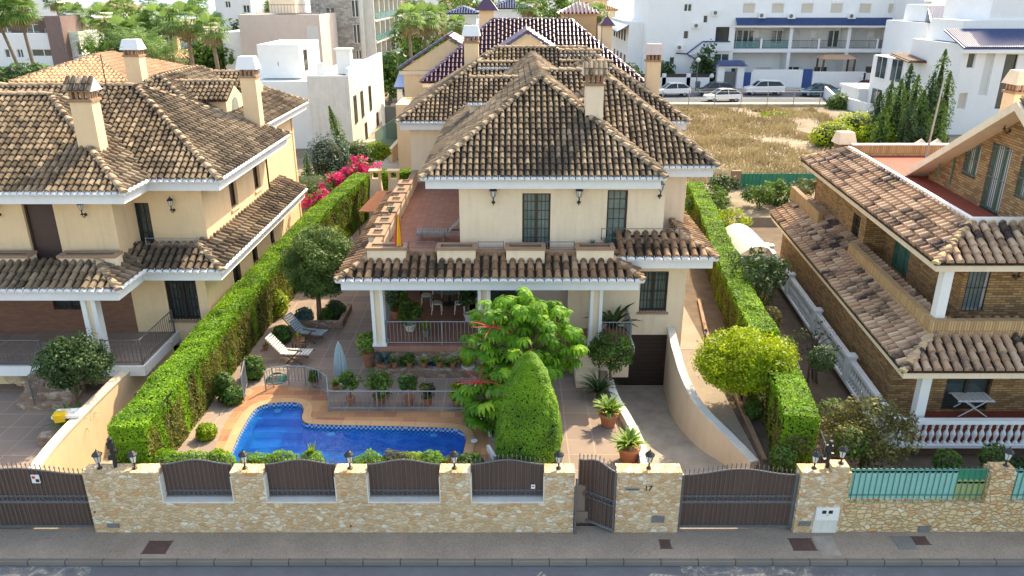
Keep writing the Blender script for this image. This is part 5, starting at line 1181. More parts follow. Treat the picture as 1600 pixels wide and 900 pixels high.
def hedge(label, path, w, z0, z1, dens=420, size=.055, name='hedge', wob=.06, mats=None, cat='hedge'):
    """clipped hedge along a path: leafy skin over a dark twiggy core; z1 function of fraction"""
    path = [Vector((*p, 0)) for p in path]; L = [0]
    for a, b in zip(path, path[1:]): L.append(L[-1] + (b - a).length)
    tot = L[-1]; cen = path[len(path) // 2]; t = thing(name, label, cat, (cen.x, cen.y, z0 if not callable(z0) else z0(.5)))
    def at(f):
        d = f * tot
        for i in range(len(path) - 1):
            if d <= L[i + 1] + 1e-6: k = (d - L[i]) / max(1e-6, L[i + 1] - L[i]); D = (path[i + 1] - path[i]).normalized(); return path[i].lerp(path[i + 1], k), D
        return path[-1], (path[-1] - path[-2]).normalized()
    z0f = z0 if callable(z0) else (lambda f: z0); z1f = z1 if callable(z1) else (lambda f: z1)
    P, Nn, T, MI = [], [], [], []
    hmean = z1f(.5) - z0f(.5)
    def disp(p, k): return wob * 1.6 * noise.noise(Vector((p.x * .9, p.y * .9, p.z * .9 + k))) + wob * .8 * noise.noise(Vector((p.x * 3, p.y * 3, p.z * 3)))
    def emit(f, off, z, n, mi):
        p, D = at(f); S = Vector((D.y, -D.x, 0)); q = p + S * off; q.z = z; nn = Vector(n[0] * S + n[1] * D + Vector((0, 0, n[2]))); q += nn * disp(q, 7) 
        tn = .5 + .55 * noise.noise(Vector((q.x * 1.3, q.y * 1.3, q.z * .5 + 11))) + random.gauss(0, .16) - (.0 if mi == 0 else .0)
        P.append(tuple(q)); Nn.append(tuple(nn)); T.append(max(0, min(1, tn))); MI.append(mi)
    for k in range(int(dens * tot * w)): f = random.random(); emit(f, random.uniform(-w / 2, w / 2), z1f(f), (0, 0, 1), 0)
    for sg in (-1, 1):
        for k in range(int(dens * .9 * tot * hmean)):
            f = random.random(); z = z0f(f) + (z1f(f) - z0f(f)) * random.random(); streak = noise.noise(Vector((f * tot * 1.6, sg * 5, z * .35)))
            if streak < -.28 and random.random() < .6: continue
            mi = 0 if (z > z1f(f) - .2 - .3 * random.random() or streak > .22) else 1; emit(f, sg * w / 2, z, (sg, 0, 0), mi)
    for e, dd in ((0, -1), (1, 1)):
        for k in range(int(dens * w * hmean)): z = z0f(e) + (z1f(e) - z0f(e)) * random.random(); emit(e, random.uniform(-w / 2, w / 2), z, (0, dd, 0), 0)
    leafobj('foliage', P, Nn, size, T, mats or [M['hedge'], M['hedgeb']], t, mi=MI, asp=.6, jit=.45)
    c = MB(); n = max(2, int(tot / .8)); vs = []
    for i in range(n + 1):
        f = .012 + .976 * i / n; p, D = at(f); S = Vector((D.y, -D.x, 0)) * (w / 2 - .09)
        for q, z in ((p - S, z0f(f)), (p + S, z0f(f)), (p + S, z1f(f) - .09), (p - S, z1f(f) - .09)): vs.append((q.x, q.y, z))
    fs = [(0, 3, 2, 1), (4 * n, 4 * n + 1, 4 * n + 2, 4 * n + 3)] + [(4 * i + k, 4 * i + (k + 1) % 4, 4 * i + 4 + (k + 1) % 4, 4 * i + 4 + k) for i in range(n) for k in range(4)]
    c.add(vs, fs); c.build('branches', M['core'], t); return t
def bush(label, c, r, mat, n=900, size=.07, name='shrub', cat='shrub', group=None, asp=.55, core=True):
    """dense rounded bush, c = centre, sits down to c.z-r.z"""
    t = thing(name, label, cat, (c[0], c[1], c[2] - r[2]), group); d = rng.normal(0, 1, (n, 3)); d /= np.linalg.norm(d, axis=1)[:, None]
    nz = ncl(d * 1.0, 2.2, c[0]) * .22 + ncl(d, 5, c[1]) * .12; rad = (1 + nz)[:, None] * (1 - .22 * rng.random((n, 1)) ** 2)
    P = np.array(c) + d * rad * np.array(r); T = np.clip(.5 + nz * 1.2 + rng.normal(0, .18, n), 0, 1)
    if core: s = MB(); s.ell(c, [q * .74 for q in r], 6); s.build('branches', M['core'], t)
    else:
        s = MB()
        for k in range(9): a = 6.28 * k / 9; s.tube([(c[0], c[1], c[2] - r[2]), (c[0] + r[0] * .4 * math.cos(a), c[1] + r[1] * .4 * math.sin(a), c[2]), (c[0] + r[0] * .7 * math.cos(a), c[1] + r[1] * .7 * math.sin(a), c[2] + r[2] * .4)], [.03, .02, .008], 4)
        s.build('branches', M['bark'], t)
    leafobj('foliage', P, d + np.array([0, 0, .3]), size, T, mat, t, asp=asp); return t
def blades(parent, c, n, L, wd, mat, up=.9, droop=.6, name='leaves', spread=1.0, seg=4):
    V_, Q, T = [], [], []
    for k in range(n):
        a = 6.283 * k / n * 2.399 * n / 6.283 + random.random() * .3; e = random.uniform(.15, 1.25) * spread; l = L * random.uniform(.75, 1.15); t = np.clip(.5 + random.gauss(0, .22), 0, 1)
        dx, dy = math.cos(a), math.sin(a); x = z = 0; ang = math.pi / 2 - e * .75; pr = None
        for i in range(seg + 1):
            f = i / seg; w_ = wd * (1 - f) ** .6 * (.5 + .8 * min(1, f * 3)) * .5 + .002; px, py, pz = c[0] + dx * x, c[1] + dy * x, c[2] + z
            cur = [(px - dy * w_, py + dx * w_, pz), (px + dy * w_, py - dx * w_, pz)]
            if pr is not None: b = len(V_); V_ += pr + cur; Q.append((b, b + 1, b + 3, b + 2)); T.append(t)
            pr = cur; x += math.cos(ang) * l / seg; z += math.sin(ang) * l / seg; ang -= droop * 1.6 / seg
    return fastmesh(name, V_, Q, T, mat, parent)
def fan_palm(label, base, h, crown_r=1.7, nf=26, group='palm trees in the background', name='palm_tree', lean=(0, 0), trunk_r=.22):
    t = thing(name, label, 'palm tree', base, group); s = MB(); n = 8; T0 = Vector(base)
    pts = [T0 + Vector((lean[0] * (k / n) ** 1.4, lean[1] * (k / n) ** 1.4, h * k / n)) for k in range(n + 1)]
    s.tube(pts, [trunk_r * (1.25 - .5 * k / n) for k in range(n + 1)], 8); s.build('trunk', M['barkp'], t); C_ = pts[-1]
    def fans(cnt, lo, hi, L, name, mat, w=1.0):
        V_, Q, Tn = [], [], []
        for k in range(cnt):
            a = k * 2.399963; el = lo + (hi - lo) * ((k + .5) / cnt); d = Vector((math.cos(a) * math.cos(el), math.sin(a) * math.cos(el), math.sin(el))); side = d.cross(Vector((0, 0, 1))).normalized(); up = side.cross(d)
            l = L * random.uniform(.85, 1.1); hub = C_ + d * l * .5; tn = float(np.clip(.5 + random.gauss(0, .2), 0, 1))
            b = len(V_); w0 = .02; V_ += [C_ - side * w0, C_ + side * w0, hub + side * w0, hub - side * w0]; Q.append((b, b + 1, b + 2, b + 3)); Tn.append(tn)
            for j in range(13):
                th = -1.45 + 2.9 * j / 12; dd = (d * math.cos(th) + side * math.sin(th)); m = hub + dd * l * .38; tip = hub + dd * l * .62 + Vector((0, 0, -.16 * l - .08 * l * abs(th))); ss = dd.cross(up).normalized() * .042 * l * w
                b = len(V_); V_ += [hub, m - ss, tip, m + ss]; Q.append((b, b + 1, b + 2, b + 3)); Tn.append(float(np.clip(tn + random.gauss(0, .22), 0, 1)))
        return fastmesh(name, [tuple(v) for v in V_], Q, Tn, mat, t)
    fans(nf, 1.25, -.55, crown_r, 'crown', M['palm']); fans(14, -.7, -1.35, crown_r * .75, 'dry_skirt', M['straw'], .8); return t
def date_palm(label, base, h, L=2.4, nf=26, group='palm trees in the background'):
    t = thing('feather_palm', label, 'palm tree', base, group); s = MB(); s.tube([Vector(base), Vector(base) + Vector((0, 0, h))], [.3, .24], 8); s.build('trunk', M['barkp'], t)
    V_, Q, T = [], [], []; C_ = Vector(base) + Vector((0, 0, h))
    for k in range(nf):
        a = k * 2.399963; el = 1.3 - 1.5 * k / nf; tn = float(np.clip(.5 + random.gauss(0, .2), 0, 1)); h_ = Vector((math.cos(a), math.sin(a), 0)); p = C_.copy(); ang = el; sd_ = Vector((-h_.y, h_.x, 0)); nseg = 12
        for i in range(nseg):
            d = h_ * math.cos(ang) + Vector((0, 0, math.sin(ang))); q = p + d * L / nseg; f = i / nseg; ll = .55 * math.sin(math.pi * min(1, f * .9 + .12)) * L / 2.4
            for sg in (-1, 1):
                tip = p + sd_ * sg * ll + d * ll * .6 - Vector((0, 0, ll * .45)); b = len(V_); V_ += [p - d * .02, p + d * .07, tip + d * .03, tip - d * .01]; Q.append((b, b + 1, b + 2, b + 3)); T.append(tn)
            b = len(V_); V_ += [p + sd_ * .025, q + sd_ * .02, q - sd_ * .02, p - sd_ * .025]; Q.append((b, b + 1, b + 2, b + 3)); T.append(tn)
            p = q; ang -= 1.7 / nseg * (.6 + .5 * f)
    fastmesh('crown', [tuple(v) for v in V_], Q, T, M['palm'], t); return t
def cypress(label, base, h, r, mat=None, group=None, n=1500, lean=0, size=.07):
    t = thing('cypress', label, 'cypress', base, group); f = rng.random(n) ** 1.15; a = rng.uniform(0, 6.283, n); prof = np.sin(np.pi * np.clip(f * .80 + .16, 0, 1)) ** .75 * np.where(f > .85, (1 - f) / .15 * .8 + .2, 1)
    wob_ = 1 + .16 * np.sin(a * 3 + f * 9) + .1 * rng.normal(0, 1, n); rr = r * prof * wob_ * (1 - .3 * rng.random(n) ** 2)
    P = np.stack([base[0] + rr * np.cos(a) + lean * f ** 1.5, base[1] + rr * np.sin(a), base[2] + .1 + h * f], 1); Nn = np.stack([np.cos(a), np.sin(a), .5 + 0 * a], 1)
    leafobj('crown', P, Nn, size, np.clip(.5 + .18 * np.sin(a * 5 + f * 14) + rng.normal(0, .17, n), 0, 1), mat or M['lf_dk'], t, asp=.4, jit=.35)
    s = MB(); s.tube([(base[0], base[1], base[2] - .1), (base[0] + lean * .3, base[1], base[2] + h * .5), (base[0] + lean * .9, base[1], base[2] + h * .93)], [r * .5, r * .45, .03], 6); s.build('trunk', M['core'], t); return t
# ---------------------------------------------------------------- background buildings
def facade(parent, Y, px0, px1, zb, py_top, depth, mat, wins=(), name='wall', x0=None, x1=None, ztop=None, kind='plain', side=None):
    """block with a front wall at depth Y (with window openings given in picture boxes) and plain sides"""
    x0 = VX(px0, Y, zb + 4) if x0 is None else x0; x1 = VX(px1, Y, zb + 4) if x1 is None else x1; zt = V(800, py_top, Y)[2] if ztop is None else ztop
    holes = []
    for q in wins:
        z0, z1 = V(800, q[3], Y)[2], V(800, q[2], Y)[2]; zm = (z0 + z1) / 2; holes.append((max(x0 + .06, VX(q[0], Y, zm)), min(x1 - .06, VX(q[1], Y, zm)), max(zb + .02, z0), min(zt - .05, z1), q[4] if len(q) > 4 else 'double'))
    s = MB(); wall(s, 'y', Y, -1, x0, x1, zb, zt, [h[:4] for h in holes], .3)
    s.box(x0, x0 + .3, Y + .3, Y + depth, zb, zt); s.box(x1 - .3, x1, Y + .3, Y + depth, zb, zt); s.box(x0 + .3, x1 - .3, Y + depth - .3, Y + depth, zb, zt); s.box(x0 + .3, x1 - .3, Y + .3, Y + depth - .3, zt - .35, zt - .1)
    s.build(name, mat, parent)
    for h in holes: window(parent, 'y', Y, -1, *h[:4], kind=h[4], depth=.15, frame=M['white2'] if h[4] in ('shutc', 'shutw', 'double') else M['brownf'])
    return x0, x1, zb, zt
def sidewins(parent, X, out, ys, z0, z1, w_=1.3, kind='double', frame=None):
    for y in ys:
        s = MB(); s.box(X, X + out * .05, y, y + w_, z0, z1); o = s.build('window', M['glass'] if kind == 'double' else M['shutc'], parent)
        g = MB()
        for a, b_ in ((y - .06, y), (y + w_, y + w_ + .06), (y + w_ / 2 - .03, y + w_ / 2 + .03)): g.box(X, X + out * .08, a, b_, z0 - .06, z1 + .06)
        g.box(X, X + out * .08, y, y + w_, z1, z1 + .06); g.box(X, X + out * .09, y, y + w_, z0 - .06, z0); g.build('frame', frame or M['brownf'], o)
# white apartment terrace, right background
A = thing('apartment_block', 'long white apartment block with navy tiled trim behind the parked cars', 'apartment block', (VX(1200, 92, 2), 98, 2.6))
ZB = 2.4; Y = 92.0
facade(A, Y, 1008, 1143, ZB, -60, 14, M['white'], [(1069, 1081, 6, 18), (1099, 1106, 24, 36), (1068, 1076, 48, 61), (1046, 1054, 89, 101), (1118, 1139, 42, 65, 'frenchg'), (1116, 1139, 84, 98)], x0=VX(1008, Y, 6), x1=VX(1143, Y, 6))
xL, xR_ = VX(1143, Y, 6) + .003, VX(1424, Y, 6)
up = [(a, a + 19, 5, 21, 'shutc') for a in (1161, 1206, 1252, 1298, 1343, 1388)]
facade(A, Y, 1143, 1424, V(800, 40, Y)[2], -60, 14, M['white'], up, x0=xL, x1=xR_)
piers = [1143, 1188, 1233, 1278, 1323, 1369, 1421]
z1t, z1b, z0t = V(800, 40, Y)[2], V(800, 76, Y)[2], V(800, 82, Y)[2]
s = MB(); s.box(xL, xR_, Y, Y + 13, z0t, z1b); s.box(xL, xR_, Y + 2.6, Y + 13, ZB, z1t)
for p_ in piers: x = VX(p_, Y, 7); s.box(x - .22, x + .22, Y + .02, Y + 2.6, ZB, z1t - .003) if p_ in (1143, 1233, 1323, 1421) else s.box(x - .15, x + .15, Y + .02, Y + 2.6, z1b, z1b + 1.3)
s.build('loggia_wall', M['white'], A)
kinds = ['french', 'double', 'shutw', 'shutw', 'shutw', 'shutw']
for i in range(6):
    xa, xb_ = VX(piers[i], Y, 7) + .4, VX(piers[i + 1], Y, 7) - .4; xm = (xa + xb_) / 2
    window(A, 'y', Y + 2.5, -1, xa, xm - .05, z1b + .02, z1b + 2.3, kinds[i] if i % 2 == 0 else 'shutw', depth=-.05, frame=M['white2']); window(A, 'y', Y + 2.5, -1, xm + .05, xb_, z1b + .02, z1b + 2.3, ['double', 'french', 'shutw', 'double', 'shutw', 'shutw'][i], depth=-.05, frame=M['white2'])
    window(A, 'y', Y + 2.5, -1, xa + .3, xm + .6, ZB + .6, ZB + 2.5, ['double', 'shutw', 'double', 'double', 'shutw', 'double'][i], depth=-.05, frame=M['white2'])
    s = MB(); railing(s, [(xa - .2, Y + .1, z1b), (xb_ + .2, Y + .1, z1b)], 1.05, .22, .014, .03, .03); s.box(xa - .15, xb_ + .15, Y + .14, Y + .16, z1b + .1, z1b + .95, 1) if i < 2 else None
    s.build('balcony_rail', [M['black'], M['gglass']], A)
s = MB(); zt0, zt1 = V(800, 38, Y - 1)[2], V(800, 28, Y)[2]; P = [(xL, Y - 1.0, zt0), (xR_, Y - 1.0, zt0), (xR_, Y - .01, zt1), (xL, Y - .01, zt1)]; s.add(P + [(x, y, z - .15) for x, y, z in P], [(0, 1, 2, 3), (4, 7, 6, 5), (0, 4, 5, 1), (1, 5, 6, 2), (2, 6, 7, 3), (3, 7, 4, 0)])
n = 110
for k in range(n): x = xL + (xR_ - xL) * (k + .5) / n; s.cyl((x, Y - 1.02, zt0 + .03), (x, Y - .02, zt1 + .03), .07, .06, 6)
s.build('tile_canopy', M['tileb'], A)
s = MB(); s.box(xL, xR_, Y - .9, Y - .02, zt0 - .4, zt0 - .16); s.build('cornice', M['white'], A)
for px, py in ((1088, 40), (1062, 74), (1118, 20), (1190, 24), (1236, 25), (1330, 25)):
    q = V(px, py, Y); s = MB(); s.box(q[0] - .5, q[0] + .5, Y - .42, Y - .002, q[2] - .35, q[2] + .35); s.cyl((q[0] - .12, Y - .44, q[2]), (q[0] - .12, Y - .421, q[2]), .26, .26, 14, 1); s.build('air_conditioner', [M['white2'], M['iron']], A)
# its left wing seen end on
facade(A, Y + 3, 965, 1008, ZB, 60, 20, M['white'], [(985, 992, 108, 120)], x0=VX(985, Y, 6), x1=VX(1008, Y, 6) - .01, ztop=V(800, 36, Y)[2])
xw = VX(985, Y, 6); sidewins(A, xw, -1, [98, 101, 104, 107, 110], 8.2, 9.6, 1.0); sidewins(A, xw, -1, [97, 101, 105, 109], 4.4, 6.2, 1.2)
s = MB(); zq = V(800, 40, Y)[2]; P = [(xw - 1.6, Y + 3, zq - .9), (xw - .01, Y + 3, zq), (xw - .01, Y + 23, zq), (xw - 1.6, Y + 23, zq - .9)]; s.add(P + [(x, y, z - .15) for x, y, z in P], [(0, 1, 2, 3), (4, 7, 6, 5), (0, 4, 5, 1), (1, 5, 6, 2), (2, 6, 7, 3), (3, 7, 4, 0)]); s.build('tile_canopy', M['tileb'], A)
# outside stair with blue rail
s = MB(); p0, p1, p2, p3 = V(1056, 83, Y - .3), V(1073, 84, Y - .3), V(1098, 65, Y - .3), V(1141, 65, Y - .3); p4 = V(1092, 96, Y - .3)
for a, b_ in ((p0, p1), (p1, p2), (p2, p3), (p1, p4)): s.cyl(a, b_, .09, .09, 5)
s.build('stair_rail', M['tileb'], A)
s = MB(); P = [V(1073, 88, Y), V(1098, 68, Y), V(1141, 68, Y), V(1141, 80, Y), V(1098, 80, Y)]; s.add([(x, Y - .3, z) for x, y, z in P] + [(x, Y - .01, z) for x, y, z in P], [tuple(range(5)), tuple(range(9, 4, -1))] + [(k, (k + 1) % 5 + 5 - 0 if False else k + 5, (k + 1) % 5 + 5, (k + 1) % 5) for k in range(5)]); s.build('stair_parapet', M['white'], A)
# street behind: road, pavement, boundary walls
s = MB(); s.box(-14, 60, 73.2, 84.5, 2.1, 2.62); struct(s.build('back_road', M['asph']))
s = MB(); s.box(-14, 60, 84.503, 87.5, 2.1, 2.74); s.box(-14, 60, 71.6, 73.19, 2.1, 2.74); struct(s.build('back_pavement', M['conc']))
t = thing('boundary_wall', 'white boundary wall with dark mesh panels behind the parked cars', 'wall', (VX(1200, 87.5, 3), 87.5, 2.7))
s = MB(); Yw = 87.6
def bw(a, b_, y0, s=s): s.box(VX(a, Yw, 3), VX(b_, Yw, 3), Yw, Yw + .3, 2.4, V(800, y0, Yw)[2])
bw(992, 1114, 121); [bw(a, a + 6, 115) for a in (992, 1034, 1072, 1108)]; bw(1172, 1174, 112); bw(1174, 1252, 109); bw(1268, 1350, 112); bw(1347, 1404, 114); s.build('masonry', M['white'], t)
s = MB(); 
for a, b_ in ((999, 1033), (1041, 1071), (1079, 1107)): s.box(VX(a, Yw, 3), VX(b_, Yw, 3), Yw + .1, Yw + .15, V(800, 121, Yw)[2], V(800, 115.5, Yw)[2])
s.box(VX(1349, Yw, 3), VX(1393, Yw, 3), Yw + .1, Yw + .15, V(800, 114, Yw)[2], V(800, 104, Yw)[2]); s.build('mesh_panel', M['brownf'], t)
s = MB(); s.box(VX(1160, Yw, 3), VX(1172, Yw, 3), Yw + .08, Yw + .16, 2.6, V(800, 113, Yw)[2]); s.box(VX(1253, Yw, 3), VX(1267, Yw, 3), Yw + .08, Yw + .16, 2.6, V(800, 108, Yw)[2]); s.build('blue_door', plain('blue_door_paint', (.02, .07, .25), .5, .05), t)
t = thing('gate_portico', 'small white gate portico with navy tiled roof behind the grey parked car', 'gate', (VX(1140, Yw, 3), Yw, 2.7)); s = MB()
xa, xb_ = VX(1119, Yw, 4), VX(1160, Yw, 4); zt = V(800, 106, Yw)[2]; s.box(xa, xa + .9, Yw - .6, Yw + .6, 2.6, zt); s.box(xb_ - .9, xb_, Yw - .6, Yw + .6, 2.6, zt); s.box(xa, xb_, Yw - .65, Yw + .65, zt, zt + .3); s.build('piers', M['white'], t)
s = MB(); s.add([(xa - .4, Yw - 1, zt + .3), (xb_ + .4, Yw - 1, zt + .3), (xb_ + .4, Yw + 1, zt + .3), (xa - .4, Yw + 1, zt + .3), (xa + .5, Yw, zt + 1), (xb_ - .5, Yw, zt + 1)], [(0, 3, 2, 1), (0, 1, 5, 4), (1, 2, 5), (2, 3, 4, 5), (3, 0, 4)])
for k in range(18): x = xa + (xb_ - xa) * (k + .5) / 18; s.cyl((x, Yw - 1.02, zt + .33), (x, Yw - .1, zt + .95), .07, .06, 5)
s.build('roof', M['tileb'], t); s = MB(); s.box(xa + .9, xb_ - .9, Yw, Yw + .05, 2.7, zt - .5); s.build('gate_leaf', M['iron'], t)
t = thing('pergola', 'reddish timber pergola in a white walled garden behind the blue car', 'pergola', (VX(1303, 89, 3), 89.5, 2.7)); s = MB(); xa, xb_ = VX(1282, 89, 4), VX(1330, 89, 4); zt = V(800, 92, 89)[2]
for x in (xa, xb_): [s.box(x - .1, x + .1, y - .1, y + .1, 2.6, zt) for y in (88.6, 90.8)]
s.build('posts', M['wood'], t); s = MB(); s.add([(xa - .3, 88.2, zt), (xb_ + .3, 88.2, zt), (xb_ + .3, 91.4, zt), (xa - .3, 91.4, zt), (xa + .4, 89.8, zt + .5), (xb_ - .4, 89.8, zt + .5)], [(0, 3, 2, 1), (0, 1, 5, 4), (1, 2, 5), (2, 3, 4, 5), (3, 0, 4)]); s.build('roof', M['tile3'], t)
# white building at the right, nearer
B = thing('apartment_block', 'white apartment building with blue tiled roofs and loggias behind the brick villa', 'apartment block', (VX(1540, 58, 3), 60, 1.8)); Y = 56.0
x0, x1, _, zt = facade(B, Y, 1490, 1700, 1.2, 70, 10, M['white'], [(1512, 1524, 82, 107, 'double'), (1497, 1510, 145, 171, 'shutc'), (1563, 1582, 85, 170, 'plain'), (1535, 1549, 80, 150, 'shutw')])
s = MB(); P = [(x0 - .5, Y - .9, zt - .2), (x1, Y - .9, zt - .2), (x1, Y + 3.2, zt + 1.2), (x0 - .5, Y + 3.2, zt + 1.2)]
s.add(P + [(x, y, z - .15) for x, y, z in P], [(0, 1, 2, 3), (4, 7, 6, 5), (0, 4, 5, 1), (1, 5, 6, 2), (2, 6, 7, 3), (3, 7, 4, 0)])
for k in range(60): x = x0 - .4 + (x1 - x0) * (k + .5) / 60; s.cyl((x, Y - .92, zt - .17), (x, Y + 3.2, zt + 1.24), .08, .08, 5)
s.build('roof', M['tileb'], B); s = MB(); s.box(x0 - .45, x1, Y - .85, Y, zt - .7, zt - .36); s.box(x0 + 1.3, x1, Y + 3.25, Y + 9.5, zt, V(800, 32, Y + 3)[2]); s.box(x1 - 9, x1, Y + 3.5, Y + 12, zt, V(800, -20, Y + 3)[2]); s.build('parapet', M['white'], B)
Y2 = 63.0; x0, x1, _, z2 = facade(B, Y2, 1410, 1500, 1.2, 95, 8, M['white'], [(1441, 1459, 100, 140, 'plain'), (1472, 1488, 107, 145, 'plain')], x0=VX(1410, Y2, 5), x1=VX(1500, Y2, 5))
s = MB(); 
P = [(x0 - .4, Y2 - .8, z2), (x1 + .3, Y2 - .8, z2 - .2), (x1 + .3, Y2 + 3.5, z2 + .35), (x0 - .4, Y2 + 3.5, z2 + .4)]
s.add(P + [(x, y, z - .12) for x, y, z in P], [(0, 1, 2, 3), (4, 7, 6, 5), (0, 4, 5, 1), (1, 5, 6, 2), (2, 6, 7, 3), (3, 7, 4, 0)])
for k in range(22): x = x0 - .3 + (x1 - x0 + .5) * (k + .5) / 22; s.cyl((x, Y2 - .85, z2 + .03), (x, Y2 + 3.5, z2 + .45), .09, .09, 5)
s.build('pergola_roof', M['wood'], B)
sidewins(B, x0, -1, [63.8, 67.4], 6.0, 8.2, 2.4, frame=M['white2']); sidewins(B, x0, -1, [63.8, 67.4], 2.6, 4.8, 2.4, frame=M['white2'])
s = MB(); 
for a, b_ in ((1441, 1459), (1472, 1488)): railing(s, [(VX(a, Y2, 4), Y2 - .05, V(800, 141, Y2)[2]), (VX(b_, Y2, 4), Y2 - .05, V(800, 141, Y2)[2])], .9, .25, .015, .03, .03)
s.build('balcony_rail', M['black'], B)
Y3 = 72.0; x0, x1, _, z3 = facade(B, Y3, 1432, 1560, 1.2, 36, 10, M['white'], [(1452, 1463, 36.5, 70, 'plain'), (1470, 1490, 37, 75, 'plain'), (1495, 1508, 42, 75, 'double')])
s = MB(); P = [(x0 - .2, Y3 - 1.2, z3), (x1, Y3 - 1.2, z3), (x1, Y3 + 3.6, z3 + 1.7), (x0 + 1.5, Y3 + 3.6, z3 + 1.7)]
s.add(P + [(x, y, z - .15) for x, y, z in P], [(0, 1, 2, 3), (4, 7, 6, 5), (0, 4, 5, 1), (1, 5, 6, 2), (2, 6, 7, 3), (3, 7, 4, 0)])
for k in range(44): x = x0 + (x1 - x0) * (k + .5) / 44; s.cyl((x, Y3 - 1.2, z3 + .03), (x + 1.5 * (1 - (x - x0) / (x1 - x0)), Y3 + 3.6, z3 + 1.73), .08, .08, 5)
s.build('roof', M['tileb'], B); s = MB(); s.box(x0 + 1.6, x1 + 8, Y3 + 3.7, Y3 + 9, z3, V(800, 8, Y3 + 3)[2]); s.build('parapet', M['white'], B)
s = MB(); railing(s, [(x0 + .1, Y3 - .6, V(800, 72, Y3)[2]), (x0 + 5, Y3 - .6, V(800, 74, Y3)[2])], .9, .3, .02, .04, .04); s.build('balcony_rail', M['black'], B)
x4 = VX(1408, 84, 8); x0, x1, _, _z = facade(B, 84, 1424, 1470, 1.2, -70, 20, M['white'], [(1438, 1455, 2, 17, 'shutc')], ztop=17)
# low white garden walls at the end of the lot
t = thing('garden_outbuilding', 'white walled yard with a flat roofed outbuilding at the end of the vacant lot', 'outbuilding', (VX(1350, 62, 2), 62, 1.6))
s = MB(); pth = [G(1286, 150, 2.6)[:2], G(1300, 168, 2.2)[:2], G(1352, 184, 2)[:2], G(1400, 188, 2)[:2]]
s2 = curb([Vector(p) for p in pth], .3, lambda f: 1.0, lambda f: 3.9 - .5 * f); s2.build('yard_wall', M['white'], t)
q = G(1345, 178, 2); s = MB(); s.box(q[0] + .3, q[0] + 7, q[1] + 2, q[1] + 7, 1, 4.3); s.box(q[0] + .1, q[0] + 7.2, q[1] + 1.8, q[1] + 7.2, 4.3, 4.6); s.build('outbuilding', M['white'], t)
# brown villa with glazed roof, behind the middle house
TP = [M['tilep'], M['pan'], M['tilep'], M['tilep'], M['creamw']]
C_ = thing('villa', 'peach villa with glossy dark purple tiled roofs and square tower behind the middle villa', 'house', (2, 50, 1.8))
tiled_roof(C_, [dict(x0=-7.0, x1=10.2, y0=42, y1=53, z=8.35, s=.8), dict(x0=-9.5, x1=-1, y0=47, y1=57, z=8.8, s=.62, gable='S'), dict(x0=-1.3, x1=3.6, y0=40, y1=50, z=10.6, s=.62, gable='S')], TP, pitch=.32, L=.5, seed=50, fascia=.3, trim=False)
s = MB(); s.box(-5.4, 9.6, 42.6, 56.4, 1, 8.3); s.box(-9, -1.5, 47.3, 56.4, 1, 8.9); s.add([(-9.2, 47.25, 8.8), (-1.3, 47.25, 8.8), (-5.25, 47.25, 11.2), (-9.2, 47.5, 8.8), (-1.3, 47.5, 8.8), (-5.25, 47.5, 11.2)], [(0, 1, 2), (3, 5, 4), (0, 2, 5, 3), (1, 4, 5, 2)])
s.box(-1, 3.3, 40.3, 45, 8, 10.6); s.add([(-1.1, 40.25, 10.6), (3.4, 40.25, 10.6), (1.15, 40.25, 12.0), (-1.1, 40.5, 10.6), (3.4, 40.5, 10.6), (1.15, 40.5, 12.0)], [(0, 1, 2), (3, 5, 4), (0, 2, 5, 3), (1, 4, 5, 2)]); s.build('wall', M['ochre'], C_)
facade(C_, 38.5, 648, 760, 1, 150, 4, M['ochre'], [(700, 720, 152, 175)], x0=-8.5, x1=-3, ztop=7.2)
xa, xb_ = VX(879, 49, 11), VX(931, 49, 11); s = MB(); za = V(800, 24, 49)[2]; s.box(xa, xb_, 49, 52, 8, za); s.box(xa - .15, xb_ + .15, 48.85, 52.15, za, za + .15); s.build('tower', plain('tower_brick', (.58, .38, .20), .9, .1), C_)
s = MB(); ap = ((xa + xb_) / 2, 50.5, V(800, 2, 50.5)[2]); e = .4; bs = [(xa - e, 48.6, za + .16), (xb_ + e, 48.6, za + .16), (xb_ + e, 52.4, za + .16), (xa - e, 52.4, za + .16)]; s.add(bs + [ap], [(0, 3, 2, 1), (0, 1, 4), (1, 2, 4), (2, 3, 4), (3, 0, 4)])
for k in range(11):
    f = (k + .5) / 11; x = bs[0][0] + (bs[1][0] - bs[0][0]) * f; g_ = 1 - abs(f - .5) * 2; s.cyl((x, 48.58, za + .2), (x, 48.58 + 1.92 * g_, za + .2 + (ap[2] - za - .16) * g_), .1, .08, 5)
s.build('tower_roof', M['tilep'], C_)
for px, Yc, pt_, w_ in ((947, 47, 40, .8), (761, 54, 16, 1.3)):
    xc = VX(px, Yc, 11); z1 = V(800, pt_, Yc)[2]; s = MB(); s.box(xc - w_ / 2, xc + w_ / 2, Yc - w_ / 2, Yc + w_ / 2, 8, z1); o = s.build('chimney', M['ochre'], C_)
    s = MB(); s.add([(xc - w_ * .8, Yc - w_ * .8, z1), (xc + w_ * .8, Yc - w_ * .8, z1), (xc + w_ * .8, Yc + w_ * .8, z1), (xc - w_ * .8, Yc + w_ * .8, z1), (xc, Yc, z1 + w_)], [(0, 3, 2, 1), (0, 1, 4), (1, 2, 4), (2, 3, 4), (3, 0, 4)]); s.cyl((xc, Yc, z1 + w_ * .9), (xc, Yc, z1 + w_ * 1.3), .06, .03, 5); s.build('chimney_cap', M['tilep'], o)
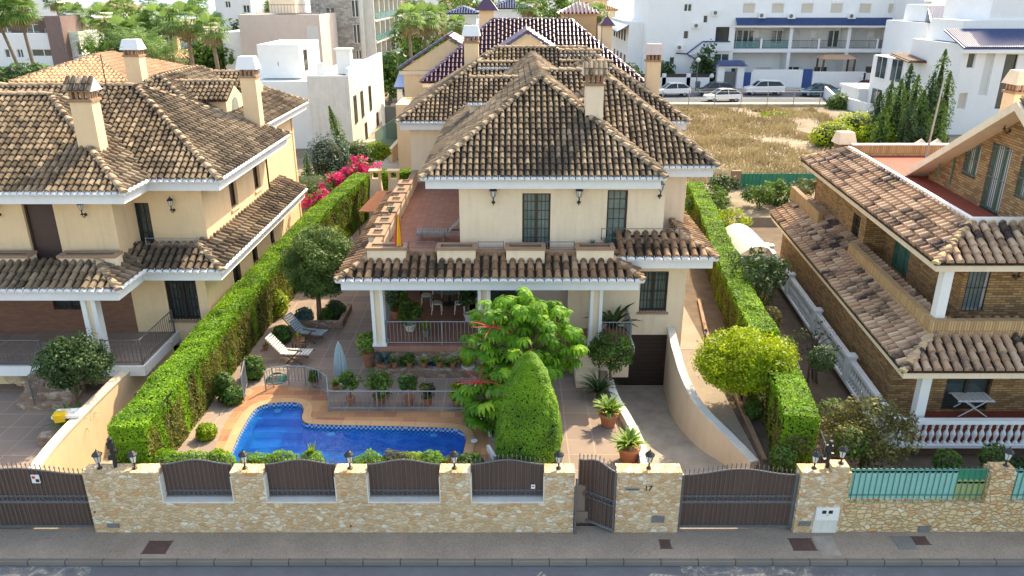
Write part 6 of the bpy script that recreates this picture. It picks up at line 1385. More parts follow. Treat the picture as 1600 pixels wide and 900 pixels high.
# white cubic villa
D = thing('villa', 'modern white cubic villa with a flat roof between the ochre and the middle villas', 'house', (-18, 54, 1.2))
facade(D, 47.7, 497, 545, .8, 122, 18, M['offw'], [(535, 545, 226, 236)], x0=-17.2, x1=-13.7, ztop=8.2)
facade(D, 50.0, 400, 497, .8, 133, 14, M['white2'], [], x0=-24, x1=-17.21, ztop=7.6)
facade(D, 52.5, 402, 470, 7.61, 72, 7.5, M['white2'], [(434, 436, 97, 103)], x0=-22.6, x1=-18.9, ztop=10.5)
sidewins(D, -13.7, 1, [49.2, 52.4, 56.6], 4.2, 6.4, .9); sidewins(D, -13.7, 1, [53.5, 60], 1.8, 3.4, .8); sidewins(D, -18.9, 1, [54], 8.2, 9.9, .9)
s = MB(); s.box(-17.2, -13.7, 47.69, 47.95, 8.2, 8.32); s.box(-13.96, -13.7, 47.96, 65.7, 8.2, 8.9); s.box(-15.2, -14.0, 50.5, 51.6, 8.2, 10.2); s.box(-15.35, -13.9, 50.35, 51.75, 10.2, 10.3); s.box(-16.6, -16.0, 49, 49.6, 8.2, 9.2); s.build('roof_parapet', M['white2'], D)
# stone clad apartment tower
E = thing('apartment_block', 'beige balconied apartment tower with one grey stone clad face', 'apartment block', (-24, 100, 2)); Y = 95
facade(E, Y, 500, 572, 0, -40, 30, M['stoneg'], [(509, 523, 12, 28), (514, 527, 54, 68), (549, 562, 0, 27), (552, 565, 38, 68), (556, 568, 78, 92)], x0=-28, x1=-21.3, ztop=20)
s = MB(); s.box(-21.298, -20.9, Y + .02, Y + 30, 0, 20)
for k in range(6):
    z = 2.2 + 2.95 * k
    for j in range(6): y = Y + 2 + 4.8 * j; s.box(-20.9, -19.4, y, y + 4.2, z - .25, z)
    for j in range(7): y = Y + 1.7 + 4.8 * j; s.box(-20.9, -19.5, y - .15, y + .15, z - .25, z + 2.7)
s.build('balcony_wall', M['offw'], E)
for k in range(5):
    z = 2.2 + 2.95 * k; s = MB()
    for j in range(6): y = Y + 2 + 4.8 * j; s.box(-20.89, -20.8, y + .6, y + 3.6, z, z + 2.3)
    s.build('window', M['glass'], E)
    s = MB()
    for j in range(6): y = Y + 2 + 4.8 * j; s.box(-19.42, -19.38, y, y + 4.3, z, z + .95)
    s.build('balcony_glass', M['gglass'], E)
Fq = thing('apartment_block', 'low pinkish beige flat roofed block with a roof terrace beside the stone clad tower', 'apartment block', (-30, 86, 2))
facade(Fq, 84, 395, 500, 0, 23, 10, M['pinkr'], [(479, 497, 38, 64, 'shutw')], x0=VX(378, 84, 8), x1=VX(503, 84, 8)); s = MB(); z = V(800, 22, 84)[2]; railing(s, [(VX(402, 84, 11), 84.2, z), (VX(500, 84, 11), 84.2, z)], 1.1, .4, .02, .04, .04); s.build('terrace_rail', M['iron'], Fq)
s = MB(); s.box(VX(430, 90, 11), VX(470, 90, 11), 88, 92, z, z + 3); s.build('roof_room', M['creamw'], Fq)
s = MB(); s.box(VX(345, 84, 8), VX(378, 84, 8) - .01, 85, 94, 0, V(800, 50, 85)[2]); s.build('side_wing', M['white2'], Fq)
# modern dark and white house at far left
Gh = thing('villa', 'modern white house with dark brown upper floor and slim corner tower far left', 'house', (-76, 108, 0)); Y = 104
facade(Gh, Y, -40, 96, -2, 60, 12, M['white'], [(8, 15, 77, 90), (27, 36, 77, 90), (18, 40, 106, 118), (50, 92, 77, 88)], ztop=V(800, 52, Y)[2]); facade(Gh, Y + 3, -40, 92, 6, 28, 8, plain('brown_cladding', (.10, .055, .045), .7, .1), [(4, 16, 36, 51), (42, 62, 38, 60), (70, 82, 45, 58)], ztop=V(800, 28, Y + 3)[2])
facade(Gh, Y - .5, 89, 113, -2, 25, 6, plain('mauve_cladding', (.22, .15, .14), .8, .1), [(94, 100, 38, 50), (101, 106, 70, 82)]); facade(Gh, Y + 1, 114, 136, -2, 50, 8, M['white'], [(120, 127, 66, 86)])
# small houses beyond, each a thing
TH3 = [M['tile3'], M['pan'], M['tile3'], M['tile3'], M['creamw']]
def small_house(label, px0, px1, Y, eave_py, depth, wmat, roof='hip', wins=(), zb=0, s_=.35, rm=None):
    x0, x1 = VX(px0, Y, 5), VX(px1, Y, 5); z = V(800, eave_py, Y)[2]; h = thing('house', label, 'house', ((x0 + x1) / 2, Y + depth / 2, zb)); facade(h, Y, px0, px1, zb, eave_py, depth, wmat, wins, x0=x0, x1=x1, ztop=z)
    if roof == 'hip': tiled_roof(h, [dict(x0=x0 - .5, x1=x1 + .5, y0=Y - .5, y1=Y + depth + .5, z=z, s=s_)], rm or TH3, pitch=.45, L=.6, fascia=.25, trim=False, seed=int(abs(px0)) % 97)
    else: s = MB(); s.box(x0 - .1, x1 + .1, Y - .1, Y + .15, z + .002, z + .5); s.build('parapet', wmat, h)
    return h, x0, x1, z
small_house('low house with clean terracotta tiled hip roof just behind the ochre villa', 38, 205, 52, 129, 13, M['ochre'], zb=1, s_=.36)
h, x0, x1, z = small_house('house with orange tiled roof carrying a solar panel among palms', 258, 350, 92, 92, 14, M['ochre'], zb=0, s_=.34)
s = MB(); c = V(288, 72, 97); yy = 94.6; s.add([(c[0] - 2.2, yy, z + .8), (c[0] + 2.2, yy, z + .8), (c[0] + 2.2, yy + 2.8, z + 1.85), (c[0] - 2.2, yy + 2.8, z + 1.85)], [(0, 1, 2, 3)]); s.build('solar_panel', M['solar'], h); chimney(h, VX(271, 95, 9), 95, z, z + 3.4, 1.2, 1.0, M['ochre'], 'flat', M['ochre'])
small_house('white house with a red tiled roof left of the palm cluster', 118, 190, 128, 46, 12, M['white'], wins=[(150, 156, 56, 66)], zb=-3)
small_house('white house close to the sea below the bay, topmost of the left group', 96, 150, 160, 16, 12, M['white'], 'flat', [(120, 126, 22, 30), (135, 139, 22, 30)], zb=-4)
small_house('white house with red roof near the sea beside dark palm trunks', 145, 196, 175, 14, 12, M['white'], wins=[(160, 165, 17, 23)], zb=-5)
small_house('small white flat house left of the orange solar roof house', 196, 240, 140, 42, 10, M['white'], 'flat', [], zb=-3)
small_house('grey white flat house at the top beside the pinkish block', 345, 400, 130, -6, 12, M['white'], 'flat', [(352, 360, 2, 12), (380, 390, 8, 20)], zb=-3)
small_house('white house with blue roof behind the palms above the purple roofed villa', 700, 745, 120, 22, 10, M['white'], 'hip', [], zb=0, rm=[M['tileb'], M['pan'], M['tileb'], M['tileb'], M['white2']])
small_house('white house with slate blue roof left of the square tower', 765, 830, 125, 14, 10, M['white'], 'hip', [], zb=0, rm=[M['tileb'], M['pan'], M['tileb'], M['tileb'], M['white2']])
small_house('cream distant house right of the square tower', 905, 960, 150, 16, 10, M['creamw'], 'hip', [(920, 930, 20, 30)], zb=0)
# more of the town so that the view does not end in bare ground
cols = [('white', 'flat', 'white flat roofed'), ('creamw', 'hip', 'cream hip roofed'), ('white2', 'flat', 'pale flat roofed'), ('ochre', 'hip', 'ochre hip roofed')]
ords = ['first', 'second', 'third', 'fourth', 'fifth']; ct = {}; rr = random.Random(3); k = 0
for px in (-50, 0, 52, 395, 440, 590, 640, 690, 745, 800, 850, 900):
    m_, rf, nm = cols[k % 4]; w_ = rr.uniform(38, 50); pe = -2 + rr.uniform(-4, 6); n_ = ct.get(k % 4, 0); ct[k % 4] = n_ + 1
    small_house(f'{nm} distant town house on the skyline, {ords[n_]} of its kind from the left', px, px + w_, 190, pe, 12, M[m_], rf, [(px + w_ * .3, px + w_ * .5, pe + 3, pe + 9)], zb=-8)[0]['group'] = 'distant town houses along the skyline'; k += 1
for px, Y, lb in ((618, 60, 'blue tiled carport canopy beside the white cubic villa'),):
    t = thing('carport', lb, 'carport', (VX(637, 64, 2), 64, 2)); s = MB(); xa, xb_ = VX(620, 64, 5), VX(652, 64, 5); z = V(800, 128, 64)[2]
    s.add([(xa, 62, z - .3), (xb_, 62, z - .3), (xb_, 67, z + .9), (xa, 67, z + .9), (xa, 62, z - .5), (xb_, 62, z - .5), (xb_, 67, z + .7), (xa, 67, z + .7)], [(0, 1, 2, 3), (4, 7, 6, 5), (0, 4, 5, 1), (1, 5, 6, 2), (2, 6, 7, 3), (3, 7, 4, 0)])
    s.build('canopy', M['tileb'], t); s = MB(); [s.box(x - .25, x + .25, 62.4, 62.9, 1.5, z - .5) for x in (xa + .5, xb_ - .5)]; s.build('piers', M['white'], t)
s = MB(); s.box(-14, -7, 40, 72, 1, 1.9); struct(s.build('side_street', M['conc']))
t = thing('yard_wall', 'dark gate and white pier of the yard below the blue carport', 'gate', (VX(625, 55, 2), 55, 1.9)); s = MB(); s.box(VX(603, 54, 3), VX(644, 54, 3), 54, 54.1, 1.9, V(800, 166, 54)[2]); s.build('gate_leaf', M['iron'], t); s = MB(); s.box(VX(598, 54, 3), VX(603, 54, 3) - .01, 53.8, 54.3, 1.7, V(800, 162, 54)[2]); s.build('pier', M['white'], t)
# ---------------------------------------------------------------- cars
def car_paint(name, c, metal=0): 
    b = NB(name); b.col(c); b.rough(.22); b.p.inputs['Metallic'].default_value = metal; b.p.inputs['Coat Weight'].default_value = .8; return b.m
CP = {'white': car_paint('white_car_paint', (.78, .78, .78)), 'silver': car_paint('silver_car_paint', (.62, .63, .64), .2), 'grey': car_paint('grey_car_paint', (.12, .13, .13), .3), 'blue': car_paint('teal_blue_car_paint', (.015, .13, .20), .2), 'red': car_paint('dark_red_car_paint', (.25, .01, .03), .2)}
M['carglass'] = (lambda b: (b.col((.015, .02, .022)), b.rough(.05), b.m)[2])(NB('car_glass'))
def car(label, cat, x, y, z, rz, paint, style='hatch', L=4.3, W=1.8, Hh=1.5):
    """front points to local -x; body profile lofted across the width with tumblehome"""
    t = thing('parked_car', label, cat, (x, y, z), 'cars parked along the back road', rz); WL[t] = Vector((0, 0, 0)); h = L / 2; hb = Hh * .60
    if style == 'sedan': low = [(-h, .35), (-h, .62), (-h + .25, .74), (-h + 1.15, hb), (h - .7, hb + .04), (h - .08, hb - .08), (h, .7), (h, .35)]; roof = [(-h + 1.1, hb), (-h + 1.95, Hh * .97), (-h + 2.6, Hh), (h - 1.5, Hh * .96), (h - .55, hb + .03)]
    elif style == 'suv': low = [(-h, .4), (-h, .75), (-h + .12, .92), (-h + 1.15, hb + .05), (h - .2, hb + .1), (h, hb - .1), (h, .45)]; roof = [(-h + 1.05, hb + .04), (-h + 1.75, Hh * .96), (-h + 2.4, Hh), (h - .7, Hh * .96), (h - .12, hb + .09)]
    else: low = [(-h, .35), (-h, .65), (-h + .15, .78), (-h + 1.05, hb), (h - .15, hb + .06), (h, hb - .1), (h, .4)]; roof = [(-h + .95, hb), (-h + 1.7, Hh * .96), (-h + 2.3, Hh), (h - .85, Hh * .95), (h - .12, hb + .05)]
    def loft(prof, ws):
        s = MB(); n = len(prof); rows = []
        for wy, sx_, dz in ws: rows.append([(px * sx_, wy, .3 + (pz - .3) * dz) for px, pz in prof])
        vs = [p for r in rows for p in r]; fs = [(j * n + i, j * n + i + 1, (j + 1) * n + i + 1, (j + 1) * n + i) for j in range(len(rows) - 1) for i in range(n - 1)]
        fs += [(j * n + n - 1, j * n, (j + 1) * n, (j + 1) * n + n - 1) for j in range(len(rows) - 1)] + [tuple(range(n - 1, -1, -1)), tuple((len(rows) - 1) * n + i for i in range(n))]
        return s.add(vs, fs)
    w = W / 2; b = loft(low, [(-w, .965, .93), (-w + .06, .99, 1), (-w * .5, 1.0, 1.015), (w * .5, 1.0, 1.015), (w - .06, .99, 1), (w, .965, .93)]); body = b.build('body', CP[paint], t, smooth=False)
    m = body.modifiers.new('bevel', 'BEVEL'); m.width = .04; m.segments = 2
    # cabin: painted roof over glass
    g = MB(); n = len(roof); wr = w - .10; wt = w - .27
    lo = lambda p: 0 if p[1] < Hh * .8 else 1
    for sg in (-1, 1):
        pts = [(px, sg * (wr if lo((px, pz)) == 0 else wt), pz) for px, pz in roof]; g.add(pts, [tuple(range(n)) if sg < 0 else tuple(range(n - 1, -1, -1))])
    L_ = [(px, -(wr if lo((px, pz)) == 0 else wt), pz) for px, pz in roof]; Rr = [(a, -b_, c) for a, b_, c in L_]
    for i in (0, n - 2): g.add([L_[i], L_[i + 1], Rr[i + 1], Rr[i]], [(0, 3, 2, 1)])
    g.build('windows', M['carglass'], t)
    r = MB(); top = L_[1:-1]; topr = Rr[1:-1]; k = len(top)
    r.add([(a, b_, c + .012) for a, b_, c in top] + [(a, b_, c + .012) for a, b_, c in topr], [(i, i + k, i + k + 1, i + 1) for i in range(k - 1)])
    for S_ in (L_, Rr):
        for i in (0, n - 2): r.cyl(S_[i], S_[i + 1], .04, .04, 5)
        for i in range(1, n - 2): r.cyl(S_[i], S_[i + 1], .035, .035, 5)
        mx_ = (S_[2][0] + .25); r.cyl((mx_, S_[2][1] * 1.0, Hh * .97), (mx_ + .05, S_[0][1] * 1.01, hb), .035, .04, 5)
    r.build('roof', CP[paint], t)
    for sx_ in (-h + .82, h - .8):
        for sy in (-w + .06, w - .06):
            o = 1 if sy > 0 else -1; q = MB(); q.cyl((sx_, sy - o * .14, .33), (sx_, sy + o * .05, .33), .33, .33, 18); wh = q.build('wheel', M['rubber'], t); q = MB(); q.cyl((sx_, sy + o * .045, .33), (sx_, sy + o * .062, .33), .21, .19, 12); q.build('rim', M['iron2'], wh)
    for sy in (-1, 1):
        q = MB(); q.add([(-h - .012, sy * (w - .12), .62), (-h - .012, sy * (w - .55), .6), (-h + .02, sy * (w - .55), .74), (-h + .10, sy * (w - .08), .76), (-h + .2, sy * (w + .004), .74), (-h + .14, sy * (w + .004), .64)], [tuple(range(6)) if sy < 0 else tuple(range(5, -1, -1))]); q.build('headlight', M['lglass'], t)
        q = MB(); q.box(h - .08, h + .012, sy * (w - .1), sy * (w - .38), .78, .95); q.build('tail_light', M['red'], t)
    WL[t] = Vector((x, y, z)); return t
def carat(label, px0, px1, pyb, rz, paint, style='hatch', L=4.6, Hh=1.6, z=2.63):
    x, y, _ = G((px0 + px1) / 2, pyb, z); return car(label, 'car', x, y + .8, z, rz, paint, style, L, 1.85, Hh)
carat('silver white hatchback parked by the white wall, leftmost car on the back road', 1028, 1076, 151, R(3), 'white', 'hatch', 4.3)
carat('dark grey hatchback parked in front of the white gate portico', 1092, 1148, 150, 0, 'grey', 'hatch', 4.6)
carat('white hatchback parked lowest, beside the edge of the vacant lot', 1099, 1163, 160, R(4), 'white', 'hatch', 4.3, 1.5)
carat('white suv parked before the tall white wall, right of the portico', 1164, 1227, 149, 0, 'white', 'suv', 4.9, 1.75)
carat('teal blue sedan parked in front of the timber pergola', 1254, 1313, 151, R(-3), 'blue', 'sedan', 4.9, 1.5)
carat('dark red car partly hidden by the white yard wall, rightmost on the back road', 1330, 1388, 146, R(-4), 'red', 'suv', 4.7, 1.55)
x, y, _ = G(632, 166, 1.95); car('white car in the yard beneath the blue tiled carport', 'car', x, y + 3, 1.92, R(185), 'white', 'suv', 4.6, 1.85, 1.6)['group'] = 'cars parked in the yard'
# street lamp, bin, lot fence
t = thing('street_lamp', 'street lamp with white globe beside the white wall on the back road', 'street lamp', G(1087, 143, 2.7)); q = G(1087, 143, 2.7); s = MB(); s.cyl(q, (q[0], q[1], 6.4), .07, .05, 8); s.build('pole', M['iron'], t); s = MB(); s.ell((q[0], q[1], 6.65), (.3, .3, .3), 8); s.build('globe', M['lglass'], t)
q = G(1087, 140, 2.74); s = MB(); s.lathe([(.3, 0), (.36, .9), (.4, .92), (.3, 1.05)], (q[0] + .3, q[1] + .3, 2.74), 10); tag(s.build('litter_bin', M['iron']), 'dark cylindrical litter bin under the globe street lamp', 'bin')
t = thing('wire_fence', 'thin post and wire fence between the vacant lot and the parked cars', 'fence', (10, 71, 2.6)); s = MB()
x = VX(1035, 71, 3)
while x < VX(1285, 71, 3): s.cyl((x, 71, 2.4), (x, 71, 4.3), .05, .05, 5); x += 3.0
s.build('posts', M['iron2'], t); s = MB()
for z in (2.9, 3.5, 4.2): s.cyl((VX(1035, 71, 3), 71, z), (VX(1285, 71, 3), 71, z), .012, .012, 3)
s.build('wires', M['iron2'], t)
s = MB(); s.box(VX(1020, 71.3, 2), VX(1290, 71.3, 2), 71.2, 71.6, 2.0, 2.8); tag(s.build('kerb_wall', M['conc']), 'low grey kerb wall along the top of the vacant lot', 'wall')
Yl = 37.0; t = thing('lot_fence', 'garden end fence with a brick pier, pale bars and green net before the vacant lot', 'fence', (VX(1165, Yl, 1), Yl, 1.2)); s = MB(); za = V(800, 294, Yl)[2]; zb = V(800, 270, Yl)[2]
s.box(VX(1075, Yl, 2), VX(1290, Yl, 2), Yl, Yl + .2, .8, za); s.box(VX(1143, Yl, 2), VX(1157, Yl, 2), Yl - .05, Yl + .25, za, zb + .15); s.build('base_wall', M['brickw'], t)
s = MB(); railing(s, [(VX(1078, Yl, 2), Yl + .1, za), (VX(1142, Yl, 2), Yl + .1, za)], zb - za, .2, .02); s.build('bars', M['iron2'], t); s = MB(); railing(s, [(VX(1158, Yl, 2), Yl + .1, za), (VX(1290, Yl, 2), Yl + .1, za)], zb - za, .3, .02); s.build('bars', M['greeni'], t)
s = MB(); s.box(VX(1157, Yl, 2), VX(1290, Yl, 2), Yl + .14, Yl + .16, za, zb - .1); s.build('green_net', M['greens'], t)
# dry lot: tufts of grass as stuff
P, Nn, T = [], [], []
V_, Q_, T_ = [], [], []
for k in range(34000):
    x = random.uniform(6, 34); y = random.uniform(38, 70.8)
    if noise.noise(Vector((x * .28, y * .18, 3))) < -.22 + random.gauss(0, .1): continue
    z = gz(y); h = random.uniform(.12, .42) * (1 + noise.noise(Vector((x * .5, y * .5, 9)))); a = random.random() * 6.28; lx, ly = math.cos(a) * h * .5, math.sin(a) * h * .5; w_ = .05; b_ = len(V_)
    V_ += [(x - w_, y, z - .02), (x + w_, y, z - .02), (x + lx + w_ * .2, y + ly, z + h), (x + lx - w_ * .2, y + ly, z + h)]; Q_.append((b_, b_ + 1, b_ + 2, b_ + 3)); T_.append(max(0, min(1, .5 + .8 * noise.noise(Vector((x * .3, y * .3, 1))) + random.gauss(0, .15))))
struct(fastmesh('dry_grass', V_, Q_, T_, M['grassd']), 'stuff')
for k, (px, py, w_) in enumerate(((1215, 182, 2.2), (1110, 175, .9), (1185, 178, .8), (1070, 178, .9), (1275, 248, .8))):
    q = G(px, py, gz(60)); bush(['low bright green patch of weeds in the middle of the vacant lot', 'small straw bush at the left of the vacant lot', 'small straw bush behind the green weed patch', 'dry bush near the wire fence', 'rust coloured dry bush at the near end of the lot'][k], (q[0], q[1], q[2] + .15), (w_, w_ * .7, .35), M['lf_yg'] if k == 0 else M['grassd'], 700, .14, name='weed_patch', cat='weeds')
# shrubs and cypresses at the end of the lot
for k, (px, py, r, h, m_) in enumerate(((1300, 228, 2.1, 1.3, 'lf_yg'), (1335, 222, 2.3, 1.7, 'lf_yg'), (1368, 232, 1.8, 1.4, 'lf_yg'), (1308, 178, 1.4, 1.4, 'lf_md'), (1395, 228, 2.2, 1.6, 'lf_md'), (1440, 238, 2.0, 1.4, 'lf_dk'))):
    q = G(px, py, 1.8); bush(['bright yellow green bush at the near left of the lot shrubs', 'largest yellow green bush, middle of the lot shrubs', 'yellow green bush with brownish base, right of the lot shrubs', 'small dark green bush against the white yard wall', 'mid green bush in front of the cypresses', 'dark bush at the right below the cypresses'][k], (q[0], q[1], 1.6 + h * .8), (r, r * .8, h), M[m_], 1500, .13, group='shrubs at the end of the vacant lot')
r_ = random.Random(5)
cy = [(1362, 222, 5.6, .55), (1378, 215, 6.4, .6), (1390, 225, 7.0, .6), (1403, 212, 8.0, .65), (1415, 222, 7.2, .6), (1427, 228, 6.0, .6), (1438, 225, 7.6, .65), (1449, 218, 9.6, .75), (1462, 224, 7.6, .6), (1410, 235, 5.2, .55), (1370, 235, 4.6, .5), (1455, 240, 5.6, .55)]
for k, (px, py, h, r) in enumerate(cy):
    q = G(px, py + 8, 1.7); o = cypress(['leftmost slender cypress of the row by the white building', 'second cypress from the left in the row by the white building', 'fourth cypress from the left, in the middle of the row', 'fifth cypress from the left, tall, in the middle of the row', 'seventh cypress from the left in the row by the white building', 'eighth cypress from the left in the row by the white building', 'tall cypress just left of the tallest one in the row', 'tallest cypress of the row by the white building', 'rightmost slender cypress of the row by the white building', 'short cypress in front of the middle of the row', 'short cypress in front of the left end of the row', 'short cypress in front of the tallest one of the row'][k], (q[0], q[1], 1.6), h * .88, r * 1.35, M['lf_md'] if k % 3 else M['lf_dk'], 'cypresses in the row by the white building', 1100, size=.13)
q = G(1103, 135, 2.7); tree('conifer', 'dense green conifer behind the grey parked car', 'tree', (q[0], 89.5, 2.6), (VX(1103, 89.5, 5), 89.5, 5.3), (1.7, 1.5, 2.8), M['lf_dk'], 40, 50, .8, .2, .15)
q = VX(1040, 89.5, 4); bush('dark bushes behind the white boundary wall by the leftmost car', (q, 89.8, 4.3), (1.4, 1.2, 1.7), M['lf_dk'], 700, .2)
bush('green ivy mass beside the side wing of the white apartments', (VX(968, 84, 4), 84, 4.2), (3.2, 5, 2.2), M['lf_md'], 1200, .25)
# palms
fan_palm('tall fan palm in front of the dark brown modern house, left one of the pair', (VX(52, 84, 1), 84, 0), 12.2, 2.6, lean=(-2.4, 0), nf=34); fan_palm('tall fan palm in front of the dark brown modern house, right one of the pair', (VX(68, 84, 1), 84, 0), 12.6, 2.6, lean=(-.6, 0), nf=34)
for k, (px, py, Y, r) in enumerate(((112, 18, 110, 2.6), (166, 22, 105, 3.0), (190, 44, 95, 2.8), (218, 36, 98, 2.6), (240, 22, 100, 2.8), (262, 30, 90, 2.2), (290, 22, 76, 2.9), (333, 38, 74, 2.3), (180, 5, 150, 2.2), (200, 4, 165, 2.2), (232, 0, 160, 2.2), (640, 22, 74, 2.1), (662, 22, 80, 2.3), (684, 20, 92, 2.3), (708, 34, 84, 1.7), (936, 16, 108, 2.2), (828, 4, 116, 2.4), (25, -8, 120, 2.6), (85, -4, 130, 2.4), (310, 4, 140, 2.4), (650, -4, 130, 2.2), (385, 30, 110, 1.5), (148, 38, 120, 2.2), (232, 58, 88, 2.2))):
    z = V(px, py, Y)[2]; zb = gz(Y) - .3; x = VX(px, Y, z)
    fan_palm(['fan palm right of the modern brown house', 'fan palm at the left of the green palm cluster', 'lower fan palm in the green cluster, left', 'fan palm in the middle of the green cluster', 'fan palm at the top of the green cluster', 'small fan palm behind the solar roof house', 'big fan palm with thick trunk left of the two by the ochre villa', 'big fan palm with short round crown right of the two by the ochre villa',
              'distant palm before the sea, leftmost', 'distant palm before the sea, middle', 'distant palm before the sea, right', 'fan palm beside the beige apartment tower, left one', 'fan palm beside the beige apartment tower, middle one', 'fan palm beside the beige apartment tower, right one', 'short palm above the purple roofs', 'palm behind the square tower', 'shaggy palm left of the square tower',
              'palm at the top left corner', 'palm above the modern house', 'palm at the top above the two big palms', 'palm behind the beige tower palms', 'small palm on the terrace of the pinkish block', 'palm between the white houses', 'low palm right of the green cluster'][k], (x, Y, zb), z - zb - r * .25, r, nf=22, trunk_r=.26 if k in (6, 7) else .2, lean=(random.uniform(-.5, .5), 0))
for k, (px, py, Y) in enumerate(((225, 66, 80), (140, 62, 100), (258, 78, 78), (198, 60, 90))):
    z = V(px, py, Y)[2]; date_palm(['feathery palm with arching fronds behind the hooded chimney', 'feathery palm beside the white houses', 'feathery palm left of the solar roof house', 'feathery palm deep in the green cluster'][k], (VX(px, Y, z), Y, 0), z - .3, 3.6)
for k, (px, py, Y, rx, rz, m_) in enumerate(((205, 80, 92, 6, 3, 'lf_md'), (235, 70, 100, 7, 3, 'lf_dk'), (330, 88, 86, 3, 2, 'lf_md'), (225, 42, 118, 6, 3, 'lf_md'), (610, 118, 74, 2.5, 2, 'lf_md'), (672, 100, 80, 4, 3, 'lf_md'), (690, 60, 105, 5, 3, 'lf_br'), (868, 22, 130, 5, 3, 'lf_md'), (15, 128, 66, 4.5, 1.2, 'lf_dk'), (45, 122, 78, 4, 1.2, 'lf_md'), (650, 70, 112, 4, 4, 'lf_md'), (385, 72, 92, 5, 3, 'lf_dk'), (20, 185, 42, 4, .9, 'lf_yg'), (740, 8, 140, 9, 3, 'lf_md'), (420, 8, 140, 6, 3, 'lf_md'))):
    z = V(px, py, Y)[2]; tree('leafy_tree', ['broad green tree under the palm cluster', 'dark tree deep in the palm cluster', 'green tree behind the two big palms', 'green tree at the back of the palm cluster', 'green shrub tree beside the blue carport', 'green tree at the foot of the beige apartment tower', 'olive tree beyond the tower palms', 'green tree behind the tower with purple roof', 'dark low tree at the left edge near the modern house', 'low green tree by the clean terracotta roof', 'green tree between the palms of the beige tower', 'dark tree below the pinkish block', 'low yellow green garden shrub at the far left edge', 'green treetops above the purple roofs', 'treetops on the skyline above the pinkish block'][k], 'tree', (VX(px, Y, 2), Y, gz(Y)), (VX(px, Y, z), Y, z), (rx, rx * .8, rz), M[m_], 46, 46, 1.1, .3, .25, limb=4)
# ---------------------------------------------------------------- garden vegetation
hedge('long tall clipped cypress hedge between the ochre villa and the pool garden', [(-11.25, .75), (-11.2, 8), (-11.0, 15), (-10.6, 22), (-9.6, 30)], 1.05, 1.2, lambda f: 3.15 + .9 * f, 800, .043)
hedge('tall clipped hedge along the path right of the middle villa', [(9.5, 7.6), (9.7, 11), (10.2, 16), (11.2, 24), (11.8, 30)], 1.0, 1.2, lambda f: 3.1 + .4 * f, 700, .045)
hedge('short green hedge block at the street end of the right side garden', [(8.75, 1.6), (9.05, 3.0), (9.3, 5.0)], 1.0, .4, 3.0, 800, .045)
hedge('dark hedge across the end of the terrace garden, behind the barbecue', [(-9.2, 30.5), (-4.6, 30.5)], .9, 1.2, 4.1, 300, .08)
# topiary cone
bx0 = G(826, 722, 1.3); cx, cy_ = VX(826, 1.75, 3), 1.75; zt = V(824, 550, 1.75)[2]; ht = zt - 1.3; rb = (885 - 770) / 2 / 1200 * 22.3
t = thing('topiary_cone', 'large clipped conifer shaped like a rounded cone behind the stone wall', 'topiary', (cx, cy_, 1.3)); n = 26000
f = rng.random(n) ** .9; a = rng.uniform(0, 6.283, n); rr = rb * (1 - np.clip(f, 0, 1) ** 1.8) ** .6 * (1 - .1 * np.clip(.25 - f, 0, 1) * 4)
rr *= (1 - .10 * (1 - f) * (f < .12)); P = np.stack([cx + rr * np.cos(a), cy_ + rr * np.sin(a), 1.32 + f * ht], 1); nz = ncl(P, 1.6) * .05 + ncl(P, 5) * .04; P[:, :2] += np.stack([np.cos(a) * nz, np.sin(a) * nz], 1)
leafobj('foliage', P, np.stack([np.cos(a), np.sin(a), .25 + f * 1.2], 1), .036, np.clip(.42 + ncl(P, 1.1, 5) * .5 + rng.normal(0, .16, n), 0, 1), M['hedge'], t, asp=.5, jit=.28)
s = MB(); s.lathe([(max(.02, (rb - .1) * max(0, 1 - (k / 10) ** 1.8) ** .6), k / 10 * (ht - .1)) for k in range(11)], (cx, cy_, 1.3), 20); s.build('branches', M['core'], t)
# planting behind the street wall: low clipped bushes
lowb = [(262, 700, .55, .5, 'mid green rounded bush behind the leftmost panel, left', 'hedge'), (300, 702, .65, .45, 'wide bush behind the leftmost panel, middle', 'hedge'), (340, 700, .5, .45, 'bush behind the leftmost panel, right side', 'hedge'), (400, 706, .65, .35, 'low yellow green clipped bush over the second panel, left', 'hedge'), (440, 702, .6, .38, 'low yellow green clipped bush over the second panel, middle', 'hedge'), (486, 700, .38, .55, 'square clipped bush with a sprouting tip over the second panel', 'hedge'),
        (580, 704, .6, .45, 'sloping yellow green bush over the third panel, left', 'hedge'), (618, 702, .5, .45, 'mixed brownish bush over the third panel, middle', 'lf_br'), (642, 704, .5, .36, 'yellow green bush over the third panel, right of centre', 'lf_yg'), (672, 702, .5, .45, 'dark green clipped bush over the third panel, right', 'hedge'), (728, 708, .35, .32, 'small dark bush near the pool corner', 'lf_md'), (744, 706, .25, .38, 'small upright bush next to the topiary', 'lf_md'), (702, 712, .4, .3, 'brownish ragged bush behind the pillar lantern', 'lf_br')]
for px, py, r, h, lb, m_ in lowb:
    x = VX(px, 1.0, 1.9); z = V(px, py + 10, 1.0)[2]; bush(lb, (x, 1.0, (z + 1.1) / 2), (r * 1.08, .42, (z - 1.1) / 2 + .12), M[m_], 4200, .034, group='bushes planted behind the street wall')
x = VX(486, 1.0, 2.4); t = thing('sprout', 'pale young shoot standing above the square clipped bush', 'plant', (x, 1, 1.9)); blades(t, (x, 1.0, 2.0), 14, .45, .05, M['lf_yg'], droop=.2, spread=.5)
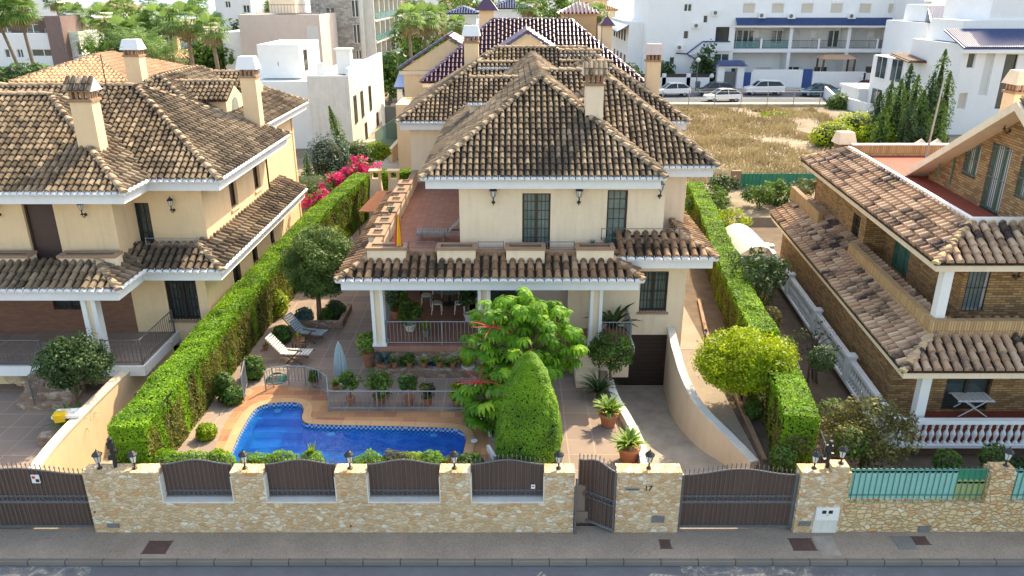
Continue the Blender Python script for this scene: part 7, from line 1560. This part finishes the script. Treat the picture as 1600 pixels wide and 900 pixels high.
# left garden
def gp(px, py, z=1.3): return G(px, py, z)
q = gp(500, 505); tree('round_tree', 'dense round olive tree beside the tall left hedge', 'tree', q, (VX(500, q[1] + .2, 4), q[1] + .2, V(500, 412, q[1])[2]), (1.35, 1.3, 1.35), M['lf_br'], 10, 10, .2, .05, .13)
P, Nn, T = crown_pts((VX(500, q[1] + .2, 4.1), q[1] + .2, V(500, 412, q[1])[2]), (1.42, 1.35, 1.38), 200, 90, .36, .9, .85)
o = [c for c in scene.objects if c.name.startswith('crown')]
t = [c for c in scene.objects if c.name.startswith('round_tree')][0]; [bpy.data.objects.remove(c) for c in list(t.children) if c.name.startswith('crown')]
leafobj('crown', P, Nn, .085, T, leafmat('olive_leaves', (.025, .05, .012), (.075, .14, .03), (.20, .28, .08), .2), t, asp=.3)
small = [(395, 572, .42, .5, 'round dark clipped shrub beside the white pool gate', 'lf_md', 1.0), (362, 615, .4, .35, 'leafy shrub between hedge and pool deck, near the pool gate', 'lf_md', 1), (322, 672, .32, .28, 'small yellow green bush at the hedge foot by the pool', 'lf_yg', 1), (350, 600, .35, .6, 'tall loose shrub growing at the hedge foot', 'lf_md', 1),
         (475, 492, .4, .4, 'grey green bush in the low planter below the olive tree', 'lf_bl', 1), (508, 492, .35, .35, 'spiky light bush in the low planter below the olive tree', 'lf_md', 1), (524, 482, .45, .45, 'dark round bush at the right end of the low planter', 'lf_dk', 1), (432, 470, .5, .7, 'yellow leaved climber on the hedge beside the olive tree', 'lf_yg', 1), (520, 370, .8, .6, 'bright green bush on the hedge behind the olive tree', 'lf_yg', 3.2), (440, 520, .4, .4, 'small shrub at the hedge foot behind the deck chairs', 'lf_md', 1)]
for px, py, r, h, lb, m_, n_ in small:
    zb = 1.3 if n_ == 1 else 3.0; q = gp(px, py, zb + h); bush(lb, (q[0], q[1], zb + h * .8), (r, r, h), M[m_], 1300, .055, group='shrubs along the left hedge')
s = MB(); q = gp(455, 512); s.box(q[0], gp(540, 505)[0], q[1] - .1, q[1] + .1, 1.3, 1.62); s.box(gp(540, 505)[0] - .2, gp(540, 505)[0], q[1] + .1, q[1] + 2.0, 1.3, 1.62); tag(s.build('planter_edge', M['stoned']), 'low dark stone edging around the olive tree bed', 'planter')
# bougainvillea and far garden plants
for k, (px, py, Y, r, h, m_, lb) in enumerate(((560, 268, 31.5, 1.3, .7, 'pink', 'bright pink bougainvillea, upper mass above the hedge end'), (530, 285, 30.5, 1.0, .6, 'pink', 'bright pink bougainvillea, lower left mass beside the hedge'), (500, 312, 27.5, .9, .35, 'pink', 'pink blossom mat trailing beside the ochre villa wall'), (490, 290, 33, 2.6, .8, 'lf_md', 'green shrubbery at the foot of the white cubic villa'), (590, 236, 40, .9, .7, 'lf_yg', 'yellow green bush before the glass screen'), (512, 250, 36, 1.6, 2.0, 'lf_bl', 'blue green conifer before the white cubic villa'), (560, 245, 38, 1.3, 1.2, 'lf_md', 'green bush between cypress and glass screen'))):
    z = V(px, py, Y)[2]
    if m_ == 'pink':
        t = thing('bougainvillea', lb, 'flowering shrub', (VX(px, Y, z), Y, 1.4)); s = MB(); s.tube([(VX(px, Y, z), Y, 1.3), (VX(px, Y, z), Y, z)], [.06, .03], 5); s.build('stem', M['bark'], t)
        for mm, nc, sz in (('pink', int(26 * r), .1), ('lf_md', int(22 * r), .09)): P, Nn, T = crown_pts((VX(px, Y, z), Y, z), (r * 1.15, r, h * 1.3), nc, 34, .3, .9, .5); leafobj('flowers' if mm == 'pink' else 'leaves', P, Nn, sz, T, M[mm], t)
    else: bush(lb, (VX(px, Y, z), Y, z), (r, r, h), M[m_], 1600, .09)
q = V(538, 268, 37); cypress('twisted dark cypress leaning left before the white cubic villa', (VX(545, 37, 2), 37, 1.2), V(520, 168, 37)[2] - 1.2, .55, M['lf_md'], None, 2600, lean=-1.0, size=.08)
cypress('small young cypress in front of the white cubic villa', (VX(482, 37, 2), 37, 1.2), 2.6, .35, M['lf_md'], None, 900, size=.08)
# barbecue, awning, pots behind
for px, lb in ((589, 'cream barbecue chimney stack, left one, before the dark hedge'), (617, 'cream barbecue chimney stack, right one, before the dark hedge')):
    x = VX(px, 28, 3); zt = V(px, 264, 28)[2]; t = thing('barbecue_chimney', lb, 'chimney', (x, 28, 1.3)); s = MB()
    s.rbox(x, 28, 1.3, 1.1, .8, zt - 1.9, 0, taper=.55); s.build('stack', M['creamw'], t); s = MB(); s.box(x - .38, x + .38, 27.7, 28.3, zt - .15, zt - .05); [s.box(x + d - .06, x + d + .06, 27.75, 28.25, zt - .6, zt - .15) for d in (-.26, .26)]; s.build('cap', M['ochre'], t)
t = thing('awning', 'small orange awning over the passage left of the terrace', 'awning', (VX(588, 24, 3), 24, 1.3)); s = MB(); A_ = [V(560, 330, 22.5), V(598, 331, 22.5), V(618, 298, 25), V(590, 298, 25)]
s.add([*A_, *[(x, y, z - .05) for x, y, z in A_]], [(0, 1, 2, 3), (7, 6, 5, 4), (0, 4, 5, 1), (1, 5, 6, 2), (2, 6, 7, 3), (3, 7, 4, 0)]); s.build('cloth', M['awn'], t); s = MB(); [s.cyl((x, y, 1.3), (x, y, z), .03, .03, 5) for x, y, z in A_]; s.build('posts', M['wood'], t)
# glass screen beside the brown villa
t = thing('glass_screen', 'greenish glass wind screen on a cream side wall between the villas', 'screen', (-9, 42, 1.6)); a, b_ = G(588, 250, 1.9), G(648, 206, 1.9)
s = MB(); s.add([(a[0], a[1], 1.5), (b_[0], b_[1], 1.5), (b_[0], b_[1], 4.6), (a[0], a[1], 4.2), (a[0] + .05, a[1], 1.5), (b_[0] + .05, b_[1], 1.5), (b_[0] + .05, b_[1], 4.6), (a[0] + .05, a[1], 4.2)], [(0, 1, 2, 3), (4, 7, 6, 5), (3, 2, 6, 7)]); s.build('glass', M['gglass'], t)
s = MB(); s.add([(a[0] + 1.2, a[1] - 1, 1.3), (b_[0] + 1.2, b_[1], 1.3), (b_[0] + 1.2, b_[1], 4.4), (a[0] + 1.2, a[1] - 1, 3.0), (a[0] + 1.5, a[1] - 1, 1.3), (b_[0] + 1.5, b_[1], 1.3), (b_[0] + 1.5, b_[1], 4.4), (a[0] + 1.5, a[1] - 1, 3.0)], [(0, 1, 2, 3), (4, 7, 6, 5), (3, 2, 6, 7), (0, 3, 7, 4)]); s.build('side_wall', M['ochre'], t)
# umbrella tree (drooping whorls) with red flower spikes in front of the porch
def whorl_tree(label, base, C_, spread, nclu, L=.55):
    t = thing('umbrella_tree', label, 'tree', base); s = MB(); V_, Q, T = [], [], []; tips = []
    for k in range(nclu):
        while True:
            d = Vector((random.uniform(-1, 1), random.uniform(-1, 1), random.uniform(-1, 1)))
            if .35 < d.length < 1: break
        wv = 1 - .3 * max(0, -d.z)
        tips.append(Vector(C_) + Vector((d.x * spread[0] * wv, d.y * spread[1] * wv, d.z * spread[2])))
    for tp_ in tips:
        n = random.randint(10, 14); tn = random.gauss(.52, .18); tilt = Vector((random.gauss(0, .25), random.gauss(0, .25), 1)).normalized(); l = L * random.uniform(.7, 1.15)
        for j in range(n):
            a = 6.283 * j / n + random.random() * .3; h_ = Vector((math.cos(a), math.sin(a), 0)); h_ = (h_ - tilt * h_.dot(tilt)).normalized(); sd_ = tilt.cross(h_); p = tp_.copy(); ang = random.uniform(-.1, .35); prev = None; tt = max(0, min(1, tn + random.gauss(0, .1)))
            for i in range(5):
                f = i / 4; w_ = .062 * math.sin(math.pi * (.12 + .86 * f)) * l / .5; cur = [p - sd_ * w_, p + sd_ * w_]
                if prev: b_ = len(V_); V_ += [tuple(v) for v in prev + cur]; Q.append((b_, b_ + 1, b_ + 3, b_ + 2)); T.append(tt)
                prev = cur; p = p + (h_ * math.cos(ang) + tilt * math.sin(ang)) * l / 4; ang -= .55
    fastmesh('crown', V_, Q, T, M['lf_br2'], t)
    for k in range(4):
        a = 1.57 * k; s.tube([Vector(base) + Vector((.12 * math.cos(a), .12 * math.sin(a), 0)), Vector(base).lerp(Vector(C_), .5) + Vector((math.cos(a) * .35, math.sin(a) * .3, 0)), Vector(C_) + Vector((math.cos(a) * spread[0] * .5, math.sin(a) * spread[1] * .5, 0))], [.09, .06, .04], 6)
    for tp_ in tips[::4]: s.tube([Vector(C_) + (tp_ - Vector(C_)) * .3 - Vector((0, 0, .3)), tp_], [.03, .018], 4)
    s.build('trunk', M['bark'], t); return t
Yt = 5.0; C_ = (VX(818, Yt, 3.6), Yt, 3.8)
tr_ = whorl_tree('umbrella tree with bright drooping leaf whorls in front of the porch', (C_[0] - .1, Yt, 1.3), C_, (2.15, 1.4, 1.95), 225, .46)
extra = whorl_tree('lower umbrella tree with drooping leaves left of the topiary cone', (VX(770, 3.6, 1.5), 3.6, 1.3), (VX(768, 3.6, 2.3), 3.6, 2.5), (1.0, .8, 1.25), 60, .5)
def spikes(parent, c, n=9, L=.75):
    s = MB()
    for k in range(n):
        a = 6.283 * k / n + random.random() * .4; e = random.uniform(.05, .5); d = Vector((math.cos(a) * math.cos(e), math.sin(a) * math.cos(e), math.sin(e))); p = Vector(c)
        for j in range(6): q = p + d * L / 6; s.cyl(p, q, .024 - .002 * j, .022 - .002 * j, 5); p = q; d = (d + Vector((0, 0, random.uniform(-.15, .05)))).normalized()
    s.build('flower_spikes', M['redfl'], parent)
spikes(tr_, V(768, 512, 4.3)); spikes(tr_, V(822, 470, 5.5), 4, .3); spikes(extra, V(748, 598, 3.3), 9, .8); spikes(tr_, V(700, 508, 5.6), 5, .4) if False else None
# pots
def potted(label, px, py, r, h, kind, pot='terraco', L=.5, z=1.3, n=40, m_='agave', group='potted plants around the patio', foot=None):
    q = G(px, py, z); x, y = q[0], q[1] + r; t = thing('potted_plant', label, 'potted plant', (x, y, z), group); s = MB()
    s.lathe([(r * .68, 0), (r * .9, h * .75), (r * 1.02, h * .78), (r * 1.05, h), (r * .88, h), (r * .85, h * .9)], (x, y, z), 18); s.build('pot', M[pot], t, smooth=False)
    if kind == 'agave': blades(t, (x, y, z + h * .9), n, L, L * .16, M[m_], droop=.75, spread=1.1)
    elif kind == 'grass': blades(t, (x, y, z + h * .9), n, L, L * .07, M[m_], droop=.8, spread=1.1)
    elif kind == 'bush':
        P, Nn, T = crown_pts((x, y, z + h + L * .7), (L * .75, L * .75, L * .7), max(14, int(n / 2)), 50, L * .3); leafobj('foliage', P, Nn, .06, T, M[m_], t)
    elif kind == 'tree':
        s = MB(); s.tube([(x, y, z + h * .8), (x + .03, y, z + h + L)], [.035, .025], 6); s.build('stem', M['bark'], t); P, Nn, T = crown_pts((x, y, z + h + L * 1.25), (L * .6, L * .6, L * .6), 22, 45, L * .28); leafobj('foliage', P, Nn, .06, T, M[m_], t)
    return t
potted('big agave in a terracotta pot beside the driveway kerb, farther one', 952, 672, .33, .5, 'agave', L=.68, n=64)
potted('big agave in a terracotta pot beside the driveway kerb, nearest the number 17 pillar', 984, 728, .36, .5, 'agave', L=.68, n=64)
potted('tall terracotta pot with bushy plant at the foot of the left porch column', 576, 576, .27, .6, 'bush', L=.55)
potted('wide pale terracotta pot with dark spiky plant before the porch', 600, 589, .30, .5, 'grass', L=.75, n=60, m_='lf_bl')
potted('low pot with small dark bush before the rubble base', 637, 586, .2, .3, 'bush', L=.32, m_='lf_md')
potted('dark blue glazed pot with thin plant before the rubble base', 677, 584, .23, .45, 'grass', pot='bluepot', L=.5, n=26)
potted('small terracotta pot with broad bright leaves before the rubble base', 702, 585, .18, .28, 'agave', L=.42, n=34)
potted('white planter with yellow flowers beside the umbrella tree', 731, 590, .25, .4, 'bush', pot='offw', L=.3, m_='lf_yg')
potted('terracotta pot with leafy citrus behind the pool railing, left', 547, 634, .16, .26, 'tree', L=.5, m_='lf_md')
potted('wide terracotta bowl with large dark leaves behind the pool railing', 592, 634, .26, .3, 'bush', L=.65, m_='lf_md')
potted('dark pot with tall leafy plant behind the pool railing, middle', 638, 636, .2, .3, 'tree', L=.45, m_='lf_md')
potted('dark pot with thin stemmed plant behind the pool railing', 667, 636, .2, .3, 'bush', L=.35, m_='lf_br')
potted('light green bushy plant behind the right end of the pool railing', 714, 636, .2, .22, 'bush', L=.38, m_='lf_yg')
potted('small green plant on the patio beside the closed parasol', 582, 612, .12, .15, 'agave', L=.35, n=24)
potted('spiky green plant on the pool side of the curved railing', 524, 612, .14, .2, 'agave', L=.4, n=30)
potted('small cactus pot at the hedge foot near the deck chairs', 414, 548, .12, .2, 'agave', L=.25, n=16)
potted('shrub in a pot on the pool side of the curved railing, left', 492, 606, .14, .2, 'bush', L=.3, m_='lf_md')
for k, (px, lb) in enumerate(((636, 'row of flower pots on the porch ledge, leftmost terracotta pot'), (660, 'small terracotta pot on the porch ledge, second from the left'), (682, 'green plant on the porch ledge, third from the left'), (706, 'trailing green plant on the porch ledge, fourth from the left'), (728, 'green plant on the porch ledge nearest the umbrella tree'))):
    x = VX(px - 20, 7.55, 1.9); t = thing('potted_plant', lb, 'potted plant', (x, 7.52, 1.63), 'pots on the porch ledge'); s = MB(); s.lathe([(.08, 0), (.12, .2), (.13, .22), (.10, .22)], (x, 7.52, 1.63), 12); s.build('pot', M['terraco'], t); blades(t, (x, 7.52, 1.82), 26, .34, .05, M['agave'], droop=.9)
potted('leafy plant in a grey bowl on the porch behind the railing, left', 640, 520, .25, .3, 'bush', pot='offw', L=.6, z=2.4, m_='lf_md')
potted('arching green plant on the porch behind the railing', 665, 528, .16, .3, 'grass', pot='metal', L=.5, z=2.4, m_='lf_yg', n=40)
potted('tall dark leaved plant beside the right porch wall', 732, 505, .2, .35, 'tree', pot='offw', L=.6, z=2.4, m_='lf_dk')
potted('bird of paradise plant with tall leaves at the right porch corner', 958, 530, .25, .4, 'agave', L=1.3, z=2.4, m_='lf_dk', n=22)
potted('large fern like plant at the left porch corner', 618, 500, .2, .35, 'bush', L=.75, z=2.4, m_='lf_md')
# bushes beside the steps
q = G(925, 610, 1.3); tree('round_tree', 'round headed dark green shrub tree at the right porch corner', 'tree', (VX(955, 6.6, 1.5), 6.6, 1.3), (VX(956, 6.6, 3.0), 6.6, V(956, 548, 6.6)[2]), (.75, .7, .62), M['lf_md'], 60, 80, .24, .05, .06)
t = thing('cycad', 'dark spiky cycad at the foot of the round headed shrub tree', 'plant', (VX(935, 5.8, 1.5), 5.8, 1.3)); blades(t, (VX(935, 5.8, 1.5), 5.8, 1.45), 60, .95, .07, M['lf_dk'], droop=.8, spread=1.2)
# right side garden
q = G(1168, 600, 1.3); tree('citrus_tree', 'bright yellow green round tree right of the curved retaining wall', 'tree', (VX(1165, 5.6, 1.4), 5.6, 1.0), (VX(1166, 5.6, 2.8), 5.6, V(1166, 562, 5.6)[2]), (1.7, 1.25, .95), M['lf_yg'], 230, 90, .36, .055, .09, flat=.7)
tree('loquat_tree', 'loose dark leaved tree beside the upper end of the white balustrade', 'tree', (VX(1195, 13.5, 1), 13.5, .55), (VX(1182, 13.5, 3.6), 13.5, V(1182, 425, 13.5)[2]), (1.3, 1.2, .95), M['lf_dk'], 40, 46, .32, .09, .08)
tree('orange_tree', 'dark green fruit tree behind the upper right hedge', 'tree', (VX(1105, 27, 1), 27, .6), (VX(1105, 27, 3.3), 27, V(1105, 318, 27)[2]), (1.3, 1.2, 1.0), M['lf_md'], 50, 46, .4, .09, .08)
tree('lemon_tree', 'yellow leaved fruit tree behind the upper right hedge beside the shelter', 'tree', (VX(1145, 23.5, 1), 23.5, .6), (VX(1142, 23.5, 3.3), 23.5, V(1142, 352, 23.5)[2]), (1.1, 1.0, .95), M['lf_yg'], 36, 40, .34, .08, .08)
for k, (px, py, Y, r) in enumerate(((1215, 300, 33, 1.1), (1262, 300, 32, 1.2), (1185, 305, 32, .9), (1130, 290, 34, .9))):
    z = V(px, py, Y)[2]; tree('garden_tree', ['green bush tree before the green net fence, middle', 'olive bush tree at the right end of the green net fence', 'small green bush tree before the green net fence, left', 'dark green tree before the brick fence pier'][k], 'tree', (VX(px, Y, 1), Y, .6), (VX(px, Y, z), Y, z), (r, r, r * .8), M[['lf_md', 'lf_br', 'lf_md', 'lf_dk'][k]], 34, 40, .36, .1, .07)
tree('pomegranate_tree', 'wide olive and yellow leaved tree in front of the white balustrade corner', 'tree', (VX(1358, 2.2, 1), 2.2, .55), (VX(1360, 2.2, 2.4), 2.2, V(1360, 672, 2.2)[2]), (1.55, 1.0, .95), M['lf_br'], 90, 60, .32, .055, .06, stems=3)
tree('bare_shrub', 'sparse leggy shrub along the side balustrade of the brick villa', 'shrub', (VX(1270, 8.5, 1), 8.5, .55), (VX(1275, 8.5, 2.2), 8.5, 2.4), (.9, 1.4, .8), M['lf_dk'], 14, 16, .25, .06, .05, stems=4, limb=16)
t = thing('pampas_grass', 'pale feathery grass clump leaning over the wire fence', 'grass clump', (VX(1262, 3.0, 1.2), 3.0, 1.0)); blades(t, (VX(1262, 3.0, 1.2), 3.0, 1.0), 160, 1.5, .03, M['straw'], droop=.55, spread=.7)
for k, (px, py, Y, r, m_) in enumerate(((1245, 690, 1.8, .55, 'lf_br'), (1225, 715, 1.2, .4, 'lf_md'), (1300, 650, 3.5, .6, 'lf_md'), (1330, 690, 1.6, .5, 'lf_md'), (1555, 715, 1.6, .45, 'lf_md'), (1480, 722, 1.3, .4, 'lf_md'), (1285, 560, 6.2, .5, 'lf_dk'), (1590, 735, 1.4, .4, 'lf_dk'))):
    z = V(px, py, Y)[2]; bush(['grey brown flowering shrub beside the hedge block near the wall', 'small shrub behind the right end of the brown gate', 'green shrub left of the olive yellow tree', 'green shrub under the olive yellow tree', 'leafy shrub under the balustrade by the narrow pillar', 'trailing green plant under the balustrade behind the green slats', 'dark bush beside the balustrade wall', 'dark bush at the right photo edge behind the slats'][k], (VX(px, Y, z), Y, z), (r, r, r), M[m_], 900, .05, core=False, group='shrubs in the brick villa garden')
for k, (x_, y_, r, h, m_) in enumerate(((8.75, 6.0, .45, .55, 'lf_md'), (8.9, 7.2, .4, .7, 'lf_dk'), (8.5, 5.0, .35, .4, 'lf_md'), (10.1, 6.3, .5, .7, 'lf_dk'), (10.6, 8.6, .55, .6, 'lf_md'), (11.0, 11.5, .5, .55, 'lf_br'), (11.6, 14.5, .6, .7, 'lf_md'), (9.9, 1.4, .45, .5, 'lf_br'))):
    bush(['low green shrub in the shade under the yellow green round tree', 'dark shrub between the yellow green tree and the upper hedge', 'small low shrub beside the path edging by the round tree', 'dark shrub right of the hedge block by the mesh fence', 'green shrub by the mesh fence below the upper hedge', 'olive shrub between the upper hedge and the balustrade', 'green shrub between the hedge and the dark loquat tree', 'olive shrub at the street end beside the hedge block'][k], (x_, y_, zsg(x_, y_) + h * .8), (r, r, h), M[m_], 1000, .05, core=False, group='shrubs in the side garden')
t = thing('wire_mesh_fence', 'thin green wire mesh fence between the side garden and the brick villa garden', 'fence', (10.4, 4, 1.3)); s = MB()
fp_ = [(VX(1290, .8, 1.5), .8), (VX(1262, 4, 1.5), 4), (VX(1235, 8, 1.5), 8)]
for k in range(2):
    A_, B_ = Vector((*fp_[k], 1.2)), Vector((*fp_[k + 1], 1.2)); 
    for z in (0, .5, 1.0): s.cyl(A_ + Vector((0, 0, z)), B_ + Vector((0, 0, z)), .012, .012, 4)
    for j in range(13): P_ = A_.lerp(B_, j / 12); s.cyl(P_, P_ + Vector((0, 0, 1.05)), .006 if j % 6 else .025, .006 if j % 6 else .025, 4)
s.build('mesh', M['iron2'], t)
s = MB(); tp_ = dense([GS(1092, 470)[:2], GS(1110, 540)[:2], GS(1150, 620)[:2], GS(1195, 722)[:2]], 6); curb(tp_, .14, lambda f: .3, lambda f: zsg(0, tp_[int(round(f * (len(tp_) - 1)))][1]) + .12).build('path_edging', M['brickw'], None).__setitem__('kind', 'structure')
t = thing('garden_lamp', 'small dark bollard lamp on the side path right of the villa', 'lamp', G(1100, 545, 1.31)); q = G(1100, 545, 1.31); s = MB(); s.cyl(q, (q[0], q[1], 1.31 + .6), .035, .03, 6); s.build('post', M['black'], t); s = MB(); lantern_mb(s, q[0], q[1], 1.85, .6); s.build('lantern', [M['black'], M['lglass']], t)
# left neighbour's garden
tree('round_tree', 'dense dark round tree before the porch of the ochre villa', 'tree', (VX(122, 4.6, 1.5), 4.6, 1.25), (VX(122, 4.6, 2.8), 4.6, V(122, 565, 4.6)[2]), (1.05, .95, .85), M['lf_dk'], 110, 90, .3, .055, .1)
t = thing('cycad', 'spiky cycad at the foot of the dark round tree by the ochre retaining wall', 'plant', (VX(112, 3.6, 1.4), 3.6, 1.25)); blades(t, (VX(112, 3.6, 1.5), 3.6, 1.5), 70, .95, .08, M['palm'], droop=.8, spread=1.3)
q = G(25, 603, 1.25); s = MB(); s.ell((q[0], q[1] + .3, 1.5), (.55, .35, .3), 7); s.ell((q[0] + .3, q[1] + .1, 1.42), (.35, .3, .2), 6); tag(s.build('boulder', M['stone']), 'large pale boulder below the steps of the ochre villa', 'boulder')
q = G(0, 555, 1.25); bush('bright green leaves at the very left edge below the porch', (q[0], q[1], 2.2), (.35, .35, .7), M['lf_br2'], 500, .1, core=False)
x, y = VX(96, 3.1, 1.9), 3.1; t = thing('mop_bucket', 'yellow bucket with white lid tray on the ochre wall coping', 'bucket', (x, y, 1.95)); s = MB(); s.rbox(x, y, 1.95, .3, .26, .28, .3, taper=1.2); s.build('bucket', M['yellow'], t); s = MB(); s.rbox(x + .15, y + .2, 2.05, .85, .5, .1, .15); s.build('tray', M['white2'], t)
s = MB(); x, y = VX(82, 3.0, 1.6), 2.9; s.rbox(x, y, 1.25, .7, .4, .35, .2); tag(s.build('trough', M['stoned']), 'grey plant trough beside the yellow bucket', 'planter')
# ---------------------------------------------------------------- poolside things
t = thing('pool_railing', 'silver iron railing curving between the patio and the pool', 'railing', (*G(600, 640, 1.3)[:2], 1.3)); s = MB()
rp = [G(x, y, 1.32) for x, y in ((416, 610), (428, 603), (452, 600), (478, 601), (500, 607), (513, 618), (515, 643))]; rp = [(*p[:2], 1.32) for p in rp]
railing(s, rp, .75, .14, .012, .022, .028); railing(s, [(*G(x, 641, 1.32)[:2], 1.32) for x in (515, 590, 640, 735)], .75, .16, .012, .022, .028); s.build('bars', M['iron2'], t)
t = thing('pool_gate', 'small white metal pool gate standing open by the hedge', 'gate', G(382, 628, 1.3)); a, b_ = G(382, 629, 1.3), G(386, 608, 1.3); s = MB(); railing(s, [(a[0], a[1], 1.35), (b_[0] - .05, b_[1] + .2, 1.35)], 1.0, .13, .01, .018, .022); s.build('gate_leaf', M['iron2'], t)
t = thing('closed_parasol', 'closed pale blue garden parasol standing on the patio', 'parasol', G(534, 596, 1.3)); q = G(534, 598, 1.3); x, y = q[0], q[1]; s = MB(); s.cyl((x, y, 1.3), (x, y, 3.0), .025, .02, 6); s.lathe([(.25, 0), (.25, .06), (.05, .09), (.04, .3)], (x, y, 1.3), 14); s.build('pole', M['white2'], t)
s = MB(); n = 20; prof = [(.17, .28), (.20, .4), (.19, .8), (.14, 1.2), (.07, 1.55), (.015, 1.68)]; vs = []
for r, z in prof:
    for k in range(n): a_ = 6.283 * k / n; rr_ = r * (1 + (.28 if k % 2 else -.18)); vs.append((x + rr_ * math.cos(a_ + z * .3), y + rr_ * math.sin(a_ + z * .3), 1.3 + z + (.05 if k % 2 and z < .3 else 0)))
s.add(vs, [(j * n + k, j * n + (k + 1) % n, (j + 1) * n + (k + 1) % n, (j + 1) * n + k) for j in range(len(prof) - 1) for k in range(n)]); s.build('folded_canopy', M['blueg'], t)
q = G(478, 530, 1.3); lounger((q[0] - .2, q[1] + .1, 1.3), R(-18), 'wooden deck chair with pale blue cloth, nearer the olive tree', M['wood'], M['blueg'], 'deck chairs beside the hedge')
q = G(455, 562, 1.3); lounger((q[0] - .25, q[1], 1.3), R(-8), 'wooden deck chair with white and red cushion, nearer the pool', M['wood'], M['canvas'], 'deck chairs beside the hedge')
t = thing('side_table', 'small dark wooden side table with a plant between the deck chairs', 'table', G(466, 548, 1.3)); q = G(468, 546, 1.3); s = MB(); s.rbox(q[0], q[1], 1.72, .5, .5, .04, .3); s.build('table_top', M['wood'], t); s = MB(); [s.box(q[0] + dx - .02, q[0] + dx + .02, q[1] + dy - .02, q[1] + dy + .02, 1.3, 1.72) for dx in (-.2, .2) for dy in (-.2, .2)]; s.build('legs', M['wood'], t)
t = thing('potted_plant', 'tiny green plant on the dark wooden side table', 'potted plant', (q[0], q[1], 1.76)); s = MB(); s.lathe([(.07, 0), (.09, .12), (.07, .12)], (q[0], q[1], 1.76), 10); s.build('pot', M['terraco'], t); blades(t, (q[0], q[1], 1.86), 16, .22, .04, M['lf_yg'])
s = MB(); q = G(432, 592, 1.33)
for k in range(5): r = .38 - .035 * k; s.tube([(q[0] + r * math.cos(a_ * .3926), q[1] + r * math.sin(a_ * .3926), 1.35 + .03 * k) for a_ in range(17)], .02, 5)
tag(s.build('garden_hose', plain('green_hose', (.02, .16, .13), .45, .1)), 'coiled green garden hose on the patio by the curved railing', 'hose')
s = MB(); q = G(741, 689, 1.325); s.cyl((q[0], q[1], 1.322), (q[0], q[1], 1.34), .11, .11, 16); tag(s.build('skimmer_lid', M['white2']), 'round white skimmer lid on the pool deck at the right end', 'lid')
for px, py, dx, dy, lb in ((757, 668, .1, 1.2, 'low white ledge at the right edge of the pool deck, upper piece'), (768, 712, .1, .7, 'low white ledge at the right edge of the pool deck, lower piece')):
    q = G(px, py, 1.3); s = MB(); s.rbox(q[0], q[1], 1.29, dx, dy, .2, R(20)); tag(s.build('ledge', M['white2']), lb, 'ledge')
for px, py, lb in ((518, 680, 'pale round fitting seen on the pool floor, left one'), (678, 681, 'pale round fitting seen on the pool floor, right one'), (434, 643, 'pale round fitting on the pool steps')):
    q = G(px, py, 1.05); s = MB(); s.cyl((q[0], q[1], 1.07), (q[0], q[1], 1.10), .13, .13, 12); tag(s.build('pool_fitting', plain('pool_fitting_plastic', (.45, .65, .75), .4, .05)), lb, 'pool fitting')
# dining set on the porch
q = G(700, 488, 2.4); tx, ty = q[0], q[1] + .9; t = thing('dining_table', 'glass topped round dining table on the porch', 'table', (tx, ty, 2.4)); s = MB(); s.cyl((tx, ty, 3.12), (tx, ty, 3.15), .75, .75, 24); s.build('table_top', M['gglass'], t); s = MB(); s.lathe([(.3, 0), (.28, .04), (.05, .08), (.05, .68), (.2, .72)], (tx, ty, 2.4), 12); s.build('pedestal', M['black'], t)
for k, (dx, dy, rz, lb) in enumerate(((-.45, -.95, 0, 'front left'), (.5, -.95, 0, 'front right'), (-.98, -.1, -90, 'left side'), (-.6, .9, 180, 'rear left'), (.55, .9, 180, 'rear right'), (1.05, 0, 90, 'right side'))):
    t = thing('dining_chair', f'dark iron dining chair with white seat, {lb} of the porch table', 'chair', (tx + dx, ty + dy, 2.4), 'chairs around the porch table', R(rz)); WL[t] = Vector((0, 0, 0)); s = MB()
    s.lathe([(.21, .43), (.23, .46), (.21, .49), (.02, .5)], (0, 0, 0), 14); s.build('seat', M['white2'], t); s = MB()
    for a, b_ in ((-.18, -.18), (.18, -.18), (-.18, .18), (.18, .18)): s.cyl((a * 1.15, b_ * 1.15, 0), (a, b_, .45), .018, .018, 5)
    s.build('legs', M['white2'], t); s = MB(); s.tube([(-.2, -.19, .45), (-.21, -.24, .75), (-.1, -.26, .92), (.1, -.26, .92), (.21, -.24, .75), (.2, -.19, .45)], .016, 5); [s.cyl((x_, -.2, .47), (x_ * 1.1, -.255, .9), .01, .01, 4) for x_ in (-.1, 0, .1)]; s.build('backrest', M['black'], t); WL[t] = Vector((tx + dx, ty + dy, 2.4))
# gardens plants in the terrace planters
for k, (x_, y_, L_) in enumerate(((VX(925, 8.75, 6.1), 8.75, .3), (VX(948, 8.75, 6.1), 8.75, .45), (-5.2, 13.2, .35))):
    t = thing('planter_plant', ['small grey green plant in the terrace planter before the right window', 'taller ragged plant at the right end of the terrace planters', 'small plant in the left terrace planter row'][k], 'plant', (x_, y_, 6.05)); blades(t, (x_, y_, 6.05), 40, L_, .03, M['lf_bl'], droop=.3, spread=.7)
